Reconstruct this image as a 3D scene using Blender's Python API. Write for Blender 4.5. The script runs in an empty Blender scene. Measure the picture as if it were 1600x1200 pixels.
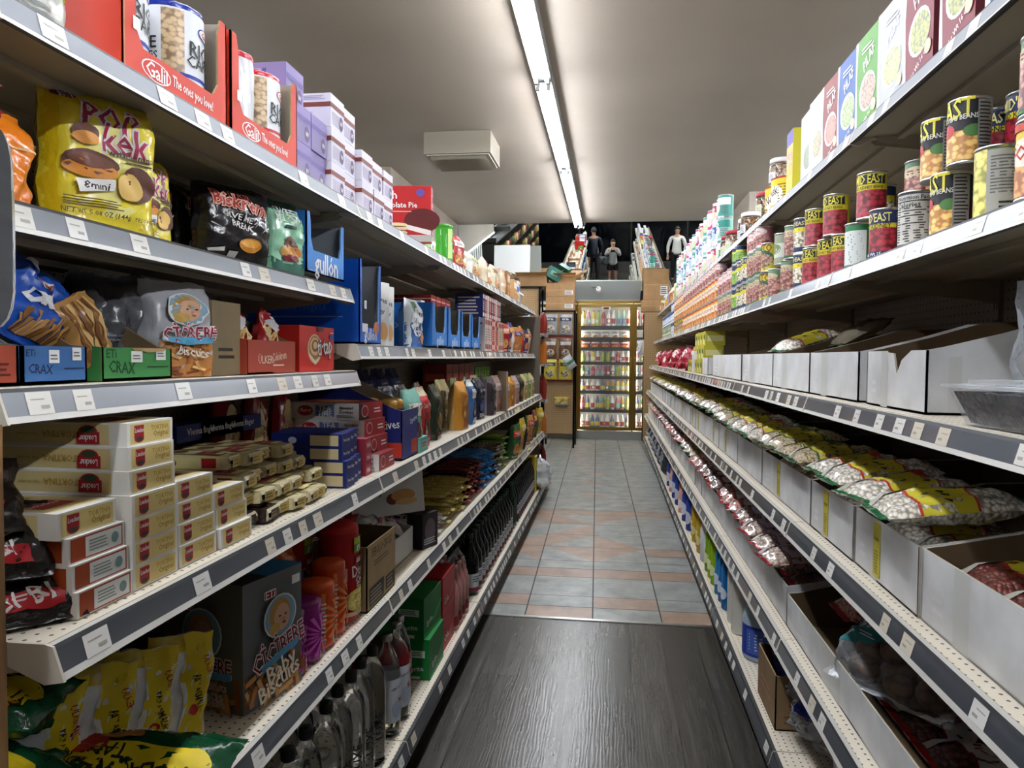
import bpy, bmesh, math, random
from math import sin, cos, pi, radians, sqrt, exp, floor
from mathutils import Vector, Matrix, Euler, noise
random.seed(7)
S = bpy.context.scene
COL = S.collection
# ------------------------------------------------------------------ camera, world, exposure
FPX, CH = 1121.0, 1.27
YAW = math.atan(155/FPX); PIT = math.atan(43/math.hypot(FPX, 155)); ROLL = 0.008
fw = Vector((-sin(YAW)*cos(PIT), cos(YAW)*cos(PIT), -sin(PIT)))
rt = fw.cross(Vector((0, 0, 1))).normalized(); up = rt.cross(fw)
rt2 = rt*cos(ROLL)+up*sin(ROLL); up2 = -rt*sin(ROLL)+up*cos(ROLL)
cam = bpy.data.cameras.new('camera'); camo = bpy.data.objects.new('camera', cam); COL.objects.link(camo)
cam.sensor_fit = 'HORIZONTAL'; cam.sensor_width = 36; cam.lens = 36*FPX/1600; cam.clip_start = .05
m = Matrix((rt2, up2, -fw)).transposed().to_4x4(); m.translation = (0, 0, CH)
camo.matrix_world = m; S.camera = camo
S.view_settings.view_transform = 'Standard'; S.view_settings.look = 'None'
S.view_settings.gamma = 1; S.view_settings.use_curve_mapping = False
S.view_settings.exposure = 1.82; S.cycles.diffuse_bounces = 8; S.cycles.max_bounces = 14
TUBE = 25.0          # emission of the fluorescent tubes
W = bpy.data.worlds.new('world'); S.world = W; W.use_nodes = True
W.node_tree.nodes['Background'].inputs[0].default_value = (.6, .7, 1, 1)
W.node_tree.nodes['Background'].inputs[1].default_value = .02

def yx(px, X, py=560):
    """distance along the aisle at which a plane x=X is seen in photo column px"""
    d = fw*FPX+rt2*(px-800)-up2*(py-600)
    return d.y*X/d.x

# ------------------------------------------------------------------ materials
_M = {}
def lin(h):
    h = h.lstrip('#'); h = ''.join(x*2 for x in h) if len(h) == 3 else h; c = [int(h[i:i+2], 16)/255 for i in (0, 2, 4)]
    return tuple(((x+.055)/1.055)**2.4 if x > .04045 else x/12.92 for x in c)+(1,)
AK = .84
def alb(h): c = lin(h); return (c[0]*AK, c[1]*AK, c[2]*AK, 1)
def newmat(n):
    m = bpy.data.materials.new(n); m.use_nodes = True
    return m, m.node_tree.nodes, m.node_tree.links, m.node_tree.nodes['Principled BSDF']
def tcoord(N, L, sc=(1, 1, 1), kind='Object'):
    t = N.new('ShaderNodeTexCoord'); p = N.new('ShaderNodeMapping'); p.inputs['Scale'].default_value = sc
    L.new(t.outputs[kind], p.inputs[0]); return p.outputs[0]
def bumpn(N, L, b, h, st=.3, d=.002):
    k = N.new('ShaderNodeBump'); k.inputs['Strength'].default_value = st; k.inputs['Distance'].default_value = d
    L.new(h, k.inputs['Height']); L.new(k.outputs[0], b.inputs['Normal'])
def ramp(N, L, f, stops, interp='LINEAR'):
    r = N.new('ShaderNodeValToRGB'); e = r.color_ramp; e.interpolation = interp
    while len(e.elements) < len(stops): e.elements.new(.5)
    for k, (p, c) in enumerate(stops): e.elements[k].position = p; e.elements[k].color = lin(c) if isinstance(c, str) else c
    L.new(f, r.inputs[0]); return r.outputs[0]
def mat(s):
    """'#c' print, 'f#c' glossy film, 'm#c' metal, 'k#c' corrugated card, 'p#c' matt plastic, 'b#c#c@s' pictured beans,
    'v#c#c@s' real beans under film, 'z' glass, 'w' water bottle, 'x#c' dark glass, 't' clear film, 'e#c@s' lamp"""
    if not isinstance(s, str): return s
    if s in _M: return _M[s]
    m, N, L, b = newmat(s); k = s[0]; b.inputs['Roughness'].default_value = .42
    def base(c): b.inputs['Base Color'].default_value = alb(c) if k in '#fpk' else lin(c)
    if k == '#': base(s); b.inputs['Specular IOR Level'].default_value = .35; b.inputs['Roughness'].default_value = .5
    elif k == 'f':
        base(s[1:]); b.inputs['Roughness'].default_value = .24
        n = N.new('ShaderNodeTexNoise'); n.inputs['Scale'].default_value = 28; n.inputs['Detail'].default_value = 3
        L.new(tcoord(N, L, (1, 1, .6)), n.inputs[0]); bumpn(N, L, b, n.outputs[0], .55, .012)
    elif k == 'm':
        base(s[1:]); b.inputs['Metallic'].default_value = 1; b.inputs['Roughness'].default_value = .28
    elif k == 'p':
        base(s[1:]); b.inputs['Roughness'].default_value = .55
    elif k == 'k':
        base(s[1:]); b.inputs['Roughness'].default_value = .8
        n = N.new('ShaderNodeTexNoise'); n.inputs['Scale'].default_value = 9; n.inputs['Detail'].default_value = 5
        L.new(tcoord(N, L), n.inputs[0])
        c = alb(s[1:]); L.new(ramp(N, L, n.outputs[0], [(.3, tuple(x*.82 for x in c[:3])+(1,)), (.7, tuple(min(1, x*1.1) for x in c[:3])+(1,))]), b.inputs['Base Color'])
    elif k in 'bv':
        cc, sc = s[1:].split('@'); c1, c2 = cc[1:].split('#'); sc = float(sc)
        v = N.new('ShaderNodeTexVoronoi'); v.inputs['Scale'].default_value = sc; v.inputs['Randomness'].default_value = .85
        L.new(tcoord(N, L, (1, 1, 1.25)), v.inputs['Vector'])
        L.new(ramp(N, L, v.outputs['Distance'], [(0, '#'+c1), (.42, '#'+c1), (.72, '#'+c2)]), b.inputs['Base Color'])
        b.inputs['Roughness'].default_value = .4
        if k == 'v':
            b.inputs['Coat Weight'].default_value = 1; b.inputs['Coat Roughness'].default_value = .12
            q = N.new('ShaderNodeMath'); q.operation = 'MULTIPLY'; q.inputs[1].default_value = -1; L.new(v.outputs['Distance'], q.inputs[0])
            bumpn(N, L, b, q.outputs[0], .7, .006)
    elif k in 'zwx':
        base(s[1:] if k == 'x' else '#ffffff'); b.inputs['Transmission Weight'].default_value = 1
        b.inputs['Roughness'].default_value = .03; b.inputs['IOR'].default_value = 1.33 if k == 'w' else 1.45
        if k == 'x': b.inputs['Transmission Weight'].default_value = .3; b.inputs['Roughness'].default_value = .08
    elif k == 't':
        base('#e8ecf0'); b.inputs['Roughness'].default_value = .1; tr = N.new('ShaderNodeBsdfTransparent'); mx = N.new('ShaderNodeMixShader'); fr = N.new('ShaderNodeFresnel'); fr.inputs[0].default_value = 1.5
        ad = N.new('ShaderNodeMath'); ad.operation = 'MULTIPLY_ADD'; ad.inputs[1].default_value = .9; ad.inputs[2].default_value = float(s[1:] or .18)*.4; L.new(fr.outputs[0], ad.inputs[0]); L.new(ad.outputs[0], mx.inputs[0])
        L.new(tr.outputs[0], mx.inputs[1]); L.new(b.outputs[0], mx.inputs[2]); L.new(mx.outputs[0], N['Material Output'].inputs[0])
        n = N.new('ShaderNodeTexNoise'); n.inputs['Scale'].default_value = 22; n.inputs['Detail'].default_value = 3
        L.new(tcoord(N, L), n.inputs[0]); bumpn(N, L, b, n.outputs[0], .8, .02)
    elif k == 'e':
        c, st = s[1:].split('@'); base(c); b.inputs['Emission Color'].default_value = lin(c); b.inputs['Emission Strength'].default_value = float(st)
    m.name = {'#': 'printed_card', 'f': 'film', 'm': 'metal', 'p': 'plastic', 'k': 'cardboard', 'b': 'bean_print', 'v': 'beans', 'z': 'glass', 'w': 'water', 'x': 'dark_glass', 't': 'clear_film', 'e': 'emissive'}[k]
    _M[s] = m; return m

# ------------------------------------------------------------------ mesh building
class MB:
    def __init__(s): s.v = []; s.f = []; s.m = []; s.mats = []; s.sm = []
    def mi(s, m):
        m = mat(m)
        if m not in s.mats: s.mats.append(m)
        return s.mats.index(m)
    def poly(s, pts, m, smooth=False):
        n = len(s.v); s.v += [tuple(p) for p in pts]; s.f.append(tuple(range(n, n+len(pts)))); s.m.append(s.mi(m)); s.sm.append(smooth)
    def mesh(s, vs, fs, m, smooth=False):
        n = len(s.v); s.v += [tuple(p) for p in vs]; k = s.mi(m)
        for f in fs: s.f.append(tuple(i+n for i in f)); s.m.append(k); s.sm.append(smooth)
    def box(s, x0, x1, y0, y1, z0, z1, m, faces=None):
        v = [(x, y, z) for z in (z0, z1) for y in (y0, y1) for x in (x0, x1)]
        F = dict(bot=(0, 2, 3, 1), top=(4, 5, 7, 6), front=(0, 1, 5, 4), back=(3, 2, 6, 7), left=(2, 0, 4, 6), right=(1, 3, 7, 5))
        n = len(s.v); s.v += v
        for k, f in F.items():
            mm = (faces or {}).get(k, m); s.f.append(tuple(i+n for i in f)); s.m.append(s.mi(mm)); s.sm.append(False)
    def grid(s, fn, nu, nv, m, smooth=True, mf=None, closed=False):
        n = len(s.v)
        for j in range(nv+1):
            for i in range(nu+(0 if closed else 1)): s.v.append(tuple(fn(i/nu, j/nv)))
        w = nu+(0 if closed else 1)
        for j in range(nv):
            for i in range(nu):
                a = n+j*w+i; b = n+j*w+(i+1) % w if closed else a+1
                s.f.append((a, b, b+w, a+w)); s.m.append(s.mi(mf((i+.5)/nu, (j+.5)/nv) if mf else m)); s.sm.append(smooth)
    def lathe(s, prof, m, seg=20, ms=None, cx=0, cy=0, caps=True, smooth=True):
        """prof: [(r,z)]; ms: material of each band"""
        n = len(s.v)
        for r, z in prof:
            for i in range(seg):
                a = 2*pi*i/seg; s.v.append((cx+r*cos(a), cy+r*sin(a), z))
        for j in range(len(prof)-1):
            k = s.mi(ms[j] if ms else m)
            for i in range(seg):
                a = n+j*seg+i; b = n+j*seg+(i+1) % seg
                s.f.append((a, b, b+seg, a+seg)); s.m.append(k); s.sm.append(smooth)
        if caps:
            if prof[0][0] > 1e-4: s.f.append(tuple(n+i for i in reversed(range(seg)))); s.m.append(s.mi(ms[0] if ms else m)); s.sm.append(False)
            if prof[-1][0] > 1e-4: e = n+(len(prof)-1)*seg; s.f.append(tuple(e+i for i in range(seg))); s.m.append(s.mi(ms[-1] if ms else m)); s.sm.append(False)
    def tube(s, pts, r, m, seg=8):
        n = len(s.v); P = [Vector(p) for p in pts]
        for j, p in enumerate(P):
            d = (P[min(j+1, len(P)-1)]-P[max(j-1, 0)]).normalized()
            a = d.orthogonal().normalized() if j == 0 else (a-d*a.dot(d)).normalized()
            b = d.cross(a); rr = r[j] if isinstance(r, (list, tuple)) else r
            for i in range(seg): t = 2*pi*i/seg; s.v.append(tuple(p+a*rr*cos(t)+b*rr*sin(t)))
        k = s.mi(m)
        for j in range(len(P)-1):
            for i in range(seg):
                q = n+j*seg+i; w = n+j*seg+(i+1) % seg
                s.f.append((q, w, w+seg, q+seg)); s.m.append(k); s.sm.append(True)
        s.f.append(tuple(n+i for i in reversed(range(seg)))); s.m.append(k); s.sm.append(False)
        e = n+(len(P)-1)*seg; s.f.append(tuple(e+i for i in range(seg))); s.m.append(k); s.sm.append(False)
    def prism(s, pts, th, m, plane='xz', at=0, edge=None):
        """polygon pts extruded by th; plane xz extrudes along +y from at"""
        def P(a, b, t):
            return {'xz': (a, t, b), 'yz': (t, a, b), 'xy': (a, b, t)}[plane]
        n = len(pts); A = [P(a, b, at) for a, b in pts]; B = [P(a, b, at+th) for a, b in pts]
        s.poly(A, m); s.poly(B[::-1], m)
        for i in range(n):
            j = (i+1) % n; s.poly([A[j], A[i], B[i], B[j]], edge or m)
    def ob(s, name, parent=None):
        me = bpy.data.meshes.new(name); me.from_pydata(s.v, [], s.f)
        for m in s.mats: me.materials.append(m)
        me.polygons.foreach_set('material_index', s.m); me.polygons.foreach_set('use_smooth', s.sm); me.update()
        o = bpy.data.objects.new(name, me); COL.objects.link(o)
        if parent is not None: o.parent = parent
        return o

_T = {}
def text_geo(t, fat=False):
    if fat:
        b_ = text_geo(t)
        if (t, 1) not in _T: _T[(t, 1)] = text_geo.raw(t, .06, _T[(t, 'm')])
        return _T[(t, 1)]
    if t not in _T:
        c = bpy.data.curves.new('t', 'FONT'); c.body = t; c.align_x = 'CENTER'; c.align_y = 'CENTER'; c.resolution_u = 1; c.offset = .012; c.space_character = .95; c.space_line = .8
        o = bpy.data.objects.new('t', c); me = bpy.data.meshes.new_from_object(o)
        vs = [(v.co.x, v.co.y) for v in me.vertices]; fs = [tuple(p.vertices) for p in me.polygons]
        bpy.data.objects.remove(o); bpy.data.curves.remove(c); bpy.data.meshes.remove(me)
        x0 = min(v[0] for v in vs); x1 = max(v[0] for v in vs); y0 = min(v[1] for v in vs); y1 = max(v[1] for v in vs); w = x1-x0
        _T[t] = ([((x-(x0+x1)/2)/w, (y-(y0+y1)/2)/w) for x, y in vs], fs); _T[(t, 'm')] = ((x0+x1)/2, (y0+y1)/2, w)
    return _T[t]
def _raw(t, off, mm):
    c = bpy.data.curves.new('t', 'FONT'); c.body = t; c.align_x = 'CENTER'; c.align_y = 'CENTER'; c.resolution_u = 1; c.offset = off; c.space_character = .95; c.space_line = .8
    o = bpy.data.objects.new('t', c); me = bpy.data.meshes.new_from_object(o)
    r = ([((v.co.x-mm[0])/mm[2], (v.co.y-mm[1])/mm[2]) for v in me.vertices], [tuple(p.vertices) for p in me.polygons])
    bpy.data.objects.remove(o); bpy.data.curves.remove(c); bpy.data.meshes.remove(me); return r
text_geo.raw = _raw
def fine(pts, fs, L):
    """split faces until no edge is longer than L"""
    pts = list(pts); out = []; mid = {}; st = []
    for f in fs:
        for i in range(1, len(f)-1): st.append((f[0], f[i], f[i+1]))
    while st:
        t = st.pop(); d = [math.dist(pts[t[i]], pts[t[(i+1) % 3]]) for i in range(3)]; k = d.index(max(d))
        if d[k] <= L: out.append(t); continue
        a, b, c = t[k], t[(k+1) % 3], t[(k+2) % 3]; e = (min(a, b), max(a, b))
        if e not in mid: mid[e] = len(pts); pts.append(tuple((p+q)/2 for p, q in zip(pts[a], pts[b])))
        st += [(a, mid[e], c), (mid[e], b, c)]
    return pts, out
def draw(B, P, Wd, Ht, art, seg=1, off=.0004, step=.0003):
    """printed artwork laid on a face: P(u,v,offset)"""
    for a in art:
        k = a[0]
        if k == 'r':
            _, u0, v0, u1, v1, c = a; n = max(1, int(seg*(u1-u0)+.99)); q = max(1, int(seg*(v1-v0)+.99)) if seg > 1 else 1
            B.grid(lambda u, v: P(u0+(u1-u0)*u, v0+(v1-v0)*v, off), n, q, c, seg > 1)
        elif k == 'e':
            _, cu, cv, ru, rv, c = a; n = 18
            if seg > 1:
                B.grid(lambda u, v: P(cu+ru*v*cos(-2*pi*u+.1), cv-rv*v*sin(-2*pi*u+.1), off), n, 3, c, True)
            else: B.poly([P(cu+ru*cos(2*pi*i/n), cv+rv*sin(2*pi*i/n), off) for i in range(n)], c)
        elif k == 'p':
            if seg > 1:
                q, fs = fine([(u*Wd, v*Ht) for u, v in a[1]], [tuple(range(len(a[1])))], .016); B.mesh([P(x/Wd, y/Ht, off) for x, y in q], fs, a[2], True)
            else: B.poly([P(u, v, off) for u, v in a[1]], a[2])
        elif k in 'tT':
            cu, cv, w, t, c = a[1:6]; r = radians(a[6]) if len(a) > 6 else 0; hs = a[7] if len(a) > 7 else 1
            vs, fs = text_geo(t, k == 'T'); w *= Wd; out = []
            for x, y in vs:
                x, y = x*w, y*w*hs; x, y = x*cos(r)-y*sin(r), x*sin(r)+y*cos(r)
                out.append((x, y))
            if seg > 1: out, fs = fine(out, fs, .011)
            B.mesh([P(cu+x/Wd, cv+y/Ht, off) for x, y in out], fs, c)
        elif k == 'l':       # block of small print lines
            _, u0, v0, u1, v1, n, c = a; rr = random.Random(3)
            for i in range(n):
                vv = v0+(v1-v0)*(i+.5)/n; e = u1-(u1-u0)*rr.random()*.3; d = (v1-v0)/n*.22
                B.grid(lambda u, v: P(u0+(e-u0)*u, vv-d+2*d*v, off), 1 if seg == 1 else 3, 1, c, False)
        off += step
def boxart(B, w, d, h, front=(), left=(), right=(), top=(), z0=0):
    draw(B, lambda u, v, o: (-w/2+u*w, -d/2-o, z0+v*h), w, h, front)
    draw(B, lambda u, v, o: (-w/2-o, d/2-u*d, z0+v*h), d, h, left)
    draw(B, lambda u, v, o: (w/2+o, -d/2+u*d, z0+v*h), d, h, right)
    draw(B, lambda u, v, o: (-w/2+u*w, -d/2+v*d, z0+h+o), w, d, top)

# ------------------------------------------------------------------ things, labels, copies
ALL = []
def place(o, loc, rz=0, rx=0, ry=0):
    o.location = loc; o.rotation_euler = Euler((rx, ry, 0)).to_matrix().to_4x4().to_euler() if not rz else (Matrix.Rotation(rz, 4, 'Z') @ Euler((rx, ry, 0)).to_matrix().to_4x4()).to_euler()
    return o
def tag(o, label, cat, group=None):
    o['label'] = label; o['category'] = cat
    if group: o['group'] = group
    return o
def struct(o): o['kind'] = 'structure'; return o
def empty(name, loc=(0, 0, 0)):
    o = bpy.data.objects.new(name, None); o.empty_display_size = .05; COL.objects.link(o); o.location = loc; return o
def copy_tree(o, parent=None):
    c = o.copy(); COL.objects.link(c)
    if parent is not None: c.parent = parent
    for ch in o.children: copy_tree(ch, c)
    return c
_P = {}
def proto(key, fn):
    """first use returns the thing itself, later uses a copy of it with its parts"""
    if key not in _P: _P[key] = fn(); return _P[key]
    return copy_tree(_P[key])
def put(key, fn, loc, rz, desc, cat, where, group=None, rx=0, ry=0, sc=None, lift=None):
    o = proto(key, fn); place(o, loc, rz, rx, ry)
    if sc: o.scale = sc
    elif o.scale[0] != 1 or o.scale[2] != 1: o.scale = (1, 1, 1)
    if lift is not None:
        k = (o.data.name, tuple(round(x, 3) for x in o.rotation_euler), tuple(o.scale)); M = Matrix.LocRotScale(None, o.rotation_euler, o.scale)
        o.location.z += lift-(o.location.z+min((M @ v.co).z for v in o.data.vertices)) if lift > -9 else 0
    ALL.append((o, desc, cat, where, group)); return o
ORD = 'nearest second third fourth fifth sixth seventh eighth ninth tenth eleventh twelfth thirteenth fourteenth fifteenth sixteenth seventeenth eighteenth nineteenth twentieth'.split()
def ordn(i):
    if i < 20: return ORD[i]
    t = ['twenty', 'thirty', 'forty', 'fifty', 'sixty', 'seventy', 'eighty', 'ninety'][(i+1)//10-2]; r = (i+1) % 10
    return (t[:-1]+'ieth' if r == 0 else t+'-'+['first', 'second', 'third', 'fourth', 'fifth', 'sixth', 'seventh', 'eighth', 'ninth'][r-1])
def label_all():
    G = {}
    for e in ALL: G.setdefault((e[1], e[3]), []).append(e)
    for (desc, where), L in G.items():
        L.sort(key=lambda e: e[0].location.y)
        for i, (o, d, cat, w, g) in enumerate(L):
            e0 = w
            w = (', '+w if w.split()[0] in ('left', 'right', 'lower', 'upper', 'third', 'bottom', 'second', 'top', 'topmost', 'middle', 'front', 'back', 'nearest') else ' '+w) if w else ''
            if len(L) == 1: lab = f'{d}{w}'
            elif i == 0: lab = f'nearest {d}{w}'
            elif i == len(L)-1: lab = f'farthest {d}{w}'
            else: lab = f'{ordn(i)} nearest {d}{w}'
            lab = ' '.join(lab.split())
            tag(o, lab, cat, g or (f'{d} {e0}'.strip() if len(L) > 2 else None))
RL, RR = pi/2, -pi/2     # facing the aisle from the left / the right shelves
# ------------------------------------------------------------------ item builders (front faces -Y, base at z=0)
def carton(name, w, d, h, c, front=(), left=(), right=(), top=(), faces=None):
    B = MB(); B.box(-w/2, w/2, -d/2, d/2, 0, h, c, faces); boxart(B, w, d, h, front, left, right, top); return B.ob(name)
def wall_poly(B, pts, th, m, edge, plane, at): B.prism(pts, th, m, plane, at, edge)
def tray(name, w, d, hs, hl, c, inner='k#8a7860', front=(), left=(), right=(), post=.12, edge='k#b09468', dip=None, back=None, side_c=None):
    """open display carton: full sides, cut-away front with low lip"""
    B = MB(); t = .004; sc = side_c or c; back = back or hs
    B.box(-w/2, w/2, -d/2, d/2, 0, t, inner)
    q = post*w
    F = [(-w/2, 0), (w/2, 0), (w/2, hs), (w/2-q*.7, hs), (w/2-q, hs*.85), (w/2-q, hl*1.5), (w/2-q*1.6, hl), (-w/2+q*1.6, hl), (-w/2+q, hl*1.5), (-w/2+q, hs*.85), (-w/2+q*.7, hs), (-w/2, hs)] if post > 0 else [(-w/2, 0), (w/2, 0), (w/2, hl), (-w/2, hl)]
    if dip: F = [(-w/2, 0), (w/2, 0), (w/2, hl)]+[(x*w/2, hl-y) for x, y in dip]+[(-w/2, hl)]
    # outer sheet and inner sheet, so the inside keeps its own colour
    for y, mm, rev in ((-d/2, c, False), (-d/2+t, inner, True)):
        P = [(a, y, b) for a, b in F]; B.poly(P[::-1] if rev else P, mm)
    for i in range(len(F)):
        a, b = F[i], F[(i+1) % len(F)]; B.poly([(a[0], -d/2, a[1]), (b[0], -d/2, b[1]), (b[0], -d/2+t, b[1]), (a[0], -d/2+t, a[1])], edge)
    SD = [(-d/2, 0), (d/2, 0), (d/2, back), (d/2*.1, back*.97+hs*.03), (-d/2, hs)] if post > 0 else [(-d/2, 0), (d/2, 0), (d/2, back), (-d/2, hl)]
    if post <= 0 and back > hl*1.3: SD = [(-d/2, 0), (d/2, 0), (d/2, back), (d*.12, back*.96), (-d*.15, hl+(back-hl)*.45), (-d*.42, hl*1.05), (-d/2, hl)]
    for sg in (-1, 1):
        for x, mm, rev in ((sg*w/2, sc, sg < 0), (sg*(w/2-t), inner, sg > 0)):
            P = [(x, a, b) for a, b in SD]; B.poly(P if not rev else P[::-1], mm)
        for i in range(2, len(SD)-(0 if post <= 0 else 0)):
            a, b = SD[i], SD[(i+1) % len(SD)]
            B.poly([(sg*w/2, a[0], a[1]), (sg*w/2, b[0], b[1]), (sg*(w/2-t), b[0], b[1]), (sg*(w/2-t), a[0], a[1])], edge)
    B.box(-w/2, w/2, d/2-t, d/2, 0, back, sc, {'front': inner, 'top': edge})
    boxart(B, w, d, hs, front, left, right, ()); return B.ob(name)
def wr(u, v, s, a): return a*(sin(9*u+s*3)*sin(7*v+s)+.6*sin(17*u-11*v+s*5)+.45*sin(31*v+13*u+s*2)+.3*sin(43*u+29*v+s))
def pouch(name, w, h, t, c, front=(), back_c=None, style='gusset', seed=0, top_c=None, crimp=None, amp=.0035, nu=16, nv=20, part=None):
    """bag: gusset = stands on its wide base, pillow = seams at both ends; artwork follows the bulge"""
    B = MB()
    def prof(v):
        v = min(1, max(0, v))
        if style == 'gusset': return max(.06, (1-v**2.6))*min(1, .75+v*2)
        if style == 'flat': return 1 if v < .86 else max(.08, 1-((v-.86)/.14)**1.3)
        if style == 'block': return 1 if v < .72 else max(.08, 1-((v-.72)/.28)**1.3)
        if v < .06 or v > .94: return .05
        q = (v-.06)/.88; return max(.05, max(0, 1-abs(2*q-1)**3.2)**.55)
    def bu(u):
        e = 3 if style not in ('block', 'flat') else 9; return max(0, 1-abs(2*u-1)**e)**.5
    def wd(v):
        if style == 'pillow': return 1-.05*sin(pi*v)
        return 1-(.06*v if style == 'gusset' else 0)
    def P(u, v, o=0, sg=-1):
        e = 1 if .08 < v < .92 else .4
        y = sg*(t/2*prof(v)*bu(u)+o)+wr(u, v, seed+sg, amp)*e*(0 if u < .02 or u > .98 else 1)
        x = (u-.5)*w*wd(v)+(wr(v, u, seed+9, amp*.7) if .02 < u < .98 or True else 0)
        return (x, y, v*h+wr(u, .3, seed+4, amp*.5)*(v > .9))
    cf = lambda u, v: (crimp if crimp and (v < .055 or v > .945) else (top_c if top_c and v > .86 else c))
    B.grid(lambda u, v: P(u, v), nu, nv, c, True, cf)
    bc = back_c or c
    B.grid(lambda u, v: P(1-u, v, 0, 1), nu, nv, bc, True, lambda u, v: crimp if crimp and (v < .055 or v > .945) else bc)
    for e in (0, 1):
        for j in range(nv):
            a, b = j/nv, (j+1)/nv; q = [P(e, a), P(e, b), P(e, b, 0, 1), P(e, a, 0, 1)]; B.poly(q if e == 0 else q[::-1], c)
    for j in range(nu):
        a, b = j/nu, (j+1)/nu; B.poly([P(a, 0), P(a, 0, 0, 1), P(b, 0, 0, 1), P(b, 0)], c); B.poly([P(a, 1), P(b, 1), P(b, 1, 0, 1), P(a, 1, 0, 1)], c)
    draw(B, lambda u, v, o: P(u, v, o+.0012), w, h, front, seg=12, step=.0005)
    return B.ob(name)
def can(h, r, base, art, lid='m#c8c8c8', seg=24, span=200):
    B = MB(); rr = r-.002
    B.lathe([(rr, 0), (r, .002), (r, .004), (rr, .006), (rr, h-.006), (r, h-.004), (r, h-.001), (rr-.001, h), (rr-.004, h-.003), (0, h-.003)], lid, seg)
    o = B.ob('tin_can'); L = MB(); L.lathe([(rr+.0004, .007), (rr+.0004, h-.007)], base, seg, caps=False)
    A = radians(span)
    def P(u, v, q):
        a = -pi/2+(u-.5)*A; R = rr+.0006+q*1.2; return (R*cos(a), R*sin(a), .007+v*(h-.014))
    draw(L, P, A*rr, h-.014, art, seg=14); L.ob('paper_label', o); return o
def cyl_art(B, r, z0, z1, art, span=180, a0=-90, off=.0008):
    A = radians(span)
    draw(B, lambda u, v, q: ((r+off+q)*cos(radians(a0)+(u-.5)*A), (r+off+q)*sin(radians(a0)+(u-.5)*A), z0+v*(z1-z0)), A*r, z1-z0, art, seg=14)
def tubepack(name, h, r, c, top, art=(), seed=0, bands=None, crump=.0025):
    """film-wrapped cylinder of round biscuits, puckered at both ends"""
    B = MB(); n = 28
    def P(u, v):
        a = 2*pi*u
        pr = [(0, .3), (.02, .75), (.05, .97), (.1, 1), (.9, 1), (.955, .96), (.985, .7), (1, .3)]
        for i in range(len(pr)-1):
            if v <= pr[i+1][0]: q = (v-pr[i][0])/(pr[i+1][0]-pr[i][0]); f = pr[i][1]+(pr[i+1][1]-pr[i][1])*q; break
        rr = r*f+crump*(sin(5*a+seed+v*9)*.5+sin(11*a+seed*2-v*14)*.4+(abs(sin(14*a+seed))*1.2 if v > .9 or v < .08 else 0))
        return (rr*cos(a), rr*sin(a), h*v)
    vs = [0, .02, .05, .1, .25, .4, .55, .7, .8, .9, .93, .955, .985, 1]
    B.grid(lambda u, v: P(u, vs[min(13, int(round(v*13)))]), n, 13, c, True, lambda u, v: top if vs[int(v*13)] >= .9 or vs[int(v*13)] < .05 else c, True)
    B.poly([P(i/n, 1) for i in range(n)], top); B.poly([P(1-i/n, 0) for i in range(n)], top)
    cyl_art(B, r, h*.08, h*.9, art, off=.0035); return B.ob(name)
def bottle(name, prof, body, cap_c, cap, label=None, art=(), liquid=None, seg=20, span=300, lab_base=None):
    """prof [(r,z)], cap (z0,z1,r), label (z0,z1)"""
    B = MB(); B.lathe(prof, body, seg); o = B.ob(name)
    if cap: C = MB(); C.lathe([(cap[2]*.97, cap[0]), (cap[2], cap[0]+.002), (cap[2], cap[1]-.003), (cap[2]*.9, cap[1]), (0, cap[1])], cap_c, 16); C.ob('bottle_cap', o)
    if label:
        r = max(p[0] for p in prof); L = MB()
        if lab_base: L.lathe([(r+.0005, label[0]), (r+.0005, label[1])], lab_base, seg, caps=False)
        cyl_art(L, r, label[0], label[1], art, span=span)
        if L.v: L.ob('label', o)
    return o
def jar(h, r, lidc, content, art=(), lidh=.02):
    B = MB(); B.lathe([(r*.92, 0), (r, .006), (r, h*.78), (r*.86, h*.88), (r*.86, h-lidh)], 'z', 22); o = B.ob('jar')
    C = MB(); C.lathe([(r*.86, .004), (r*.94, .01), (r*.94, h*.68), (r*.8, h*.74), (0, h*.75)], content, 20); C.ob('contents', o)
    L = MB(); L.lathe([(r*.93, h-lidh), (r*.96, h-lidh+.002), (r*.96, h-.003), (r*.9, h), (0, h)], lidc, 24); L.ob('lid', o)
    if art: A = MB(); cyl_art(A, r, h*.12, h*.66, art, span=150); A.ob('label', o)
    return o

# ------------------------------------------------------------------ shelf geometry: name -> (front x, deck z)
SH = dict(LT=(-.755, 1.715), L2=(-.775, 1.468), L3=(-.755, 1.226), LF=(-.755, 1.304), L4=(-.685, .912), L5=(-.655, .55), L0=(-.60, .125),
          R1=(.68, 1.918), R2=(.63, 1.519), R3=(.57, 1.163), R4=(.53, .80), R5=(.51, .455), R0=(.495, .12))
WH = dict(LT='left top shelf', L2='left second shelf', L3='left third shelf', LF='left mid-height shelf', L4='left fourth shelf', L5='left fifth shelf', L0='left bottom shelf',
          R1='right top shelf', R2='right second shelf', R3='right third shelf', R4='right fourth shelf', R5='right fifth shelf', R0='right bottom shelf')
def on(sh, y, d, key, fn, desc, cat, z=0, inset=.012, row='', rot=0, rx=0, ry=0, px=None, sc=None, group=None, jit=0):
    """stand a thing on a shelf; y along the aisle (or px = photo column of it at the shelf front), d its depth"""
    X, Z = SH[sh]; sg = -1 if sh[0] == 'L' else 1
    if sh == 'L0': y *= .93
    if px is not None: y = yx(px, X+sg*inset)
    rz = (RL if sg < 0 else RR)+radians(rot)
    return put(key, fn, (X+sg*(inset+d/2), y, Z+.0015+z), rz, desc, cat, (row+' ' if row else '')+WH[sh], group, rx, ry, sc, lift=Z+.0015+z)

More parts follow.
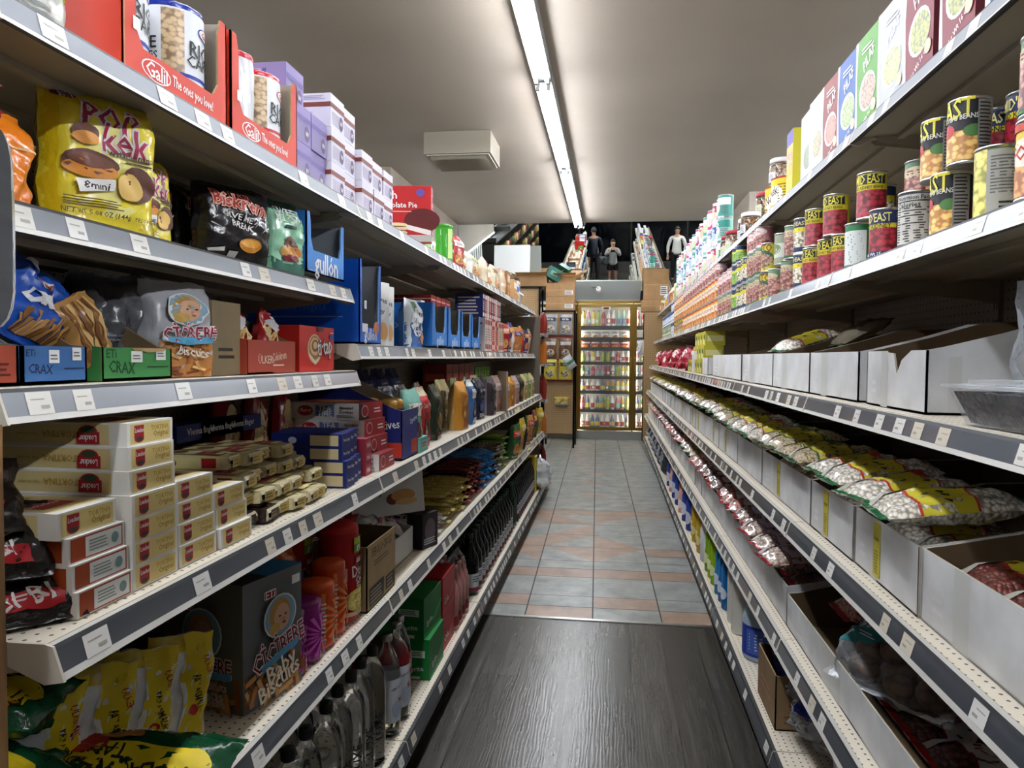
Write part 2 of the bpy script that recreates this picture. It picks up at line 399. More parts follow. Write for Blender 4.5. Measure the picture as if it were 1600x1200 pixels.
# ------------------------------------------------------------------ room
def holes_mat(c, hole, pitch=.0254, r=.12, plane=(1, 2), rough=.6, front=None):
    m, N, L, b = newmat('pegboard'); t = N.new('ShaderNodeTexCoord'); s = N.new('ShaderNodeSeparateXYZ'); L.new(t.outputs['Object'], s.inputs[0])
    def fr(o):
        a = N.new('ShaderNodeMath'); a.operation = 'DIVIDE'; a.inputs[1].default_value = pitch; L.new(o, a.inputs[0])
        f = N.new('ShaderNodeMath'); f.operation = 'FRACT'; L.new(a.outputs[0], f.inputs[0])
        q = N.new('ShaderNodeMath'); q.operation = 'SUBTRACT'; q.inputs[1].default_value = .5; L.new(f.outputs[0], q.inputs[0])
        p = N.new('ShaderNodeMath'); p.operation = 'POWER'; p.inputs[1].default_value = 2; L.new(q.outputs[0], p.inputs[0]); return p.outputs[0]
    a = N.new('ShaderNodeMath'); a.operation = 'ADD'; L.new(fr(s.outputs[plane[0]]), a.inputs[0]); L.new(fr(s.outputs[plane[1]]), a.inputs[1])
    g = N.new('ShaderNodeMath'); g.operation = 'LESS_THAN'; g.inputs[1].default_value = r*r; L.new(a.outputs[0], g.inputs[0])
    f = g.outputs[0]
    if front:   # holes only in a strip of the deck
        x0, x1 = front; c1 = N.new('ShaderNodeMath'); c1.operation = 'COMPARE'; c1.inputs[1].default_value = (x0+x1)/2; c1.inputs[2].default_value = abs(x1-x0)/2; L.new(s.outputs[0], c1.inputs[0])
        mu = N.new('ShaderNodeMath'); mu.operation = 'MULTIPLY'; L.new(f, mu.inputs[0]); L.new(c1.outputs[0], mu.inputs[1]); f = mu.outputs[0]
    x = N.new('ShaderNodeMix'); x.data_type = 'RGBA'; x.inputs[6].default_value = lin(c); x.inputs[7].default_value = lin(hole); L.new(f, x.inputs[0]); L.new(x.outputs[2], b.inputs['Base Color'])
    b.inputs['Roughness'].default_value = rough; return m
CEIL = 3.32
def room():
    # floor: vinyl planks up to y=3.45, then patterned tiles
    m, N, L, b = newmat('grey_plank_floor'); co = tcoord(N, L)
    br = N.new('ShaderNodeTexBrick'); mp = N.new('ShaderNodeMapping'); mp.inputs['Rotation'].default_value = (0, 0, pi/2); mp.inputs['Location'].default_value = (.35, .055, 0); L.new(co, mp.inputs[0]); L.new(mp.outputs[0], br.inputs[0])
    br.inputs['Scale'].default_value = 1; br.inputs['Mortar Size'].default_value = .0022; br.inputs['Brick Width'].default_value = 1.22; br.inputs['Row Height'].default_value = .15; br.offset = .37; br.inputs['Mortar Smooth'].default_value = .1
    br.inputs['Color1'].default_value = lin('#43413d'); br.inputs['Color2'].default_value = lin('#54514c'); br.inputs['Mortar'].default_value = lin('#22211f')
    n = N.new('ShaderNodeTexNoise'); n.inputs['Scale'].default_value = 3; n.inputs['Detail'].default_value = 8; n.inputs['Roughness'].default_value = .7; n.inputs['Distortion'].default_value = .6; L.new(tcoord(N, L, (14, .9, 1)), n.inputs[0])
    mx = N.new('ShaderNodeMix'); mx.data_type = 'RGBA'; mx.blend_type = 'MULTIPLY'; mx.inputs[0].default_value = .85
    L.new(br.outputs[0], mx.inputs[6]); L.new(ramp(N, L, n.outputs[0], [(.3, '#8c8a88'), (.5, '#d0cec8'), (.7, '#ffffff')]), mx.inputs[7]); L.new(mx.outputs[2], b.inputs['Base Color'])
    b.inputs['Roughness'].default_value = .27
    wv = N.new('ShaderNodeTexWave'); wv.inputs['Scale'].default_value = 9; wv.inputs['Distortion'].default_value = 9; wv.inputs['Detail'].default_value = 2; L.new(tcoord(N, L, (3, .5, 1)), wv.inputs[0]); bumpn(N, L, b, wv.outputs[0], .07, .002)
    B = MB(); B.poly([(-5, -3.4, 0), (4.5, -3.4, 0), (4.5, 3.44, 0), (-5, 3.44, 0)], m); o = struct(B.ob('floor'))
    B = MB(); B.box(-.75, .62, 3.43, 3.455, 0, .004, 'm#b8b8b4'); struct(B.ob('trim_1'))
    # tiles, each row a different inlay of grey slate and terracotta
    def stone(c1, c2, nm):
        m, N, L, b = newmat(nm); n = N.new('ShaderNodeTexNoise'); n.inputs['Scale'].default_value = 7; n.inputs['Detail'].default_value = 7; n.inputs['Roughness'].default_value = .65
        L.new(tcoord(N, L), n.inputs[0]); L.new(ramp(N, L, n.outputs[0], [(.3, c1), (.68, c2)]), b.inputs['Base Color']); b.inputs['Roughness'].default_value = .34; bumpn(N, L, b, n.outputs[0], .15, .004); return m
    G, T, K = stone('#6f7674', '#a0a39f', 'grey_slate_tile'), stone('#86705f', '#a88e7c', 'terracotta_tile'), mat('p#34332f')
    B = MB(); B.poly([(-5, 3.44, -.002), (4.5, 3.44, -.002), (4.5, 12.1, -.002), (-5, 12.1, -.002)], K)
    T_ = .332; g = .004; y = 3.455; jx = -.075
    def cell(x0, y0, w, h, kind):
        x0 += g*.9; w -= g*1.8; y0 += g*.6; h -= g*1.2; z = 0
        def q(a, b_, c, d, mm): B.poly([(x0+a*w, y0+b_*h, z), (x0+c*w, y0+b_*h, z), (x0+c*w, y0+d*h, z), (x0+a*w, y0+d*h, z)], mm)
        def pl(p, mm): B.poly([(x0+a*w, y0+b_*h, z) for a, b_ in p], mm)
        if kind == 'g': q(0, 0, 1, 1, G)
        elif kind == 'tg': q(0, 0, 1, .49, T); q(0, .51, 1, 1, G)
        elif kind == 'gt': q(0, 0, 1, .49, G); q(0, .51, 1, 1, T)
        elif kind in 'abcd':   # one diagonal: which corner is terracotta
            P = {'a': [(0, 0), (1, 0), (0, 1)], 'b': [(0, 0), (1, 0), (1, 1)], 'c': [(0, 1), (0, 0), (1, 1)], 'd': [(1, 0), (1, 1), (0, 1)]}[kind]
            Q = {'a': [(1, 0), (1, 1), (0, 1)], 'b': [(0, 0), (1, 1), (0, 1)], 'c': [(0, 0), (1, 0), (1, 1)], 'd': [(0, 0), (1, 0), (0, 1)]}[kind]
            pl(P, T); pl(Q, G)
        elif kind in 'LR':     # tip of a diamond pointing away
            s = kind == 'R'; f = (lambda p: [((1-a) if s else a, b_) for a, b_ in p][:: -1 if s else 1])
            pl(f([(1, .25), (1, .75), (.45, .5)]), T); pl(f([(0, 0), (1, 0), (1, .25), (.45, .5), (0, .5)]), G); pl(f([(0, .5), (.45, .5), (1, .75), (1, 1), (0, 1)]), G)
    rows = [{0: 'gt', 1: 'tg', -1: 'tg', -2: 'gt'}, {}, {0: 'tg', 1: 'tg', -1: 'tg', -2: 'tg'}, {0: 'c', 1: 'gt', -1: 'd', -2: 'd'}, {0: 'a', -1: 'c', -2: 'b'}, {0: 'g', -1: 'b', -2: 'c'}, {0: 'c', -1: 'a', -2: 'd'}, {0: 'tg', -1: 'tg', -2: 'tg', 1: 'tg', 2: 'tg'}]
    for r in range(24):
        R = rows[r] if r < len(rows) else ({} if r % 2 == 0 else {-1: 'L', 0: 'R'})
        for c in range(-15, 14):
            x = jx+c*T_; kd = R.get(c, 'g')
            cell(x, y+r*T_*1.0, T_, T_, kd)
    o = B.ob('floor_tiles'); struct(o); o.name = 'floor.001'; o.rotation_euler = (0, 0, 0.02); o.location = (.07, 0, 0)
    # ceiling and walls
    m, N, L, b = newmat('ceiling_paint'); n = N.new('ShaderNodeTexNoise'); n.inputs['Scale'].default_value = .8; n.inputs['Detail'].default_value = 2; L.new(tcoord(N, L), n.inputs[0])
    L.new(ramp(N, L, n.outputs[0], [(.3, '#a09689'), (.7, '#ada396')]), b.inputs['Base Color']); b.inputs['Roughness'].default_value = .5
    B = MB(); B.box(-5, 4.5, -3.4, 11.05, CEIL, CEIL+.08, m); struct(B.ob('ceiling'))
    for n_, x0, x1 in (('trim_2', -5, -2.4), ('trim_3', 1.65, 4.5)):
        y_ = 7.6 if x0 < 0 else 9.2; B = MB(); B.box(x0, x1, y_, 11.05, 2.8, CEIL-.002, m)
        x = x1 if x0 < 0 else x0; B.box(x-.012, x+.012, y_, 11.0, 2.775, 2.8, 'e#dfe8ee@1.2'); struct(B.ob(n_))  # white trim strip given a slight glow, though it is no light source
    B = MB(); B.box(-5.1, -5, -3.4, 11.5, 0, CEIL, 'p#6b675f'); struct(B.ob('wall_left'))
    B = MB(); B.box(4.5, 4.6, -3.4, 11.5, 0, CEIL, 'p#6b675f'); struct(B.ob('wall_right'))
    B = MB()
    B.box(-5, -1.5, 11.3, 11.4, 0, CEIL+.1, 'p#77726a'); B.box(1.4, 4.5, 11.3, 11.4, 0, CEIL+.1, 'p#77726a'); B.box(-1.5, 1.4, 11.3, 11.4, 2.32, CEIL+.1, 'p#77726a'); B.box(-1.5, 1.4, 12.05, 12.1, 0, 2.4, 'p#c8c8c4'); struct(B.ob('wall_back'))
    # tilted security mirror along the top of the back wall
    m, N, L, b = newmat('mirror_glass'); b.inputs['Base Color'].default_value = (.86, .9, .88, 1); b.inputs['Metallic'].default_value = 1; b.inputs['Roughness'].default_value = .0
    t = empty('tilted_mirror', (-.65, 11.2, 2.3)); tag(t, 'long mirror tilted down over the cooler along the back wall', 'mirror')
    B = MB(); a = radians(8.3); hh = 1.03; x0, x1 = -1.95, 2.3
    p = lambda x, s, q: (x, -s*hh*sin(a)-q*cos(a), s*hh*cos(a)-q*sin(a))
    B.poly([p(x0, 0, 0), p(x1, 0, 0), p(x1, 1, 0), p(x0, 1, 0)], m); B.ob('mirror_pane', t)
    B = MB(); B.poly([p(x0, 0, -.01), p(x0, 1, -.01), p(x1, 1, -.01), p(x1, 0, -.01)], 'p#33322f')
    for (u0, u1, s0, s1) in ((x0-.02, x1+.02, -.02, 0), (x0-.02, x0, 0, 1), (x1, x1+.02, 0, 1)):
        A = [p(u0, s0, .008), p(u1, s0, .008), p(u1, s1, .008), p(u0, s1, .008)]; Q = [p(u0, s0, -.01), p(u1, s0, -.01), p(u1, s1, -.01), p(u0, s1, -.01)]
        B.poly(A, 'm#8a8a86'); B.poly(Q[::-1], 'm#8a8a86')
        for i in range(4): j = (i+1) % 4; B.poly([A[j], A[i], Q[i], Q[j]], 'm#8a8a86')
    B.ob('mirror_frame', t)
    # street front behind the camera: dark glass and frame
    B = MB(); B.box(-5, 4.5, -3.44, -3.4, 0, .4, 'p#3a3834'); B.box(-5, 4.5, -3.44, -3.4, 2.7, CEIL, 'p#2a2926')
    for x in (-5, -3.1, -1.2, .6, 2.5, 4.44): B.box(x, x+.06, -3.45, -3.39, .4, 2.7, 'm#55534e')
    struct(B.ob('wall_front')); B = MB(); B.box(-5, 4.5, -3.43, -3.42, .4, 2.7, 'x#05070c'); struct(B.ob('window_1'))
    B = MB(); B.box(-8, 8, -12, -3.45, -.1, -.02, 'p#1c1c1e'); struct(B.ob('ground_street'))
def lights():
    for X_, n_ in ((-3.9, 'left'), (3.0, 'right')):  # rows added out of view to even out and brighten the ceiling
        for i, y0 in enumerate((-2.1, 2.3, 6.7)):
            t = empty('fluorescent_fixture', (X_, y0+1.2, CEIL)); B = MB(); B.box(-.055, .055, -1.2, 1.2, -.035, -.001, 'p#e6e6e0'); B.ob('housing', t)
            for s in (-1, 1): q = MB(); q.tube([(s*.038, -1.15, -.062), (s*.038, 1.15, -.062)], .013, f'e#f4f8ff@{TUBE*3.2}', 10); q.ob('lamp_tube', t)
            tag(t, f'{ORD[i]} added unseen fill light over the side aisle beyond the {n_} shelving', 'ceiling light', 'added fill lights over the side aisles')
    for i, (y0, y1) in enumerate(((-2.15, .25), (.29, 2.69), (2.73, 5.12), (5.16, 7.5), (7.54, 10.75))):
        t = empty('fluorescent_fixture', (-.51, (y0+y1)/2, CEIL)); hy = (y1-y0)/2
        B = MB(); B.box(-.062, .062, -hy, hy, -.10, -.001, 'p#6f706e')
        B.ob('housing', t)
        for s in (-1, 1):
            q = MB(); q.tube([(s*.038, -hy+.05, -.122), (s*.038, hy-.05, -.122)], .013, f'e#f4f8ff@{TUBE}', 10); q.ob('lamp_tube', t)
            for e in (-1, 1): q = MB(); q.box(s*.038-.012, s*.038+.012, e*(hy-.04)-.012, e*(hy-.04)+.012, -.14, -.10, 'p#9a9a96'); q.ob('lamp_holder', t)
        tag(t, ('twin tube ceiling light behind the camera', 'twin tube ceiling light just above the camera', 'nearest twin tube ceiling light in view', 'middle twin tube ceiling light in view', 'farthest twin tube ceiling light, in front of the mirror')[i], 'ceiling light', 'ceiling lights over the aisle')
def vent():
    t = empty('ceiling_vent', (-1.42, 6.75, CEIL)); tag(t, 'beige square air vent box on the ceiling', 'vent')
    B = MB(); B.box(-.31, .31, -.27, .27, -.2, -.001, 'p#9d9585'); B.ob('housing', t)
    B = MB(); B.box(-.29, .29, -.25, .25, -.212, -.201, 'p#b5ad9d'); B.poly([(-.26, -.235, -.2125), (-.26, .235, -.2125), (.26, .235, -.2125), (.26, -.235, -.2125)], 'p#4a453c'); B.ob('grille_frame', t)
    for i in range(8): B = MB(); y = -.21+i*.06; B.mesh([(-.26, y-.018, -.213), (.26, y-.018, -.213), (.26, y+.012, -.232), (-.26, y+.012, -.232), (-.26, y-.018, -.216), (.26, y-.018, -.216), (.26, y+.012, -.235), (-.26, y+.012, -.235)], [(0, 1, 2, 3), (7, 6, 5, 4), (4, 5, 1, 0), (6, 7, 3, 2), (5, 6, 2, 1), (7, 4, 0, 3)], 'p#a59d8d'); B.ob('slat', t)
# ------------------------------------------------------------------ shelving
def unit(side, y0, y1, shelves, n, hgt, bx, label, deck_holes=True, seed=0):
    """one gondola section; its decks, rails, tags and brackets are parts"""
    sg = -1 if side == 'L' else 1; rnd = random.Random(seed)
    t = empty('shelving_unit', (bx, y0, 0)); tag(t, label, 'shelving unit', f'{"left" if side=="L" else "right"} run of aisle shelving'); w = y1-y0
    B = MB(); B.box(sg*.0, sg*.012, .012, w-.012, .08, hgt, PEG); B.ob('back_panel', t)
    for e in (0, w):
        B = MB(); B.box(min(0, -sg*.012), max(0, -sg*.012)+.0, max(e-.014, 0) if e else 0, e if e else .014, 0, hgt+.01, 'p#8d8474')
        for k in range(int(hgt/.05)): z = .06+k*.05; yy = .007 if not e else w-.007; B.box(-sg*.0122-.0004, -sg*.0122+.0004, yy-.002, yy+.002, z, z+.022, 'p#1c1a18')
        B.ob('upright', t)
    for (X, z, railc) in shelves:
        d = abs(bx-X); x0 = -sg*.012; x1 = -sg*d   # deck from the back to the front edge
        base = z < .2
        B = MB(); a, b_ = sorted((x0, x1)); th = .028 if not base else .03
        B.mesh([(a, .002, z-th), (b_, .002, z-th), (b_, w-.002, z-th), (a, w-.002, z-th), (a, .002, z), (b_, .002, z), (b_, w-.002, z), (a, w-.002, z)], [(0, 3, 2, 1), (0, 1, 5, 4), (2, 3, 7, 6)], UND)
        n4 = len(B.v)-8; B.f.append((n4+4, n4+5, n4+6, n4+7)); B.m.append(B.mi(DECK)); B.sm.append(False)
        B.f.append((n4+1, n4+2, n4+6, n4+5)); B.m.append(B.mi('p#d8ceba')); B.sm.append(False)
        B.f.append((n4+3, n4+0, n4+4, n4+7)); B.m.append(B.mi('p#d8ceba')); B.sm.append(False)
        xr = x1+sg*.09; B.box(min(xr, xr+sg*.02), max(xr, xr+sg*.02), .02, w-.02, z-th-.012, z-th, UND)
        xr = x1+sg*d*.62; B.box(min(xr, xr+sg*.02), max(xr, xr+sg*.02), .02, w-.02, z-th-.012, z-th, UND)
        sh = B.ob('shelf', t)
        # price rail
        B = MB(); f = -sg; p = [(x1, z-.001), (x1+f*.010, z-.001), (x1+f*.013, z-.006), (x1+f*.021, z-.036), (x1+f*.026, z-.044), (x1+f*.02, z-.046), (x1, z-.034)]
        for i in range(len(p)):
            q = p[(i+1) % len(p)]; mm = railc if i == 2 else ('p#c9c7c0' if i in (0, 3) and not base else 'p#34363a')
            B.poly([(p[i][0], .003, p[i][1]), (q[0], .003, q[1]), (q[0], w-.003, q[1]), (p[i][0], w-.003, p[i][1])], mm)
        for yy in (.003, w-.003): B.poly([(a_, yy, b) for a_, b in p], 'p#d9d2c2')
        B.ob('price_rail', sh)
        y = rnd.uniform(.03, .12)
        while y < w-.08:
            tw = rnd.choice((.036, .042, .046)); B = MB(); e = rnd.uniform(-.001, .001)
            A = (x1+f*.0138, z-.0065+e); C = (x1+f*.0218, z-.0355+e)
            B.poly([(A[0], y, A[1]), (A[0], y+tw, A[1]), (C[0], y+tw, C[1]), (C[0], y, C[1])] if f < 0 else [(A[0], y+tw, A[1]), (A[0], y, A[1]), (C[0], y, C[1]), (C[0], y+tw, C[1])], rnd.choice(('#eceae2', '#f4f2ec', '#e6ddca', '#f4f4f0')))
            if y0 < 2.2:
                lw = (.3, .62); P = lambda s, r, o=.0003: (A[0]+(C[0]-A[0])*r+f*o, y+tw*s, A[1]+(C[1]-A[1])*r)
                for r0, r1, s0, s1 in ((.3, .36, .15, .7), (.6, .75, .5, .85)): B.poly([P(s0, r0), P(s1, r0), P(s1, r1), P(s0, r1)], '#b4b0a6')
            B.ob('price_tag', sh); y += tw+rnd.choice((.04, .06, .1, .2, .3)) * (1.0 if y0 < 3 else .55)
        if not base:
            for e in (.016, w-.019): B = MB(); B.prism([(x0, z-.03), (x0, z-.09), (x0-sg*.05, z-.08), (x1+sg*.05, z-.045), (x1+sg*.03, z-.03)] , .003, 'p#a79c88', 'xz', e); B.ob('bracket', sh)
            for yy in (.0, w-.004): B = MB(); B.prism([(x1-sg*-.05, z), (x1, z+.001), (x1+f*.012, z-.002), (x1+f*.027, z-.045), (x1, z-.05), (x1+sg*.05, z-.03)], .004, 'p#d9d2c2', 'xz', yy); B.ob('shelf_end_cap', sh)
    X, z, _ = shelves[-1]; x1 = -sg*abs(bx-X)
    B = MB(); a, b_ = sorted((x1+sg*.035, x1+sg*.03)); B.box(a, b_, 0, w, 0, z-.03, 'p#2c2b29'); B.ob('kick_plate', t)
    return t
room(); lights(); vent()
PEG = holes_mat('#8b8272', '#1d1a16', .0254, .13); DECK = None; UND = mat('p#a79d8a')
DECK = holes_mat('#d9d0be', '#3a352c', .02, .14, (0, 1), .4)
RB, RD, RM = mat('m#9ba0a6'), None, None
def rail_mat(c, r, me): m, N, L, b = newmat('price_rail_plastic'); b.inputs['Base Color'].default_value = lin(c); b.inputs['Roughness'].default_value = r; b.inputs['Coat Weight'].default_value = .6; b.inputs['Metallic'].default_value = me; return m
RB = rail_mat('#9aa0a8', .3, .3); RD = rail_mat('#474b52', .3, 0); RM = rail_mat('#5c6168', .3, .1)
LY = [.78, 2.03, 3.25, 4.48, 5.70, 6.92]
for i in range(5):
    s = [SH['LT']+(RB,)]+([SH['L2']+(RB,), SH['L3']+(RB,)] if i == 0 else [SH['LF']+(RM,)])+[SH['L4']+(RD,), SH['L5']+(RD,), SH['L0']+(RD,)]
    unit('L', LY[i], LY[i+1], s, 0, 1.74, -1.17, f'{ordn(i)} section of the left aisle shelving, cream metal with pegboard back' if i else 'nearest section of the left aisle shelving, with two extra upper shelves', seed=i+11)
RY = [-.29, .93, 2.15, 3.37, 4.59, 5.81, 7.03, 8.25, 9.47, 10.69]
for i in range(9):
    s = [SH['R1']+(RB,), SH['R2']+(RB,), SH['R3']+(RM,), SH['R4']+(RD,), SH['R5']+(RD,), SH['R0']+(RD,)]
    unit('R', RY[i], RY[i+1], s, 0, 1.94, 1.06, f'{ordn(i)} section of the right aisle shelving holding cans and bean boxes', seed=i+41)
# ================================================================== LEFT SIDE, TOP SHELF
RED, WHT, BLK, NAVY, YEL = '#c9281c', '#f2f1ee', '#141414', '#1b2f8a', '#ecd11f'
def clear_bag_green():
    return pouch('snack_bag', .12, .25, .07, 'f#c9cfc8', [('r', 0, .3, 1, .42, '#a9c21c'), ('r', 0, .44, 1, .5, '#e8ead8'), ('e', .5, .75, .3, .12, '#dfe6e0'), ('l', .2, .05, .8, .22, 4, '#8a9090'), ('r', .1, .86, .9, .93, '#d8a83a')], style='block', seed=3)
for i, y in enumerate((.70, .83, .94)):
    on('LT', y, .08, 'cbg', clear_bag_green, 'silvery snack bag with lime green stripe', 'snack bag', inset=.015+.02*i)
def galil():
    A = [('e', .27, .13, .13, .085, WHT), ('e', .27, .13, .12, .075, RED), ('t', .27, .13, .19, 'Galil', WHT), ('t', .62, .13, .42, 'The ones you love!', WHT, -1, 1.5), ('r', .07, .36, .13, .46, WHT), ('r', .02, .03, .98, .035, '#e8d8d0')]
    S_ = [('r', .05, .5, .35, .53, '#f0c0b8'), ('r', .33, .5, .35, .75, '#f0c0b8'), ('t', .45, .75, .5, 'Galil', '#f0c0b8')]
    return tray('display_box', .305, .29, .205, .052, '#cf3a22', '#a09484', A, S_, post=.1, back=.215)
def ricecake(c):
    def f():
        A = [('r', .0, 0, 1, 1, '#e6e9ee'), ('r', .3, .02, .52, .98, 'b#c9ac84#7d6447@90'), ('r', 0, .27, 1, .31, c), ('e', .82, .82, .14, .07, c), ('e', .82, .82, .125, .058, WHT), ('t', .82, .82, .16, 'Galil', RED), ('t', .75, .6, .36, 'RICE', BLK, 0, 1.2), ('t', .75, .46, .42, 'CAKES', BLK, 0, 1.2), ('t', .16, .6, .2, 'ICE', BLK, 0, 1.2), ('t', .16, .46, .22, 'AKES', BLK, 0, 1.2), ('t', .68, .17, .12, '20', c), ('l', .8, .08, .98, .24, 4, '#6a7aa0'), ('l', .02, .05, .28, .24, 5, '#8a90a0')]
        return tubepack('rice_cake_pack', .205, .054, 'f#dfe3e8', 'f'+c, A, 2)
    return f
yA, yB = 1.203, 1.525
for k, (yy, c, nm) in enumerate(((yA, '#16309a', 'blue'), (yB, '#c41e2a', 'red'))):
    on('LT', yy, .29, 'galil', galil, f'red cut-away display box of {nm}-topped rice cakes', 'display box', inset=.01)
    for i, (dy, dx, rot) in enumerate(((.085, .075, -38), (-.035 if k else -.085, .075, 150 if k else -30), (.085, .195, 80), (-.03, .2, 10))):
        on('LT', yy+dy, .108, 'rc'+c, ricecake(c), f'{nm}-topped rice cake roll', 'rice cakes', z=.006, inset=dx-.045, rot=rot, row=('in front of its box' if i < 2 else 'deep in its box'))
def wafer_box(kind):
    def f():
        w, d, h = .10, .13, .092
        if kind == 'p': base, band = '#8d7fb4', '#6a5c9a'
        else: base, band = '#dcd8e6', '#7c3a30'
        F = [('l', .08, .1, .9, .5, 7, '#9a93b0'), ('r', 0, .6, 1, .74, band), ('e', .75, .3, .14, .22, '#5c4a72'), ('t', .75, .3, .2, 'W', WHT)]
        Lf = [('l', .06, .08, .6, .52, 8, '#a49cb8'), ('r', 0, .6, 1, .74, band), ('l', .06, .8, .94, .95, 3, '#a49cb8')] if kind != 'p' else [('e', .4, .55, .28, .3, '#c9bce0'), ('t', .4, .55, .4, 'M', '#5a4a90'), ('r', .6, .1, .95, .3, '#e9e2f2'), ('r', .62, .13, .9, .2, '#c2452c')]
        return carton('wafer_box', w, d, h, base, F, Lf, Lf, faces={'front': base})
    return f
for i, (y, z, k, ins) in enumerate(((1.735, 0, 'p', .03), (1.735, .093, 'p', .03), (1.735, .186, 'p', .05), (1.84, 0, 'p', .035), (1.84, .093, 'p', .03), (1.95, 0, 'w', .02), (1.95, .093, 'w', .02), (1.95, .186, 'w', .022), (2.06, 0, 'w', .03), (2.06, .093, 'w', .03), (2.06, .186, 'w', .03), (2.17, .0, 'w', .01), (2.17, .093, 'w', .012), (2.29, 0, 'w', .012), (2.29, .093, 'w', .02), (2.41, 0, 'w', .02), (2.41, .093, 'w', .02))):
    on('LT', y+.02, .13, 'wf'+k, wafer_box(k), {'p': 'purple printed wafer box', 'w': 'brown-banded lilac wafer box'}[k], 'wafer box', z=z, inset=ins, row=('bottom of the stack', 'in the second layer', 'topmost of the stack')[round(z/.093)])
def pie_box():
    A = [('r', 0, 0, 1, .12, '#b8b4b0'), ('e', .85, .38, .3, .22, '#5c0f10'), ('p', [(.35, .32), (.6, .22), (.95, .12), (1, .12), (1, .2), (.62, .3)], '#e8e0dc'), ('t', .28, .84, .3, 'Rich', WHT), ('t', .42, .66, .7, 'Chocolate Pie', WHT), ('l', .3, .52, .7, .56, 1, '#e8b0a0'), ('e', .82, .88, .07, .07, '#5a4aa0')]
    A += [('e', .42, .3-.07*i, .19, .04, '#e9d3a0') for i in range(3)]+[('e', .42, .27-.07*i, .18, .012, '#7a4a28') for i in range(3)]
    return carton('pie_box', .25, .06, .23, '#b9161a', A, A, A, faces={'top': '#8e1014'})
on('LT', 2.95, .25, 'pie', pie_box, 'big red chocolate pie box facing the aisle end-on', 'pie box', z=.03, inset=.0, rot=-82)
put('pie2', lambda: carton('flat_box', .3, .2, .03, '#8d8a8a', [], [], []), (-.90, 2.95, 1.717), RL, 'flat grey box under the red pie box', 'box', WH['LT'], lift=1.7165)
def green_roll(): return tubepack('snack_roll', .19, .042, 'f#3fa52c', 'f#2e8a22', [('r', .2, .05, .4, .95, '#bfe08a'), ('e', .6, .6, .25, .15, '#8c2a20'), ('t', .6, .3, .4, 'SNACK', WHT)], 5)
on('LT', 3.42, .09, 'gr', green_roll, 'shiny green snack roll', 'snack roll', inset=.01); on('LT', 3.18, .09, 'gr', green_roll, 'shiny green snack roll', 'snack roll', inset=.06, sc=(1, 1, .8))
def gen_pouch(w, h, t, c, c2, c3, sd, st='block', name='snack_bag', pic='b#c98a4a#7a4a24@60', word=None):
    def f():
        A = [('r', .08, .66, .92, .84, c2), ('e', .5, .3, .34, .17, pic), ('l', .15, .04, .85, .1, 2, c3)]
        A.append(('t', .5, .75, .62, word, c3) if word else ('l', .2, .7, .8, .8, 2, c3))
        return pouch(name, w, h, t, 'f'+c, A, style=st, seed=sd, nu=12, nv=14)
    return f
tops = [(3.62, .13, .17, .06, '#b9323a', '#e8dcd8', 'red and white crinkled snack bag'), (3.80, .14, .13, .08, '#e6e2da', '#c8b07a', 'pale cellophane snack bag'), (4.02, .15, .14, .08, '#dedbd2', '#b8c080', 'pale cellophane snack bag'), (4.22, .14, .15, .07, '#e2d7a8', '#8aa03a', 'cream snack bag with green print'),
        (4.42, .14, .17, .07, '#d9c9b0', '#a03a2a', 'beige snack bag with red print'), (4.62, .13, .15, .07, '#e8e4da', '#c8b07a', 'pale cellophane snack bag'), (4.80, .13, .17, .07, '#d4cbb0', '#8a6a3a', 'tan snack bag'), (5.0, .14, .16, .07, '#dcd8cc', '#98a060', 'pale cellophane snack bag'), (5.2, .14, .18, .07, '#d0b89a', '#a02a20', 'beige snack bag with red print')]
for i, (y, w, h, t, c, c2, nm) in enumerate(tops):
    on('LT', y, t, f'tp{i}', gen_pouch(w, h, t, c, c2, '#6a5030', i*3+1, 'block'), nm, 'snack bag', inset=.02+.02*(i % 2), rot=(i*37 % 30)-15)
    on('LT', y+.05, t, f'tq{i}', gen_pouch(w, h*1.25, t, c2, c, '#6a5030', i*3+2, 'block'), ('mottled', 'striped', 'patterned')[i % 3]+' tall snack bag in the back row', 'snack bag', inset=.21, rot=(i*53 % 30)-15)
def gbox(w, d, h, c, c2, c3='#f2f1ee', nm='food_box', word=None):
    def f():
        A = [('r', .08, .6, .92, .88, c2), ('e', .5, .32, .34, .2, 'b#d9a45a#8a5a2a@60'), ('l', .12, .05, .88, .12, 2, c3)]
        if word: A.append(('t', .5, .74, .7, word, c3))
        return carton(nm, w, d, h, c, A, [('l', .1, .1, .9, .9, 9, c2)], [('l', .1, .1, .9, .9, 9, c2)], [('r', .1, .3, .9, .7, c2)])
    return f
for i, (y, w, d, h, c, c2, z, ins, nm) in enumerate(((5.45, .16, .2, .2, '#9a6a44', '#d9c8a8', 0, .03, 'brown and cream food box'), (5.76, .2, .2, .17, '#c79a6a', '#e8dcc8', 0, .02, 'tan food box with pale panel'), (5.98, .18, .2, .16, '#e4e2da', '#2c4aa8', 0, .03, 'white food box with blue emblem'), (6.15, .14, .2, .2, '#e8d8b8', '#3a5cb0', 0, .04, 'cream food box with blue emblem'), (6.29, .1, .2, .24, '#2a2a30', '#6a6a70', 0, .06, 'black tall food box'), (5.30, .14, .2, .2, '#c9a890', '#e9e2d8', 0, .05, 'pinkish tan food box'))):
    on('LT', y, d, f'gb{i}', gbox(w, d, h, c, c2), nm, 'food box', z=z, inset=ins)
def roll_(): B = MB(); B.lathe([(.02, 0), (.055, 0), (.055, .2), (.02, .2)], '#3a50a0', 20); B.lathe([(.056, .03), (.056, .2)], '#dfe3ee', 20, caps=False); return B.ob('paper_roll')
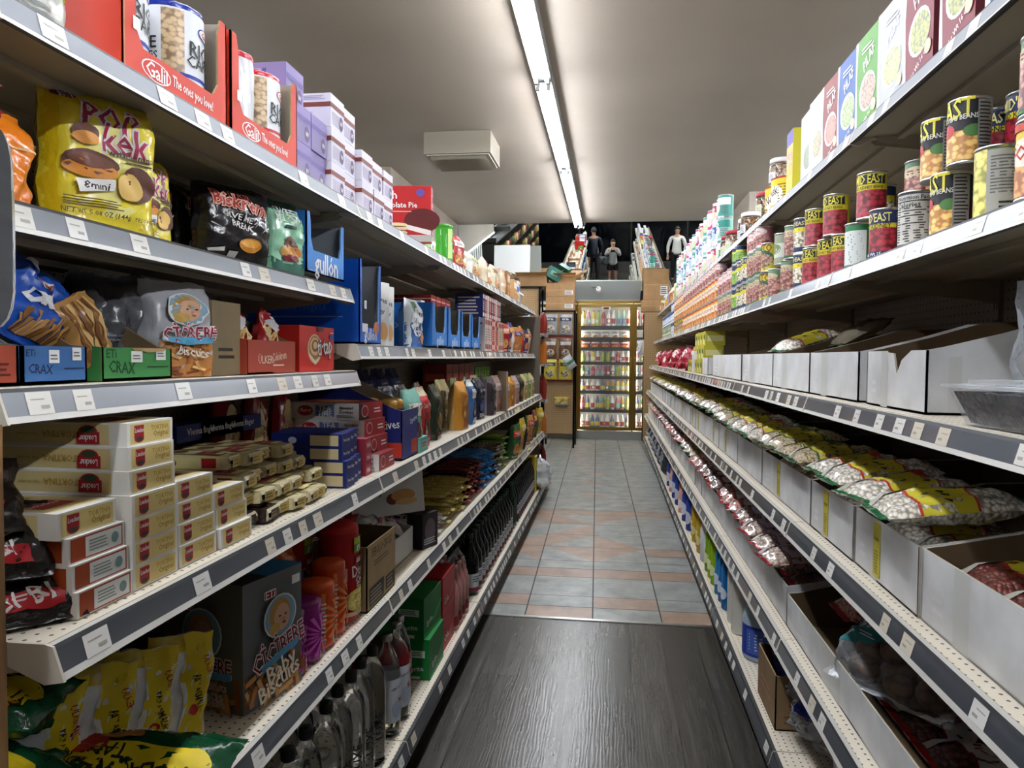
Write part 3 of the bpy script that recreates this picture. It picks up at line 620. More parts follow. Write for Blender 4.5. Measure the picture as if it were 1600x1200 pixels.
put('roll', roll_, (-.95, 6.80, 1.775), 0, 'white and blue wrapped roll lying', 'paper roll', 'at the far end of the left top shelf', rx=pi/2)
def tub(): 
    B = MB(); B.mesh([(-.13, -.08, 0), (.13, -.08, 0), (.13, .08, 0), (-.13, .08, 0), (-.16, -.1, .12), (.16, -.1, .12), (.16, .1, .12), (-.16, .1, .12)], [(0, 3, 2, 1), (0, 1, 5, 4), (1, 2, 6, 5), (2, 3, 7, 6), (3, 0, 4, 7)], 'p#7d8487'); o = B.ob('storage_tub')
    B = MB(); B.mesh([(-.17, -.11, .12), (.17, -.11, .12), (.17, .11, .12), (-.17, .11, .12), (-.17, -.11, .135), (.17, -.11, .135), (.17, .11, .135), (-.17, .11, .135)], [(0, 3, 2, 1), (4, 5, 6, 7), (0, 1, 5, 4), (1, 2, 6, 5), (2, 3, 7, 6), (3, 0, 4, 7)], 'p#d0d4d4'); B.ob('lid', o); return o
put('tub', tub, (-.93, 6.5, 1.7165), RL, 'grey plastic tub with pale lid', 'tub', 'at the far end of the left top shelf', lift=1.7165)
# ================================================================== LEFT SECOND SHELF
def popkek(sd=0, sc=1):
    def f():
        A = [('r', .0, .0, 1, 1, 'f#efdc3c'), ('e', .52, .42, .42, .33, 'f#f3ea8e'), ('T', .52, .79, .52, 'POP', '#e9e4e0', -3, 1.1), ('t', .52, .79, .52, 'POP', '#a01c44', -3, 1.1), ('T', .66, .655, .4, 'kek', '#e9e4e0', -3, 1.3), ('t', .66, .655, .4, 'kek', '#a01c44', -3, 1.3), ('e', .13, .9, .1, .035, '#6a1c34'), ('t', .13, .9, .12, 'ETI', WHT),
             ('t', .7, .56, .42, 'with banana', '#4a3a18'), ('l', .62, .5, .92, .55, 2, '#4a3a18'), ('e', .27, .66, .13, .06, '#5a2c1c'), ('e', .27, .62, .13, .045, '#d9923c'), ('e', .32, .46, .24, .085, '#5a2c1c'), ('e', .32, .41, .23, .06, '#d98c34'), ('e', .32, .47, .2, .05, '#6e3a24'),
             ('e', .74, .36, .17, .13, '#5a2c1c'), ('e', .66, .33, .13, .1, '#e8c06a'), ('p', [(.2, .33), (.5, .36), (.5, .28), (.22, .24)], '#f4f2ee'), ('t', .36, .3, .2, '8mini', BLK), ('l', .08, .14, .62, .21, 4, '#5a4a18'), ('t', .36, .1, .6, 'NET WT 5.08 OZ (144g)', '#4a3c10'), ('t', .84, .1, .26, 'PESO NETO', '#4a3c10')]
        return pouch('cake_bag', .175, .225, .085, 'f#e6c818', A, 'f#c9a912', 'flat', sd, crimp='f#d9b913', amp=.003, nv=24)
    return f
on('L2', 1.095, .09, 'pk0', popkek(1), 'big yellow mini cake bag standing', 'cake bag', inset=.03, rot=-26)
on('L2', 1.268, .09, 'pk1', popkek(5), 'smaller yellow mini cake bag beside the big one', 'cake bag', inset=.075, rot=0, sc=(.75, .7, .78))
on('L2', .86, .09, 'pk2', popkek(8), 'yellow mini cake bag behind the clear plastic holder', 'cake bag', inset=.13, rot=10, sc=(.9, .9, .95))
def orange_bag(): return pouch('wafer_bag', .1, .13, .06, 'f#e8801c', [('r', .05, .6, .95, .62, '#f4c890'), ('r', .1, .1, .5, .3, '#d05a10')], style='block', seed=4)
on('L2', .87, .06, 'ob', orange_bag, 'bright orange wrapper bag', 'snack bag', inset=.03)
def biskrem(sd):
    def f():
        A = [('t', .5, .86, .3, 'ÜLKER', '#8a3028'), ('T', .5, .77, .68, 'Biskrem', '#e8b8a8', -6, 1.25), ('t', .5, .77, .68, 'Biskrem', '#a83024', -6, 1.25), ('t', .5, .58, .5, 'GIVE ME A', '#e2e0dc', -8), ('t', .5, .48, .34, 'BREAK', '#e2e0dc', -8), ('e', .62, .25, .16, .09, '#d0882a'), ('e', .62, .27, .13, .05, '#e8aa4c'), ('p', [(.1, .16), (.3, .2), (.3, .15), (.12, .13)], '#d8d8d8'), ('r', .36, .02, .46, .16, '#b8b8b8')]
        A += [('p', [(.5+.3*cos(a), .3+.2*sin(a)), (.5+.45*cos(a+.04), .3+.36*sin(a+.04)), (.5+.45*cos(a), .3+.36*sin(a))], '#d8d8d8') for a in (.6, 1.0, 1.5, 2.0, 2.6)]
        return pouch('biscuit_bag', .17, .185, .085, 'f#141215', A, style='pillow', seed=sd, amp=.003)
    return f
on('L2', 1.52, .09, 'bk0', biskrem(3), 'black biscuit bag in front', 'biscuit bag', inset=.03, rot=-26, sc=(1.15, 1, .95))
on('L2', 1.36, .09, 'bk1', biskrem(6), 'black biscuit bag pushed to the back', 'biscuit bag', inset=.14, rot=4)
on('L2', 1.58, .09, 'bk1', biskrem(6), 'black biscuit bag behind the front one', 'biscuit bag', inset=.17, rot=4)
def green_bisk():
    A = [('r', 0, .0, 1, .22, '#2e6a58'), ('e', .5, .3, .5, .16, '#8fc7a4'), ('t', .5, .84, .6, 'SWEET', '#e9f2ea', -3), ('t', .5, .74, .7, 'MELODY', '#e9f2ea', -3), ('r', .38, .62, .66, .66, '#1e3a34'), ('e', .5, .4, .2, .12, '#5a3020'), ('e', .42, .3, .2, .09, '#d8a45a'), ('e', .62, .3, .16, .08, '#c8843a'), ('e', .5, .22, .22, .05, '#7a2430')]
    return pouch('biscuit_bag', .135, .185, .08, 'f#8fc7a4', A, 'f#2e5a50', 'block', 9, top_c='f#2e5a50')
on('L2', 1.715, .08, 'gbk', green_bisk, 'mint green biscuit bag', 'biscuit bag', inset=.02, rot=-16)
def gtray():
    A = [('t', .5, .14, .62, 'gullón', WHT, 0, 1.1), ('l', .05, .03, .3, .05, 1, '#a0c8f0')]
    return tray('display_box', .26, .22, .155, .06, '#2f7fce', '#8d949c', A, [('l', .5, .04, .9, .1, 2, '#8ab8e8')], post=.1, edge='#7fb2e2', side_c='#2a76c6')
on('L2', 1.885, .22, 'gtr', gtray, 'blue cut-away display tray half empty', 'display box', inset=.0)
def cookie_pack(): return pouch('cookie_pack', .11, .08, .05, 'f#c8ccd4', [('r', .1, .3, .9, .7, '#3a6ab8'), ('e', .7, .4, .15, .2, '#c87a3a')], style='pillow', seed=2)
on('L2', 1.9, .05, 'cpk', cookie_pack, 'small cookie pack lying inside the blue tray', 'cookie pack', z=.01, inset=.03)
# ================================================================== LEFT THIRD SHELF (nearest section)
def low_tray(c, dark, art, w=.135, key='x', hl=.052, back=.16, inner='k#7d6a4c'):
    return lambda: tray('display_box', w, .3, hl, hl, c, inner, art, [('l', .7, .2, .9, .5, 2, dark)], post=0, back=back, edge='k#8a7450')
CR = lambda dk: [('t', .12, .82, .13, 'ETi', dk), ('t', .26, .4, .36, 'CRAX', dk, -4, 1.1), ('r', .38, .55, .54, .9, '#efefec'), ('l', .4, .62, .52, .8, 2, '#777'), ('r', .74, .62, .89, .97, '#efefec'), ('l', .76, .7, .87, .88, 2, '#777'), ('l', .6, .36, .95, .44, 1, dk)]
on('L3', .80, .3, 'trR', low_tray('#a84a34', '#3a1410', [('l', .1, .2, .9, .6, 3, '#5c2018')], .085), 'red-brown low display box at the very left', 'display box', inset=.014)
on('L3', .907, .3, 'trB', low_tray('#3f6ea8', '#16284a', CR('#1a2c50'), .118), 'blue low display box of cracker sticks', 'display box', inset=.014)
on('L3', 1.085, .3, 'trG', low_tray('#3f8a4a', '#143a1c', CR('#12401e')+[('p', [(.38, 1), (.42, .9), (.5, .93), (.6, .86), (.85, .9), (.9, 1)], 'k#b09468')], .175), 'green low display box of cracker sticks', 'display box', inset=.014)
on('L3', 1.555, .3, 'trC', low_tray('#a8402e', '#3a1410', [('t', .36, .45, .3, 'ÜLKER', '#e8c8b0'), ('t', .64, .5, .3, 'Çokokrem', '#e8c8b0', 6, 1.6), ('l', .5, .2, .75, .3, 1, '#e8c8b0')], .235, hl=.075, back=.165), 'red-fronted cardboard display box of biscuits', 'display box', inset=.014)
def crax_bag(sd):
    def f():
        A = [('r', .42, .55, .62, .68, WHT), ('r', .435, .56, .605, .67, '#b01c24'), ('t', .52, .615, .13, 'ETi', WHT), ('T', .5, .42, .5, 'CRAX', '#e9ecf2', 6, 1.2), ('t', .5, .42, .5, 'CRAX', '#f6f6f6', 6, 1.2), ('e', .3, .74, .12, .07, '#cfd8ec')]
        rr = random.Random(sd)
        for i in range(14): x = .22+i*.04; h_ = .1+.12*rr.random(); A.append(('p', [(x, .06), (x+.035, .06), (x+.045, .06+h_), (x+.01, .06+h_)], rr.choice(('#b88a4a', '#8a5f2c', '#c99c5c'))))
        return pouch('cracker_bag', .16, .19, .075, 'f#1f52b4', A, style='pillow', seed=sd, amp=.006)
    return f
on('L3', .915, .08, 'cx1', crax_bag(4), 'shiny blue cracker bag tipped sideways', 'cracker bag', z=.02, inset=.035, rx=radians(-18), ry=radians(24), sc=(.95, 1, .78))
on('L3', .845, .08, 'cx2', crax_bag(9), 'shiny blue cracker bag behind the tipped one', 'cracker bag', z=.02, inset=.14, rx=radians(-10), sc=(.9, 1, .75))
def stick_bag(): return pouch('stick_cracker_bag', .07, .15, .04, 'f#b88a50', [('r', .1+.13*i, .05, .17+.13*i, .95, ('#7a4c22', '#d8b070')[i % 2]) for i in range(6)], style='block', seed=3)
on('L3', 1.03, .05, 'stk', stick_bag, 'clear bag of brown cracker sticks', 'cracker bag', z=.006, inset=.03, rot=0, ry=radians(-24), sc=(1, 1, .78))
def baby(cu, cv, r, A, asp=1.0):
    q = r*asp
    A += [('e', cu, cv, r*1.08, q*1.08, WHT), ('e', cu, cv, r, q, '#8fb6cc'), ('e', cu-.05*r, cv+.1*q, r*.68, q*.78, '#c99a4e'), ('e', cu+.08*r, cv-.08*q, r*.52, q*.66, '#e8b898'), ('e', cu-.4*r, cv-.55*q, r*.35, q*.3, '#d8b060'), ('e', cu-.08*r, cv+.0*q, r*.07, q*.05, '#3a2818'), ('e', cu+.3*r, cv+.0*q, r*.07, q*.05, '#3a2818'), ('e', cu+.15*r, cv-.18*q, r*.07, q*.06, '#d89a78'), ('e', cu+.18*r, cv-.38*q, r*.13, q*.06, '#a83a38')]
def cici_bag(sd):
    def f():
        A = [('r', .1, .0, .95, .36, 'f#c88a4c')]
        rr = random.Random(sd)
        for i in range(16): x = .12+.75*rr.random(); y = .03+.28*rr.random(); a = rr.random()*3; A.append(('p', [(x+.1*cos(a), y+.05*sin(a)), (x+.1*cos(a+.5), y+.05*sin(a+.5)), (x-.1*cos(a), y-.05*sin(a)), (x-.1*cos(a+.5), y-.05*sin(a+.5))], rr.choice(('#e0a860', '#b06a30', '#f0c888', '#8a4a20'))))
        baby(.5, .7, .27, A, .6)
        A += [('T', .5, .47, .8, 'CİCİBEBE', '#efe8e8', 3, 1.35), ('t', .5, .47, .8, 'CİCİBEBE', '#a02440', 3, 1.35), ('p', [(.14, .41), (.5, .39), (.88, .42), (.88, .36), (.5, .33), (.14, .36)], '#5aa8cc'), ('t', .55, .26, .5, 'Biscuits', '#f4ece0', -6)]
        return pouch('baby_biscuit_bag', .135, .18, .08, 'f#b4b6bb', A, 'f#55565a', 'block', sd, amp=.004)
    return f
on('L3', 1.27, .09, 'cb1', cici_bag(3), 'silver baby biscuit bag in front', 'biscuit bag', inset=.03, rot=-24)
def grey_bag(): return pouch('foil_bag', .16, .185, .08, 'f#4a4b50', [('r', .2, .35, .9, .37, '#6e7076'), ('r', .2, .39, .9, .41, '#6e7076')], style='pillow', seed=12, amp=.008)
on('L3', 1.19, .08, 'fb1', grey_bag, 'crumpled grey foil bag beside the silver one', 'foil bag', inset=.1, rot=-20); on('L3', 1.25, .08, 'fb1', grey_bag, 'crumpled grey foil bag behind the silver one', 'foil bag', inset=.2, rot=14)
def kraft_side(): return carton('shipping_carton', .11, .3, .15, 'k#8b7a5c', [('l', .2, .2, .8, .4, 2, '#3a3020')], [('r', .78, .12, .9, .28, '#3a3224'), ('r', .8, .14, .88, .26, '#8b7a5c')], faces={'top': 'k#6d5d42'})
on('L3', 1.385, .3, 'krs', kraft_side, 'plain brown carton between foil bag and red-fronted box', 'carton', inset=.03)
def cokok(sd): return lambda: pouch('biscuit_pack', .075, .15, .04, 'f#a81c20', [('r', .12, .0, .3, .8, '#e8c890'), ('r', .4, .0, .58, .85, '#e0b870'), ('e', .5, .8, .35, .12, '#d8d8dc'), ('r', .7, .0, .85, .7, '#e8c890')], style='pillow', seed=sd, amp=.005)
for i in range(5): on('L3', 1.49+.035*i, .04, f'ck{i%3}', cokok(i % 3), 'red and gold biscuit pack leaning in the red-fronted box', 'biscuit pack', z=.008, inset=.04+.03*(i % 3), ry=radians(-20+11*i), sc=(1, 1, .82+.05*(i % 3)))
def titap():
    A = [('e', .42, .5, .2, .33, '#e6c89a'), ('e', .42, .53, .17, .27, '#b8844c'), ('e', .42, .55, .14, .2, '#e6c89a'), ('e', .42, .57, .1, .14, '#9a6434'), ('e', .42, .58, .06, .08, '#e6c89a'), ('p', [(.24, .42), (.42, .22), (.6, .42), (.6, .36), (.42, .14), (.24, .34)], '#f0e2c8'), ('T', .7, .5, .45, 'ti·tap', '#8e1812', 6, 1.25), ('t', .7, .5, .45, 'ti·tap', WHT, 6, 1.25), ('r', .84, .74, .97, .84, '#3a4ab0'), ('l', .85, .86, .96, .9, 1, WHT), ('p', [(.46, 1), (.66, 1), (.63, .9), (.49, .9)], '#6a1a14')]
    return carton('biscuit_box', .225, .12, .118, '#cc2118', A, [('r', .05, .7, .35, .88, '#3a4ab0'), ('l', .1, .2, .9, .4, 2, '#e89a90')], faces={'left': '#b01a14'})
on('L3', 1.822, .12, 'ttp', titap, 'bright red wafer box with round biscuit picture', 'biscuit box', inset=.02)
# ================================================================== LEFT MID-HEIGHT SHELF (far sections)
def bigblue():
    A = [('t', .5, .09, .6, 'gullón', WHT), ('r', .2, .42, .3, .52, '#dfe6ee'), ('r', .1, .14, .35, .24, '#e8eef6'), ('e', .75, .2, .12, .08, '#c87840')]
    return tray('display_box', .2, .36, .255, .05, '#1668d8', '#8d9096', A, [('t', .5, .42, .4, 'Fibra 160gx13', '#4a8ae8', 0, 1.2), ('l', .2, .3, .9, .33, 1, '#8ab4f0')], post=.1, edge='#88b4ee', side_c='#0f58c8')
on('LF', 2.19, .36, 'bgb', bigblue, 'large cobalt blue display box with cut-away front', 'display box', inset=.0)
def bisc_box(c, c2, kind):
    def f():
        A = [('r', .0, .62, 1, 1, '#f4f4f0'), ('r', .3, .8, .6, .96, '#3a7a2c'), ('t', .5, .7, .8, 'Sugarfree' if kind else 'No Sugar', '#28407a'), ('e', .5, .55, .4, .16, '#eef2f6'), ('t', .5, .53, .6, 'No Sugar', '#28407a'), ('e', .36, .28, .22, .16, '#cf8e48'), ('e', .36, .29, .18, .12, '#dfa45c'), ('e', .72, .22, .2, .15, '#dfa45c'), ('l', .1, .04, .9, .1, 2, WHT)]
        return carton('biscuit_box', .15, .06, .22, c, A, [('t', .5, .5, .85, 'SUGAR FREE', '#c8882c', 90) if kind else ('r', .1, .1, .9, .9, c2), ('e', .5, .2, .35, .12, '#d8a050')], [], faces={'left': c2, 'top': '#e8e6d0'})
    return f
on('LF', 2.40, .15, 'sb1', bisc_box('#dfe6ea', '#efe6a8', 1), 'pale sugarfree biscuit box with yellow side', 'biscuit box', inset=.0, rot=-14)
on('LF', 2.54, .15, 'sb1', bisc_box('#dfe6ea', '#efe6a8', 1), 'pale sugarfree biscuit box, second one', 'biscuit box', inset=.02, rot=-8)
def nosugar():
    A = [('r', .0, .0, 1, .5, 'f#2a6ab8'), ('e', .48, .52, .42, .3, '#eef2f6'), ('r', .3, .82, .6, .96, '#3a7a2c'), ('t', .5, .72, .7, 'No Sugar', '#1a2440', -6), ('t', .5, .5, .62, 'No Sugar', '#1a2440', -6), ('t', .5, .4, .4, 'added', '#1a2440', -6), ('e', .78, .2, .14, .14, '#c88a5c')]
    return pouch('biscuit_bag', .19, .19, .06, 'f#dfe8f0', A, 'f#2f74c4', 'block', 7, amp=.003)
on('LF', 2.80, .07, 'nsg', nosugar, 'blue and white no sugar biscuit bag', 'biscuit bag', inset=.01)
def midblue():
    A = [('t', .5, .1, .5, 'gullón', '#cfe2f6')]
    return tray('display_box', .26, .26, .185, .06, '#2f80d2', '#77705f', A, [('t', .5, .5, .3, 'x 18', '#bcd8f4')], post=.14, edge='#88b4ee', side_c='#1f78d6')
for y in (3.12, 3.42, 3.70, 3.97): on('LF', y, .26, 'mdb', midblue, 'mid-blue display tray of biscuit packs', 'display box', inset=.0)
def bpk(c, sd): return lambda: carton('biscuit_box', .07, .05, .2, c, [('e', .5, .3, .4, .2, '#eef2f6'), ('t', .5, .3, .6, 'No Sugar', '#1a2440'), ('r', .1, .7, .9, .9, '#eef2f6')], [('r', .2, .1, .8, .9, '#eef2f6')], faces={'top': '#dfe8f0'})
for i in range(8): on('LF', 3.06+.135*i+(i//2)*.02, .05, f'bp{i%2}', bpk(('#5a9ad8', '#e4ecf2')[i % 2], i), ('sky blue', 'white')[i % 2]+' biscuit pack standing in a blue tray', 'biscuit pack', z=.007, inset=.06+.04*(i % 3), rot=(i*31 % 20)-10, sc=(1, 1, 1.05 if i % 3 else .9))
on('LF', 2.95, .16, 'mdt', lambda: carton('biscuit_box', .2, .16, .21, '#2a66a8', [('r', .3, .5, .7, .95, '#f4f4f0'), ('r', .4, .7, .6, .9, '#3a7a2c')], [('r', .2, .5, .8, .95, '#f4f4f0')], faces={'top': '#4a86c0'}), 'blue biscuit carton with white panel behind trays', 'biscuit box', inset=.22)
def redstack(): return carton('wafer_box', .1, .25, .27, '#8e1c1c', [('r', .05, .9, .95, .93, '#d8a8a0'), ('l', .1, .1, .9, .5, 4, '#c86a60')], [('r', .0, .92, 1, .94, '#d8a8a0'), ('r', .33, 0, .34, 1, '#c86a60'), ('r', .66, 0, .67, 1, '#c86a60')])
for i in range(4): on('LF', 3.55+.11*i, .25, 'rdk', redstack, 'tall dark red wafer box behind blue trays', 'wafer box', inset=.14, z=.001)
def spine(c, c2): return lambda: carton('wafer_box', .055, .17, .2, c, [('r', .1, .05, .9, .2, c2), ('r', .1, .8, .9, .95, c2), ('l', .2, .3, .8, .7, 5, c2)], [('l', .1, .1, .9, .9, 6, c2)])
sp = ['#c9c2c0', '#d8cfc8', '#cfc6c0', '#e0d8d0', '#b83028', '#c93a2c', '#d0b8ac', '#b8392e', '#d9cbb8', '#c2b49c', '#d4c8b2', '#b89a80']
for i, c in enumerate(sp):
    red = c[1] in 'b' and c[3] in '3' or c == '#c93a2c' or c == '#b8392e'
    on('LF', 4.32+.062*i+.02*(i > 6), .17, 'sp'+c, spine(c, '#a02a24' if not red else '#f0d8d0'), ('red' if red else 'pale')+' slim wafer box in the upright row', 'wafer box', inset=.005)
    if i < 9: on('LF', 4.32+.08*i, .17, 'sq%d' % (i % 4), spine(('#26336e', '#9c2a26', '#c8beb4', '#b02c22')[i % 4], '#e4d8d0'), ('navy', 'dark red', 'beige', 'red')[i % 4]+' slim wafer box stacked in the upper row', 'wafer box', z=.203, inset=.02, sc=(1.3, 1, .72))
cols = [('#a82a26', '#e0a070', 'red snack bag'), ('#c87a2c', '#4a3a86', 'orange and violet snack bag'), ('#39307a', '#e0a040', 'violet snack bag'), ('#d08a3a', '#8a2a20', 'orange snack bag'), ('#ded6cc', '#c03a30', 'white snack bag with red print')]
for i in range(16):
    c, c2, nm = cols[i % 5]; on('LF', 5.13+.105*i, .06, f'fl{i%5}', gen_pouch(.12, .2, .06, c, c2, '#f0e8e0', i % 5, 'block'), nm+' in the far row', 'snack bag', inset=.01+.03*(i % 2), rot=(i*47 % 40)-20, rx=radians(8), sc=(1, 1, (1, .8, 1.1)[i % 3]))
# ================================================================== LEFT FOURTH SHELF
def loacker_long(w=.295, d=.105):
    F = [('r', .02, .08, .9, .92, '#e2cf94'), ('p', [(.03, .12), (.2, .12), (.27, .3), (.27, .7), (.2, .88), (.03, .88)], '#3f1f14'), ('e', .2, .5, .05, .38, '#6d3a26'), ('t', .62, .5, .2, 'TORTINA', '#b8963c', 180), ('t', .44, .5, .12, 'Triple Chocolate', '#b8963c', 180, 1.2), ('r', .72, .1, .85, .62, '#a81e26'), ('e', .785, .62, .055, .28, '#a81e26'), ('e', .785, .7, .04, .14, '#2e4a34'), ('t', .785, .34, .1, 'Loacker', WHT, 180, 1.5)]
    return F
def tortina(kind):
    """flat box lying with its long side towards the camera and its end on the aisle"""
    def f():
        w, d, h = .112, .295, .036
        if kind == 'o':
            E_ = [('r', .04, .06, .96, .94, '#b83a28'), ('r', .05, .08, .28, .92, '#a8451c'), ('r', .28, .12, .93, .88, '#f2f2f0'), ('l', .34, .25, .7, .75, 4, '#8a9a98'), ('e', .8, .5, .07, .22, '#7a9a98')]
            Sd = [('r', .62, .1, .97, .9, '#a8451c'), ('e', .66, .5, .08, .36, '#5e2a18'), ('t', .82, .5, .07, 'OZ', '#d87a40', 180, 1.3)]
        else:
            E_ = [('r', .06, .08, .94, .92, '#e4ce86'), ('r', .14, .3, .34, .86, '#a81e26'), ('e', .24, .3, .1, .18, '#a81e26'), ('e', .24, .28, .07, .1, '#3a3a34'), ('t', .24, .66, .19, 'Loacker', WHT, 0, 1.5), ('t', .68, .68, .4, 'TORTINA', '#b8963c'), ('t', .7, .38, .34, 'Original', '#a88430')]
            Sd = [(a[0],)+a[1:] for a in loacker_long()]
        T = [('r', .06, .05, .94, .95, '#e6d394'), ('p', [(.1, .5), (.9, .5), (.9, .95), (.1, .95)], '#4a2a1c'), ('e', .55, .55, .28, .1, '#5c3420'), ('r', .15, .12, .7, .3, '#a81e26'), ('t', .42, .21, .5, 'Loacker', WHT, 0, 1), ('t', .5, .4, .6, 'TORTINA', '#b8963c')]
        return carton('wafer_box', w, d, h, '#efece4', E_, Sd, [], T)
    return f
h_ = .0365
for i in range(7):   # main front column of seven
    on('L4', 1.03+.0035*(i > 3)*(i-3), .295, 'trt', tortina('y'), 'cream and gold wafer box', 'wafer box', z=i*h_*.985, inset=.02 if i < 4 else .022+.004*(i-3), row=f'{ORD[i].replace("nearest","lowest")}{" from the bottom" if i else ""} in seven-box stack')
for i, k in enumerate('oooy'):
    on('L4', .914+.0 *i-.01*(i == 3), .295, 'tro' if k == 'o' else 'trt', tortina(k), 'orange-labelled wafer box' if k == 'o' else 'cream and gold wafer box', 'wafer box', z=i*h_*.985, inset=.018+.006*i, row=('bottom of the nearest stack', 'second of the nearest stack', 'third of the nearest stack', 'topmost of the nearest stack')[i])
for i in range(4): on('L4', 1.15, .295, 'trt', tortina('y'), 'cream and gold wafer box', 'wafer box', z=i*h_*.985, inset=.022+.002*i, row=('bottom', 'second', 'third', 'topmost')[i]+' of the four-box stack')
for i in range(3): on('L4', 1.272-.01*(i > 1), .295, 'trt', tortina('y'), 'cream and gold wafer box', 'wafer box', z=i*h_*.985, inset=.018+.01*(i > 0), row=('bottom', 'middle', 'topmost')[i]+' of the three-box stack')
def tortina_back(k): return k
on('L4', 1.0, .112, 'trbk', lambda: carton('wafer_box', .3, .112, .04, '#efece4', [('r', .02, .08, .8, .92, '#c8b472'), ('r', .55, .1, .7, .9, '#a81e26'), ('t', .62, .4, .13, 'Loacker', WHT, 180), ('r', .83, .1, .98, .9, '#e4ce86'), ('r', .87, .3, .92, .8, '#a81e26')], [], [], [('r', .03, .05, .97, .95, '#8a5a3a')]), 'long cream wafer box lying across the back', 'wafer box', z=.145, inset=.33, row='near the pegboard')
on('L4', .93, .112, 'trb2', lambda: carton('wafer_box', .28, .112, .14, '#e4e0d4', [('r', .7, .72, .98, .96, '#e4ce86'), ('r', .74, .78, .8, .94, '#a81e26'), ('r', .1, .1, .6, .9, '#2a2624'), ('r', .15, .55, .55, .85, '#55555a')]), 'dark and cream wafer box under the long one', 'wafer box', inset=.33, row='near the pegboard')
def swirl_cookie(sd):
    def f():
        A = [('r', .12, .12, .8, .3, '#b01822'), ('t', .42, .24, .5, 'BI BI', WHT, 10), ('l', .16, .2, .66, .28, 2, '#f0d0d0')]
        cx, cy = .55, .64
        A.append(('e', cx, cy, .27, .22, '#e0bc84'))
        for k in range(8): a = k*pi/4; A.append(('p', [(cx, cy), (cx+.26*cos(a), cy+.21*sin(a)), (cx+.26*cos(a+.3), cy+.21*sin(a+.3))], '#43291a'))
        return pouch('cookie_pack', .14, .17, .055, 'f#17110f', A, style='pillow', seed=sd, amp=.004)
    return f
for i, (y, z, ins, r) in enumerate(((.825, .0, .0, -12), (.80, .06, .03, -6), (.79, .12, .06, -10), (.775, .0, .14, -15))):
    on('L4', y, .06, f'sw{i%2}', swirl_cookie(i % 2+2), ('lowest', 'middle', 'upper', 'rear')[i]+' red and black swirl cookie pack', 'cookie pack', z=z, inset=ins+.02, rot=-r-50, rx=-.85, sc=(.9, .9, .75))
# flow-wrapped gold wafer packs
def goldpack(k, L=.19):
    def f():
        w, d, h = .062, L, .034; B = MB(); c = 'f#dcd0a4'
        if k == 'd': c = 'f#332420'
        n = 10
        def P(u, v):     # u round section, v along the length (y)
            a = 2*pi*u; e = .25 if v < .001 or v > .999 else (1 if .1 < v < .9 else .8)
            cx, cz = cos(a), sin(a); m_ = max(abs(cx), abs(cz)); return (w/2*cx/m_*(1 if e > .3 else 1.05)+wr(u, v*2, 3, .0015), (v-.5)*d, h/2+h/2*cz/m_*(e if e < 1 else 1)+wr(v*3, u, 5, .001))
        vs = [0, .03, .1, .3, .5, .7, .9, .97, 1]
        B.grid(lambda u, v: P(u+.125/1, vs[int(round(v*8))]), 16, 8, c, False, (lambda u, v: ('f#cfc6a8' if int(v*8) in (0, 7) else c)), True)
        T = [('r', .1, .12, .9, .88, '#e4d89c' if k != 'd' else '#55453c'), ('r', .15, .2, .8, .42, '#a81e26'), ('t', .48, .31, .5, 'Loacker', WHT), ('e', .5, .65, .3, .1, '#7a4a2a')]
        draw(B, lambda u, v, o: (-w/2+u*w, -d/2+v*d, h+.0012+o), w, d, T)
        draw(B, lambda u, v, o: (-w/2-.0014-o, d/2-u*d, v*h), d, h, [('r', .12, .15, .88, .85, '#e2d496' if k != 'd' else '#4a3c34'), ('r', .68, .2, .84, .8, '#a81e26'), ('e', .3, .5, .1, .3, '#7a4a2a')])
        draw(B, lambda u, v, o: (-w/2+u*w, -d/2-.0006-o, v*h), w, h, [('r', .15, .2, .85, .8, '#c8b060' if k != 'd' else '#2a1c18'), ('l', .2, .3, .7, .7, 2, '#8a7030')])
        return B.ob('wafer_pack')
    return f
rr = random.Random(21)
for lay in range(4):
    n = (6, 6, 5, 4)[lay]
    for i in range(n):
        y = 1.368+.068*i+.02*lay+(lay > 1)*.0+rr.uniform(-.006, .006)
        if y > 1.80: continue
        on('L4', y, .19, 'gpd' if (lay == 0 and i < 2) else 'gpk', goldpack('d' if (lay == 0 and i < 2) else 'g'), 'dark chocolate wafer pack' if (lay == 0 and i < 2) else 'gold wrapped wafer pack', 'wafer pack', z=lay*.0365, inset=.02+rr.uniform(0, .03)+.02*lay, rot=rr.uniform(-9, 9), row=('bottom', 'second', 'third', 'top')[lay]+' layer of the pile')
for lay in range(4):
    for i in range(2): on('L4', 1.24+.15*i+.03*lay*0, .062, 'gpl', goldpack('g', .30), 'long gold wafer pack', 'wafer pack', z=.11*(i == 0)*0+lay*.0365+.0, inset=.327, rot=90, row=('bottom', 'second', 'third', 'top')[lay]+' layer, rear pile', sc=(1, 1.0 if i else .9, 1))
def vienn(): return carton('biscuit_box', .062, .2, .036, '#1d2a78', [('t', .55, .5, .8, 'Vienna  finger', WHT, 0, 1.3), ('r', .02, .1, .1, .9, '#3a4ab0')], [('r', .55, .12, .95, .9, '#e0cfa0'), ('e', .3, .5, .06, .25, '#dfe4f4')], [], [('r', .2, .1, .8, .9, '#26348a')])
for c in range(3):
    for i in range(4): on('L4', 1.865+.066*c-.012*c, .2, 'vnn', vienn, 'navy blue biscuit box', 'biscuit box', z=i*.0362, inset=.015+.012*(i > 1)+.01*c, row=('bottom', 'second', 'third', 'top')[i]+' layer')
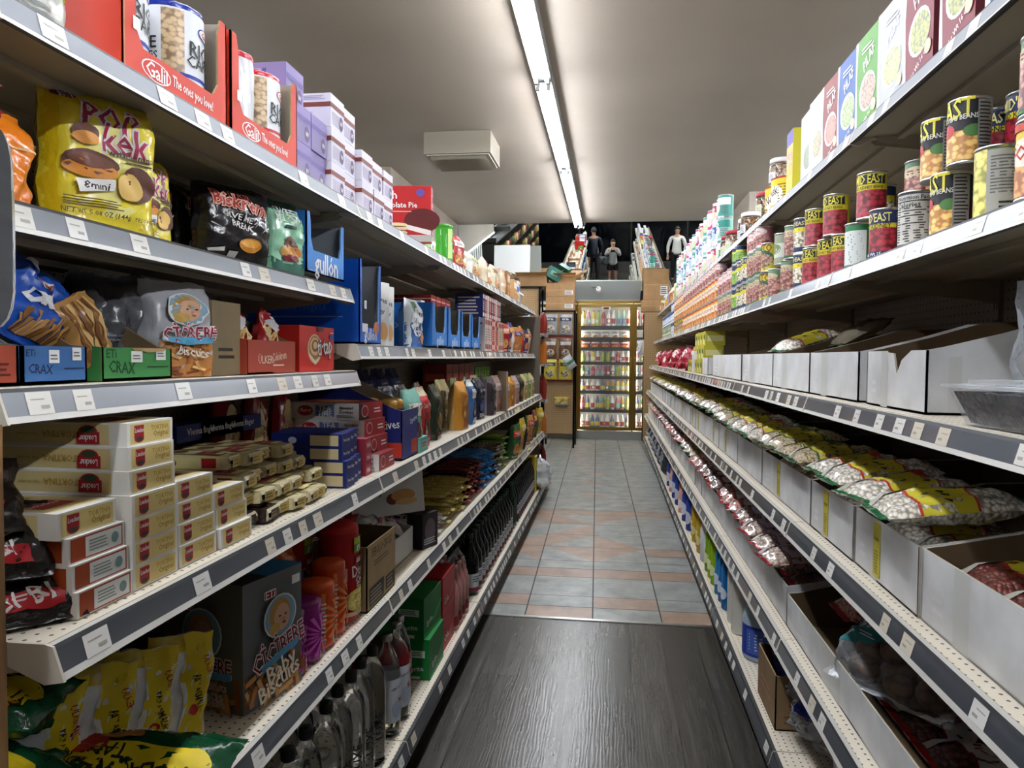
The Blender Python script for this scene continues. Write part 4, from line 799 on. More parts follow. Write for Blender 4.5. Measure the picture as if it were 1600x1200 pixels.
def teatime(k):
    def f():
        A = [('e', .2, .5, .12, .32, '#b8202c'), ('t', .2, .5, .2, 'Ulusoy', WHT, 4), ('r', .36, .18, .64, .85, '#6a86b8'), ('t', .5, .65, .2, 'TEA', WHT), ('t', .5, .35, .22, 'TIME', WHT), ('t', .82, .72, .2, 'Assorted', BLK), ('t', .82, .48, .2, 'Cookies', BLK), ('l', .68, .12, .96, .3, 2, '#888')]
        E_ = [('r', 0, 0, 1, 1, '#a8222c'), ('p', [(0, 0), (.45, 0), (.1, 1), (0, 1)], '#3a1814' if k == 'd' else '#b83038'), ('e', .24, .5, .14, .36, '#d8d0cc'), ('e', .24, .5, .12, .3, '#a8222c'), ('l', .62, .3, .92, .7, 2, WHT)]
        return carton('cookie_box', .155, .235, .052, '#f0efec', E_, A, A, [('r', 0, 0, 1, 1, '#8e2430'), ('e', .5, .5, .35, .3, '#c8864a')], faces={'back': '#a8222c'})
    return f
for i in range(4): on('L4', 2.20, .235, 'ttm'+'rd'[i % 2], teatime('rd'[i % 2]), 'white and red assorted cookie box', 'cookie box', z=i*.0525+.0, inset=.02+.015*(i > 0)+.01*i, rot=-3*i, row=('bottom of stack', 'second of stack', 'third of stack', 'topmost of stack')[i])
for c in range(1):
    for i in range(3): on('L4', 2.055, .2, 'pnk', lambda: carton('biscuit_box', .05, .2, .036, '#a83444', [('r', .1, .2, .9, .8, '#c85a68'), ('t', .5, .5, .6, 'mix', WHT)], []), 'pink-red small biscuit box', 'biscuit box', z=i*.037, inset=.03, row=('bottom', 'middle', 'top')[i]+' of stack')
def mcv():
    A = [('t', .72, .55, .46, 'Digestives', WHT, 8, 1.1), ('r', .55, .05, .95, .26, '#c83a24')]
    Sd = [('p', [(.3, .2), (.36, .38), (.44, .5), (.62, .55), (.66, .4), (.6, .24), (.5, .14), (.36, .12)], '#38406a'), ('t', .48, .32, .3, "McVitie's", '#a8acc0', 8), ('t', .8, .48, .36, 'Digestives', WHT, 8, 1.2), ('r', .62, .04, 1, .26, '#c83a24')]
    return tray('display_box', .2, .37, .235, .17, '#1b2c88', 'k#8a7a60', A, Sd, post=0, back=.28, side_c='#18226c')
on('L4', 2.45, .37, 'mcv', mcv, 'navy display box with slanting cut-away side', 'display box', inset=.015, z=.0)
def digp(): return tubepack('biscuit_roll', .2, .034, 'f#b8862c', 'f#c89a4a', [('r', .2, .1, .8, .9, '#1b2c88')], 3)
for i in range(4): on('L4', 2.41+.075*(i % 2), .07, 'dgp', digp, 'gold biscuit roll inside the navy display box', 'biscuit roll', z=.006, inset=.05+.09*(i//2))
def longred(sd): return lambda: pouch('wafer_pack', .12, .27, .05, 'f#9a1a20', [('e', .5, .42, .34, .4, '#d8b878'), ('e', .5, .42, .2, .3, '#e6cf98'), ('t', .5, .42, .5, 'mini', '#a02028', 80), ('l', .2, .04, .8, .1, 2, '#e8c890')], style='pillow', seed=sd, amp=.003)
for i, y in enumerate((1.80, 1.92, 2.04)): on('L4', y, .05, f'lr{i%2}', longred(i % 2), 'red and cream long pack leaning on the pegboard', 'snack pack', inset=.32-.02*i, ry=radians(14+4*i), rx=radians(-8), sc=(1, 1, .95))
for i in range(3): on('L4', 1.62+.1*i, .062, 'nvb', lambda: carton('biscuit_box', .2, .06, .04, '#1d2a78', [('t', .5, .5, .6, 'Vienna finger', WHT)], []), 'navy biscuit box lying on the rear pile', 'biscuit box', z=.15, inset=.3)
cof = [('#79b8a8', '#e8ece4', '#8a3a2c', 'teal'), ('#c4262a', '#e9dcb8', '#f0e8d8', 'red and cream'), ('#24321f', '#a87a44', '#c84a4a', 'dark green'), ('#c98a2c', '#e6c078', '#a8323a', 'amber'), ('#3c6ca8', '#dfe2e4', '#e9e9e9', 'blue'), ('#161b38', '#56618e', '#dfe0e8', 'midnight blue'), ('#3a3238', '#a89aa0', '#e0d8d0', 'charcoal'), ('#b79a94', '#e0cfc8', '#7a3a3a', 'dusty pink'), ('#c8b878', '#eae2c0', '#6a4a2a', 'straw yellow'), ('#8fa05a', '#e2e6cc', '#4a5a2a', 'olive green')]
def coffee(i):
    c, c2, c3, _ = cof[i]
    def f():
        A = [('r', .1, .58, .9, .78, c2 if i in (0, 4, 7, 8, 9) else c), ('t', .5, .7, .66, ('Berger', 'Classic', 'Tropical', 'Bonbon', 'Milka', 'Vienna', 'Rocher', 'Almond', 'Ginger', 'Pistac')[i], c3, 5), ('e', .5, .33, .3, .16, ('#7a3a30', '#5a2418', '#8a6a3a', '#b06a1c', '#6a4030', '#2c3a70', '#6a5a58', '#a87060', '#a8843a', '#6a7a3a')[i]), ('e', .42, .3, .14, .09, c2), ('l', .2, .06, .8, .14, 3, c3)]
        return pouch('cookie_pouch', .115, .235, .075, 'f'+c, A, 'f'+c2, 'block', i+2, top_c='f'+(c2 if i in (1, 4) else c), amp=.003)
    return f
ypx = [672, 690, 712, 742, 758, 772, 784, 794]
ys = [yx(x_, -.665, 640) for x_ in ypx]
for i, y in enumerate(ys): on('L4', y-.03, .075, f'cf{i}', coffee(i), cof[i][3]+' cookie pouch standing', 'cookie pouch', inset=.02+.012*(i % 3), rot=-14+(i*29 % 20), sc=(1.15 if i > 1 else 1, 1, 1.0))
for i, y in enumerate(ys): on('L4', y+.04, .075, f'cf{(i+5)%10}', coffee((i+5) % 10), cof[(i+5) % 10][3]+' cookie pouch behind the front row', 'cookie pouch', inset=.13, rot=(i*41 % 30)-15, sc=(1, 1, 1.02))
for i in range(3): on('L4', 2.85+.2*i, .08, 'dkb', gen_pouch(.16, .3, .08, '#1a2562', '#2a3a8a', '#c8cce0', 8, 'pillow'), 'large navy pouch at the back', 'snack pouch', inset=.27, rx=radians(-6))
k = 0
y = 4.85
while y < 6.6:
    j = (7, 8, 3, 9, 7, 8, 2)[k % 7]; on('L4', y, .075, f'cf{j}', coffee(j), cof[j][3]+' cookie pouch in the far group', 'cookie pouch', inset=.015+.02*(k % 2), rot=(k*31 % 30)-15, sc=(1, 1, .9)); k += 1; y += .135
on('L4', 4.65, .02, 'kcf', lambda: carton('cardboard_flap', .16, .012, .26, 'k#a08e74'), 'upright brown cardboard flap among pouches', 'cardboard flap', inset=.01, rot=30)
for i in range(5): on('L4', 5.0+.12*i, .1, 'grt', lambda: carton('wafer_box', .1, .1, .28, ('#4f9a2c'), [('r', .1, .5, .9, .9, '#8ac04a')], [('r', .4, 0, .5, 1, '#9ad05a')]), 'tall bright green box against the back', 'food box', inset=.26)
for i in range(5): on('L4', 4.1+.17*i, .14, 'rdb', lambda: carton('food_box', .16, .14, .14, '#7d1c1c', [('r', .1, .3, .9, .6, '#c05a48')], [('r', .1, .3, .9, .6, '#c05a48')]), 'dark red box on the carton at the back', 'food box', z=.17, inset=.25)
for i in range(5): on('L4', 4.1+.17*i, .14, 'krb', lambda: carton('carton', .165, .14, .168, 'k#5a4a36'), 'brown carton under a dark red box', 'carton', inset=.25)
def tray5(): return tray('display_box', .14, .3, .05, .05, '#2c8f93', 'k#6a5a40', [], [], post=0, back=.1)
on('L4', yx(668, -.665, 700)+.05, .12, 'tlt', lambda: carton('biscuit_box', .11, .12, .055, '#6fb5a8', [('r', .1, .2, .9, .8, '#a0d4c8'), ('l', .2, .3, .8, .7, 2, '#c83a3a')], []), 'small teal biscuit box lying in front', 'biscuit box', inset=.005)
# ================================================================== LEFT FIFTH SHELF
def cicibox():
    F = []
    rr = random.Random(5)
    for i in range(34):
        x = rr.random(); y = .02+.24*rr.random(); a = rr.choice((.2, 1.2, 2.0, 1.7)); s = .13
        F.append(('p', [(min(1, max(0, x+s*cos(a)-.03*sin(a))), max(0, y+s*.6*sin(a)+.02*cos(a))), (min(1, max(0, x-s*cos(a)-.03*sin(a))), max(0, y-s*.6*sin(a)+.02*cos(a))), (min(1, max(0, x-s*cos(a)+.03*sin(a))), max(0, y-s*.6*sin(a)-.02*cos(a))), (min(1, max(0, x+s*cos(a)+.03*sin(a))), max(0, y+s*.6*sin(a)-.02*cos(a)))], rr.choice(('#b87a3c', '#d49a54', '#9a5c28', '#e0b070'))))
    Sd = list(F); baby(.55, .6, .23, Sd, .8)
    Sd += [('r', .27, .77, .46, .84, WHT), ('r', .28, .775, .45, .835, '#a8202c'), ('t', .365, .805, .15, 'ETi', WHT), ('T', .57, .39, .7, 'CİCİBEBE', '#efe8e8', 0, 1.45), ('t', .57, .39, .7, 'CİCİBEBE', '#8e2030', 0, 1.45), ('p', [(.36, .33), (.6, .31), (.92, .34), (.92, .28), (.6, .26), (.36, .27)], '#5a9cc8'), ('t', .62, .21, .5, 'Baby Biscuits', '#e8dcc8', 0, 1.2), ('t', .62, .15, .4, 'Galletas', '#e8dcc8', 0, 1.2), ('t', .62, .09, .46, 'para Bebé', '#e8dcc8', 0, 1.2), ('l', .06, .84, .22, .9, 2, '#8a8470')]
    Fr = list(F)
    Fr = [(a[0], [(u, v) for u, v in a[1]], a[2]) for a in F]; baby(.55, .66, .26, Fr, .62)
    Fr += [('r', .26, .84, .46, .9, WHT), ('r', .27, .845, .45, .895, '#a8202c'), ('t', .36, .87, .16, 'ETi', WHT), ('T', .5, .44, .88, 'CİCİBEBE', '#efe8e8', 12, 1.5), ('t', .5, .44, .88, 'CİCİBEBE', '#8e2030', 12, 1.5), ('p', [(.2, .33), (.6, .4), (.85, .42), (.8, .36), (.55, .33), (.22, .27)], '#5a9cc8'), ('t', .55, .24, .5, 'Baby', '#f0e6d4', 14, 1.1), ('t', .5, .16, .7, 'Biscuits', '#f0e6d4', 14, 1.1), ('r', .72, .88, .86, .95, '#f2f2f0')]
    return carton('biscuit_box', .18, .21, .262, '#74767a', Fr, Sd, [], [('r', .4, 0, 1, 1, '#4a9ace'), ('t', .75, .5, .5, 'Biscuits', '#e0e8f0', 60), ('r', .12, .2, .32, .6, '#50504c')], faces={'left': '#7d7a68', 'top': '#4a4a46'})
on('L5', 1.425, .21, 'cbx', cicibox, 'large grey baby biscuit box with oval portraits', 'biscuit box', inset=.035, rot=-14)
def cicibox2(): return carton('biscuit_box', .165, .21, .245, '#3a3a3c', [], [], [])
def rays(c, c2, n=16, cu=.5, cv=.45):
    A = []
    for i in range(n):
        a = 2*pi*i/n; b = a+pi/n*.8; q = lambda t, r: (min(.98, max(.02, cu+r*cos(t))), min(.97, max(.03, cv+r*.8*sin(t))))
        A.append(('p', [q(a, .1), q(a, .5), q(b, .5), q(b, .1)], c2))
    return A
def ptube(c, c2, top, word, name='biscuit_tube'):
    def f():
        A = rays(c, c2)+([('t', .6, .55, .5, word, WHT, -80, 1.3)] if word else [])+[('r', .04, .05, .1, .95, c2), ('l', .0, .1, .12, .8, 10, WHT)]
        return tubepack(name, .15, .043, 'f'+c, 'f'+top, A, 4, crump=.0015)
    return f
for y, ins in ((1.50, .02), (1.585, .015), (1.53, .11)): on('L5', y, .086, 'ppt', ptube('#9e2488', '#d05cc0', '#8a1c74', ''), 'magenta foil biscuit tube', 'biscuit tube', inset=ins)
for y, ins, s in ((1.665, .015, 1.12), (1.752, .02, 1.3)): on('L5', y, .086, 'pot', ptube('#e0501c', '#f08a3c', '#e8602a', ''), 'orange foil biscuit tube', 'biscuit tube', inset=ins, sc=(1, 1, s), rot=30)
def cin():
    A = rays('#e06018', '#f0c070', 20, .4, .5)+[('t', .78, .72, .5, 'ÇİN', '#28308a', -80, 1.6), ('e', .72, .4, .2, .12, '#3a2a5a'), ('e', .72, .4, .13, .08, WHT), ('t', .72, .4, .16, 'c', BLK), ('t', .4, .12, .16, 'ii', WHT)]
    return pouch('cookie_bag', .125, .225, .07, 'f#e06a1c', A, style='pillow', seed=4, amp=.003)
on('L5', 1.64, .07, 'cin', cin, 'orange sunburst cookie bag behind the tubes', 'cookie bag', inset=.11, z=.0, rot=-6, sc=(1, 1, 1.12))
def duetto():
    A = [('r', .35, .76, .8, .94, '#6a9a2a'), ('r', .35, .86, .8, .94, '#b8cc3a'), ('t', .58, .82, .36, 'gullón', WHT), ('r', .4, .64, .72, .7, WHT), ('t', .56, .67, .28, 'mega', '#b81c1c'), ('t', .58, .55, .55, 'Duetto', WHT, 3, 1.3), ('t', .6, .44, .44, 'Cookies', WHT, 3, 1.2), ('l', .4, .34, .8, .4, 2, WHT), ('e', .5, .2, .34, .14, '#d8c86a'), ('e', .5, .2, .3, .11, 'b#e0d080#a89a3a@80'), ('r', .1, .02, .9, .07, '#e8c0a0'), ('r', .08, .45, .22, .6, '#d8d8d8')]
    return tubepack('cookie_tube', .275, .052, '#b51c18', '#d02c24', A, 1, crump=.0006)
on('L5', 1.835, .104, 'dto', duetto, 'tall red duo cookie tube', 'cookie tube', inset=.015, rot=4); on('L5', 1.80, .104, 'dto', duetto, 'tall red duo cookie tube', 'cookie tube', inset=.135, rot=0)
on('L5', 1.70, .104, 'dto', duetto, 'tall red duo cookie tube', 'cookie tube', inset=.2)
def sweetbox():
    A = [('t', .5, .86, .7, 'PEROLO CROSS', '#2a2620', 0, 1.3), ('l', .22, .62, .8, .72, 2, '#5a5040'), ('r', .06, .05, .56, .34, '#2e2a26'), ('l', .1, .08, .52, .3, 4, '#a89878'), ('r', .62, .08, .95, .3, '#2e2a26'), ('l', .66, .1, .9, .28, 3, '#a89878')]
    return tray('display_box', .26, .24, .185, .185, 'k#b4986c', 'k#8a7456', A, [], post=0, back=.19)
on('L5', 2.03, .24, 'swb', sweetbox, 'kraft display box with printed black labels', 'display box', inset=.01)
def brownw(sd): return lambda: pouch('cake_pack', .12, .09, .05, 'f#8a4a24', [('t', .5, .62, .7, 'DANKEK', WHT), ('e', .75, .4, .16, .2, '#5c2c18'), ('e', .3, .3, .2, .14, '#c03028'), ('l', .1, .1, .6, .2, 2, WHT)], style='pillow', seed=sd, amp=.003)
for i in range(6): on('L5', 1.945+.058*(i % 3), .09, f'bw{i%3}', brownw(i % 3), 'brown and red cake pack heaped in the kraft box', 'cake pack', z=.10+.055*(i//3), inset=.06+.06*(i % 2), rx=-pi/2+.3, rot=(i*67 % 60)-30)
def nutbox(word, w, h, d):
    def f():
        A = [('t', .35, .7, .46, word, '#c0241c', 0, 1.1), ('t', .3, .52, .22, 'ready', '#3a3a3a'), ('e', .55, .34, .09, .1, '#6a1c18'), ('e', .68, .4, .17, .12, '#c8924c'), ('e', .72, .28, .16, .07, '#d8aa6c'), ('e', .66, .2, .06, .04, '#b0302a')]
        return tray('display_box', w, d, h*.5, h*.5, '#d8d6d2', '#b8b4ae', [], A, post=0, back=h, edge='#e8e6e2', side_c='#d4d2ce')
    return f
on('L5', 2.42, .33, 'nbx', nutbox('nutella', .24, .19, .33), 'white open display box with red lettering', 'display box', inset=.06)
put('nutlid', lambda: carton('display_card', .3, .006, .17, '#cfcdca', [('t', .36, .72, .42, 'nutella', '#c0241c', 0, 1.1), ('t', .3, .5, .24, 'ready', '#3a3a3a'), ('e', .55, .34, .09, .12, '#6a1c18'), ('e', .7, .4, .17, .13, '#c8924c'), ('e', .74, .26, .16, .07, '#d8aa6c')]), (-.79, 2.50, .69), radians(48), 'white slanted display card with red lettering', 'display card', WH['L5'], rx=radians(-8))
def kinder(sd): return lambda: pouch('chocolate_bag', .15, .15, .06, 'f#e8eaec', [('p', [(.0, .6), (.4, .9), (1, .7), (1, 1), (0, 1)], '#d8442c'), ('e', .45, .5, .22, .1, '#6a3a24'), ('e', .35, .42, .1, .07, '#e8d8c0'), ('p', [(.3, .05), (.55, .4), (.7, .36), (.5, .02)], '#2c4aa0'), ('r', .7, .1, .95, .4, '#d8442c')], style='pillow', seed=sd, amp=.005)
for i, (y, z, ins, rx_) in enumerate(((2.26, 0, .02, -.9), (2.40, .03, .02, -1.3), (2.52, .05, .03, -1.5), (2.28, .04, .08, -1.5), (2.44, .07, .08, -1.6))): on('L5', y, .06, f'kd{i%3}', kinder(i % 3), 'white, orange and blue chocolate bag', 'chocolate bag', z=z+.01, inset=ins+.03, rx=rx_*.8, rot=-10+15*(i % 3), sc=(1, 1, 1))
for i, y in enumerate((2.72, 2.88)): on('L5', y, .07, 'nb'+str(i), (lambda: pouch('biscuit_pouch', .13, .2, .07, 'f#dcdad6', [('t', .5, .66, .8, 'nutella', '#c0241c', 8, 1.1), ('t', .62, .5, .5, 'biscuits', '#3a3a3a', 8), ('e', .5, .28, .3, .13, '#a8743c')], style='block', seed=3, amp=.002)), 'white biscuit pouch with red lettering' if i == 0 else 'second white biscuit pouch, half hidden', 'biscuit pouch', inset=.2-.02*i, z=.09)
for i in range(3): on('L5', 2.9+.12*i, .05, 'rwc', longred(3), 'red and cream wafer pack leaning back', 'snack pack', inset=.25, ry=radians(25))
on('L5', 2.62, .07, 'dkc', lambda: carton('chocolate_box', .1, .07, .13, '#2a2226', [('e', .5, .5, .35, .35, '#6a5a5e'), ('l', .1, .1, .9, .3, 3, '#c8c8cc')], []), 'dark patterned chocolate box', 'chocolate box', inset=.01, rot=-20)
def bar(c, c2, end): return lambda: (lambda o: o)(pouch('wafer_bar', .061, .24, .026, 'f'+c, [('r', .15, .15, .85, .8, c2), ('l', .25, .3, .75, .7, 4, end)], style='pillow', seed=hash(c) % 9, amp=.003, crimp='f'+end, nu=8, nv=12))
groups = [('#e8e6e0', '#26262a', '#d8d6d0', 2.80, 3, 2, 'white and black long bar'), ('#c8b060', '#a89040', '#d8c878', 2.97, 7, 4, 'gold foil long bar'), ('#4a1c18', '#7a2c24', '#a85048', 3.42, 6, 5, 'dark maroon long bar'), ('#2a70b8', '#5a9ad8', '#4a9ae0', 3.85, 6, 5, 'bright blue long bar'), ('#4a3c2c', '#8a7a60', '#c8c0b4', 4.3, 4, 5, 'dark silver-ended long bar'), ('#6a9a3c', '#a0c860', '#b0d880', 4.6, 2, 6, 'light green long bar')]
for c, c2, e, y0, nx, nl, nm in groups:
    for l in range(nl):
        for i in range(nx): on('L5', y0+.072*i+.01*l, .03, 'br'+c, bar(c, c2, e), nm, 'wafer bar', z=l*.033, inset=.0+.01*((i*3+l*5) % 4), rx=-pi/2, rot=0, row=('bottom', 'second', 'third', 'fourth', 'fifth', 'top')[l]+' layer')
for i in range(6): on('L5', 4.05+.13*i, .1, 'ktb', lambda: carton('carton', .12, .1, .26, 'k#8a6a3c', [], [('r', .45, 0, .47, 1, '#5a4424')]), 'tall golden brown carton against the back', 'carton', inset=.28, sc=(1, 1, 1+.0*i))
cl2 = [('#2f6a34', '#c83a2c', 'green snack bag'), ('#8a2c24', '#e0b040', 'maroon snack bag'), ('#c89a50', '#c0302a', 'tan snack bag'), ('#3a2c24', '#a87a50', 'dark brown snack bag'), ('#dcc02c', '#f0e080', 'yellow snack bag')]
for i in range(14): c, c2, nm = cl2[(i*2) % 5 if i < 11 else 4]; on('L5', 5.0+.14*i, .07, 'fz'+c, gen_pouch(.13, .24, .07, c, c2, '#f0e8e0', i % 4, 'block'), nm+' in the far group', 'snack bag', inset=.01+.03*(i % 2), rot=(i*47 % 40)-20, rx=radians(10), sc=(1, 1, (1, .85, 1.08)[i % 3]))
# near end of the fifth shelf: potibor packs
def green_pack(sd):
    def f():
        A = [('r', .14, .14, .84, .64, YEL), ('e', .84, .39, .1, .25, YEL), ('t', .5, .3, .8, 'PAYLAŞMALIK', '#1c1c14', 180, 1.1), ('t', .3, .52, .36, 'TADINA', '#1c1c14', 180), ('t', .78, .2, .2, 'ÜLKER', '#b02020', 180), ('e', .22, .62, .16, .15, '#b8281c'), ('t', .5, .84, .3, '4LÜ PAKET', WHT, 180), ('e', .42, .75, .12, .07, '#b88044')]
        return pouch('biscuit_multipack', .33, .13, .07, 'f#0f4a2c', A, style='pillow', seed=sd, amp=.005, nu=24)
    return f
put('gp1', green_pack(3), (-.75, .98, .60), radians(2), 'dark green and yellow multipack lying in front', 'biscuit pack', WH['L5'], rx=-pi/2+.45, lift=.552)
for i, (x, y, z, r) in enumerate(((-.80, .86, .552, -20), (-.92, .84, .552, 10), (-.90, .83, .60, 25), (-.86, .80, .65, -12), (-.93, .88, .69, 20), (-.88, .82, .735, 5))):
    put(f'gp{i%3}b', green_pack(i % 3+6), (x, y, z), radians(r), 'dark green multipack in the heap', 'biscuit pack', WH['L5'], rx=-pi/2+.2, sc=(.8, 1, .85), lift=z)
def potibor(sd):
    def f():
        A = [('r', .5, 0, 1, 1, YEL), ('p', [(.5, .1), (.58, .35), (.54, .7), (.5, .9)], WHT), ('t', .76, .45, .6, 'PAYLAŞMALIK', '#1c1c14', -75, 1.2), ('t', .86, .72, .3, 'ÜLKER', '#a82020', -75), ('e', .7, .3, .07, .05, '#c82a20'), ('t', .2, .35, .5, 'PAKET', '#1c1c14', -75, 1.2), ('t', .26, .52, .2, '4lü', '#c02048', -75)]
        return pouch('biscuit_pack', .12, .19, .055, 'f#e9eaec', A, 'f#e6ce28', 'block', sd, top_c='f#e0c41c', amp=.004)
    return f
for i, (x, y, r) in enumerate(((-.80, 1.20, -28), (-.83, 1.13, -30), (-.86, 1.06, -34), (-.90, .99, -30), (-.95, 1.14, -30), (-1.0, 1.05, -30))):
    put(f'pb{i%2}', potibor(i % 2+1), (x, y, .553), RL+radians(r-8), 'white and yellow biscuit pack standing', 'biscuit pack', WH['L5'], ry=radians(8), lift=.552)
put('gpx', lambda: carton('biscuit_box', .2, .2, .12, '#25331c', [], []), (-1.04, 1.30, .552), RL, 'dark box behind the grey box', 'biscuit box', WH['L5'])
# ================================================================== LEFT BOTTOM SHELF
def luxe():
    pr = [(.0, 0), (.032, 0), (.037, .006), (.037, .012), (.0355, .02), (.037, .03), (.037, .20), (.0355, .23), (.032, .262), (.02, .285), (.013, .295), (.0125, .312)]
    o = bottle('water_bottle', pr, 'w', 'p#111111', (.306, .33, .0155), (.05, .21), [('t', .5, .42, 1.05, 'LUXE', '#1a1a1c', 90, 1.1), ('t', .28, .5, .5, 'ALKALINE WATER', '#3a3a3e', 90, 1.2)], span=110); return o
n = 0
for i in range(5): on('L0', 1.70+.088*i, .082, 'lux', luxe, 'clear water bottle with black cap', 'water bottle', row='front row', inset=.012+.004*(i % 2), rot=-50+(i*33 % 20)); n += 1
for i in range(9): on('L0', 1.32+.088*i, .082, 'lux', luxe, 'clear water bottle with black cap', 'water bottle', row='second row', inset=.105, rot=(i*53 % 60)-20)
for i in range(4): on('L0', 1.30+.092*i, .082, 'lux', luxe, 'clear water bottle with black cap', 'water bottle', row='nearest front row', inset=.012, rot=(i*53 % 60)-20)
for i in range(8): on('L0', 1.36+.09*i, .082, 'lux', luxe, 'clear water bottle with black cap', 'water bottle', row='third row', inset=.198, rot=(i*53 % 60)-20)
def gerol():
    pr = [(.0, 0), (.036, 0), (.041, .006), (.041, .18), (.036, .215), (.022, .25), (.014, .27), (.0135, .29)]
    return bottle('mineral_water_bottle', pr, 'w', 'm#d8d8d8', (.284, .302, .0155), (.045, .175), [('t', .5, .82, .62, 'GEROLSTEINER', '#26303a', 12), ('t', .5, .5, .2, '*', '#b03028'), ('e', .35, .3, .14, .2, '#b8c4dc'), ('e', .7, .25, .1, .15, '#c8d0e0')], span=150, lab_base='#d9dfe8')
for y in (2.225, 2.33): on('L0', y, .082, 'grl', gerol, 'mineral water bottle with pale blue label', 'water bottle', inset=.02, rot=-10, row='')
def redbot():
    pr = [(.0, 0), (.034, 0), (.038, .006), (.038, .18), (.033, .22), (.018, .26), (.013, .27), (.013, .29)]
    return bottle('soda_bottle', pr, 'w', 'm#c8c8cc', (.284, .302, .015), (.12, .19), [('t', .5, .5, .8, 'Fizz', WHT)], span=120, lab_base='#a8242c')
on('L0', 2.39, .078, 'rdo', redbot, 'clear bottle with red neck label', 'soda bottle', inset=.03); on('L0', 2.30, .078, 'rdo', redbot, 'clear bottle with red label, second row', 'soda bottle', inset=.12)
def soda(c, c2, w1, w, h, d):
    def f():
        A = [('r', .0, .0, 1, .1, c2), ('t', .32, .3, .34, w1, WHT, 6), ('p', [(.5, .3), (1, .6), (1, .5), (.55, .15)], c2)]
        Sd = [('t', .7, .25, .34, w1, WHT, 6), ('r', .45, .55, .9, .72, '#dfeee0'), ('l', .5, .58, .86, .7, 3, c), ('r', .4, .02, .8, .1, '#e6efe6')]
        return carton('soda_carton', w, d, h, c, A, Sd, [], [('t', .5, .5, .5, w1, WHT)])
    return f
for i in range(2): on('L0', 2.72, .17, 'spr', soda('#0d7a34', '#3aa85a', 'Sprite', .21, .145, .17), ('lower', 'upper')[i]+' green soda carton of the stack', 'soda carton', z=i*.146, inset=.02+.015*i, rot=-3*i)
for i in range(2): on('L0', 2.97, .2, 'cke', soda('#b8141c', '#d83a40', 'Cola', .2, .145, .2), ('lower', 'upper')[i]+' red soda carton of the stack', 'soda carton', z=i*.146, inset=.03)
def pinkb():
    pr = [(.0, 0), (.03, 0), (.035, .006), (.035, .15), (.03, .18), (.014, .22), (.013, .24)]
    return bottle('pink_drink_bottle', pr, 'x#c88a84', 'm#c8a8a8', (.235, .25, .015), (.02, .06), [], span=100, lab_base='#8a2c34')
for r in range(2):
    for i in range(4): on('L0', 3.13+.076*i, .07, 'pkb', pinkb, 'rosy pink drink bottle', 'drink bottle', inset=.02+.08*r, row=('front row', 'second row')[r])
def clr(): return pouch('cup_sleeve', .1, .24, .08, 't.4', [], style='block', seed=3)
for i in range(2): on('L0', 3.42+.1*i, .08, 'cup', clr, 'crumpled clear plastic sleeve of cups', 'plastic cups', inset=.07)
def wine(k):
    def f():
        pr = [(.0, 0), (.04, 0), (.045, .006), (.045, .15), (.041, .18), (.02, .225), (.015, .245), (.0145, .275)] if k else [(.0, 0), (.036, 0), (.038, .006), (.038, .19), (.033, .215), (.016, .25), (.0145, .26), (.0145, .30)]
        return bottle('syrup_bottle' if k else 'wine_bottle', pr, 'x#0a0d0b', 'p#14361f' if k else 'p#17171a', (.27, .29, .0165) if k else (.262, .303, .0158), (.02, .105) if k else (.04, .12), [('r', .05, .0, .95, .24, '#7a1c3a'), ('l', .2, .5, .8, .9, 3, '#4a5a6a'), ('e', .75, .35, .12, .14, '#9a2a4a')], span=150, lab_base='#cfd4da')
    return f
y = 3.62; i = 0
while y < 5.0:
    for r in range(3): on('L0', y+.03*(r % 2), .09, 'wnk', wine(1), 'dark syrup bottle with white and crimson label', 'syrup bottle', inset=.02+.1*r, rot=(i*37 % 30)-15, row=('front row', 'second row', 'third row')[r])
    y += .1; i += 1
def vine(): return bottle('oil_bottle', [(.0, 0), (.034, 0), (.036, .2), (.02, .25), (.015, .27), (.0145, .29)], 'x#12301c', 'p#1c3a20', (.285, .31, .016), (.03, .15), [], lab_base='#27403a')
for i in range(2): on('L0', 5.06+.09*i, .075, 'oil', vine, 'green glass oil bottle', 'oil bottle', inset=.02)
y = 5.28; i = 0
while y < 6.4:
    for r in range(2): on('L0', y+.03*(r % 2), .08, 'wn0', wine(0), 'black wine bottle with pale label', 'wine bottle', inset=.02+.09*r, row=('front row', 'second row')[r])
    y += .09; i += 1
on('L0', 6.52, .12, 'ygb', lambda: carton('detergent_box', .14, .12, .3, '#c8b02c', [('r', .1, .3, .9, .6, '#2f7a3c')], [('r', .1, .2, .5, .9, '#2f7a3c')]), 'yellow and green detergent box', 'detergent box', inset=.02)
on('L0', 6.68, .12, 'wbg', lambda: pouch('plastic_bag', .26, .26, .16, 'f#dfe3e8', [], style='pillow', seed=5, amp=.014), 'knotted white plastic bag at the shelf end', 'plastic bag', inset=-.06, rot=10)
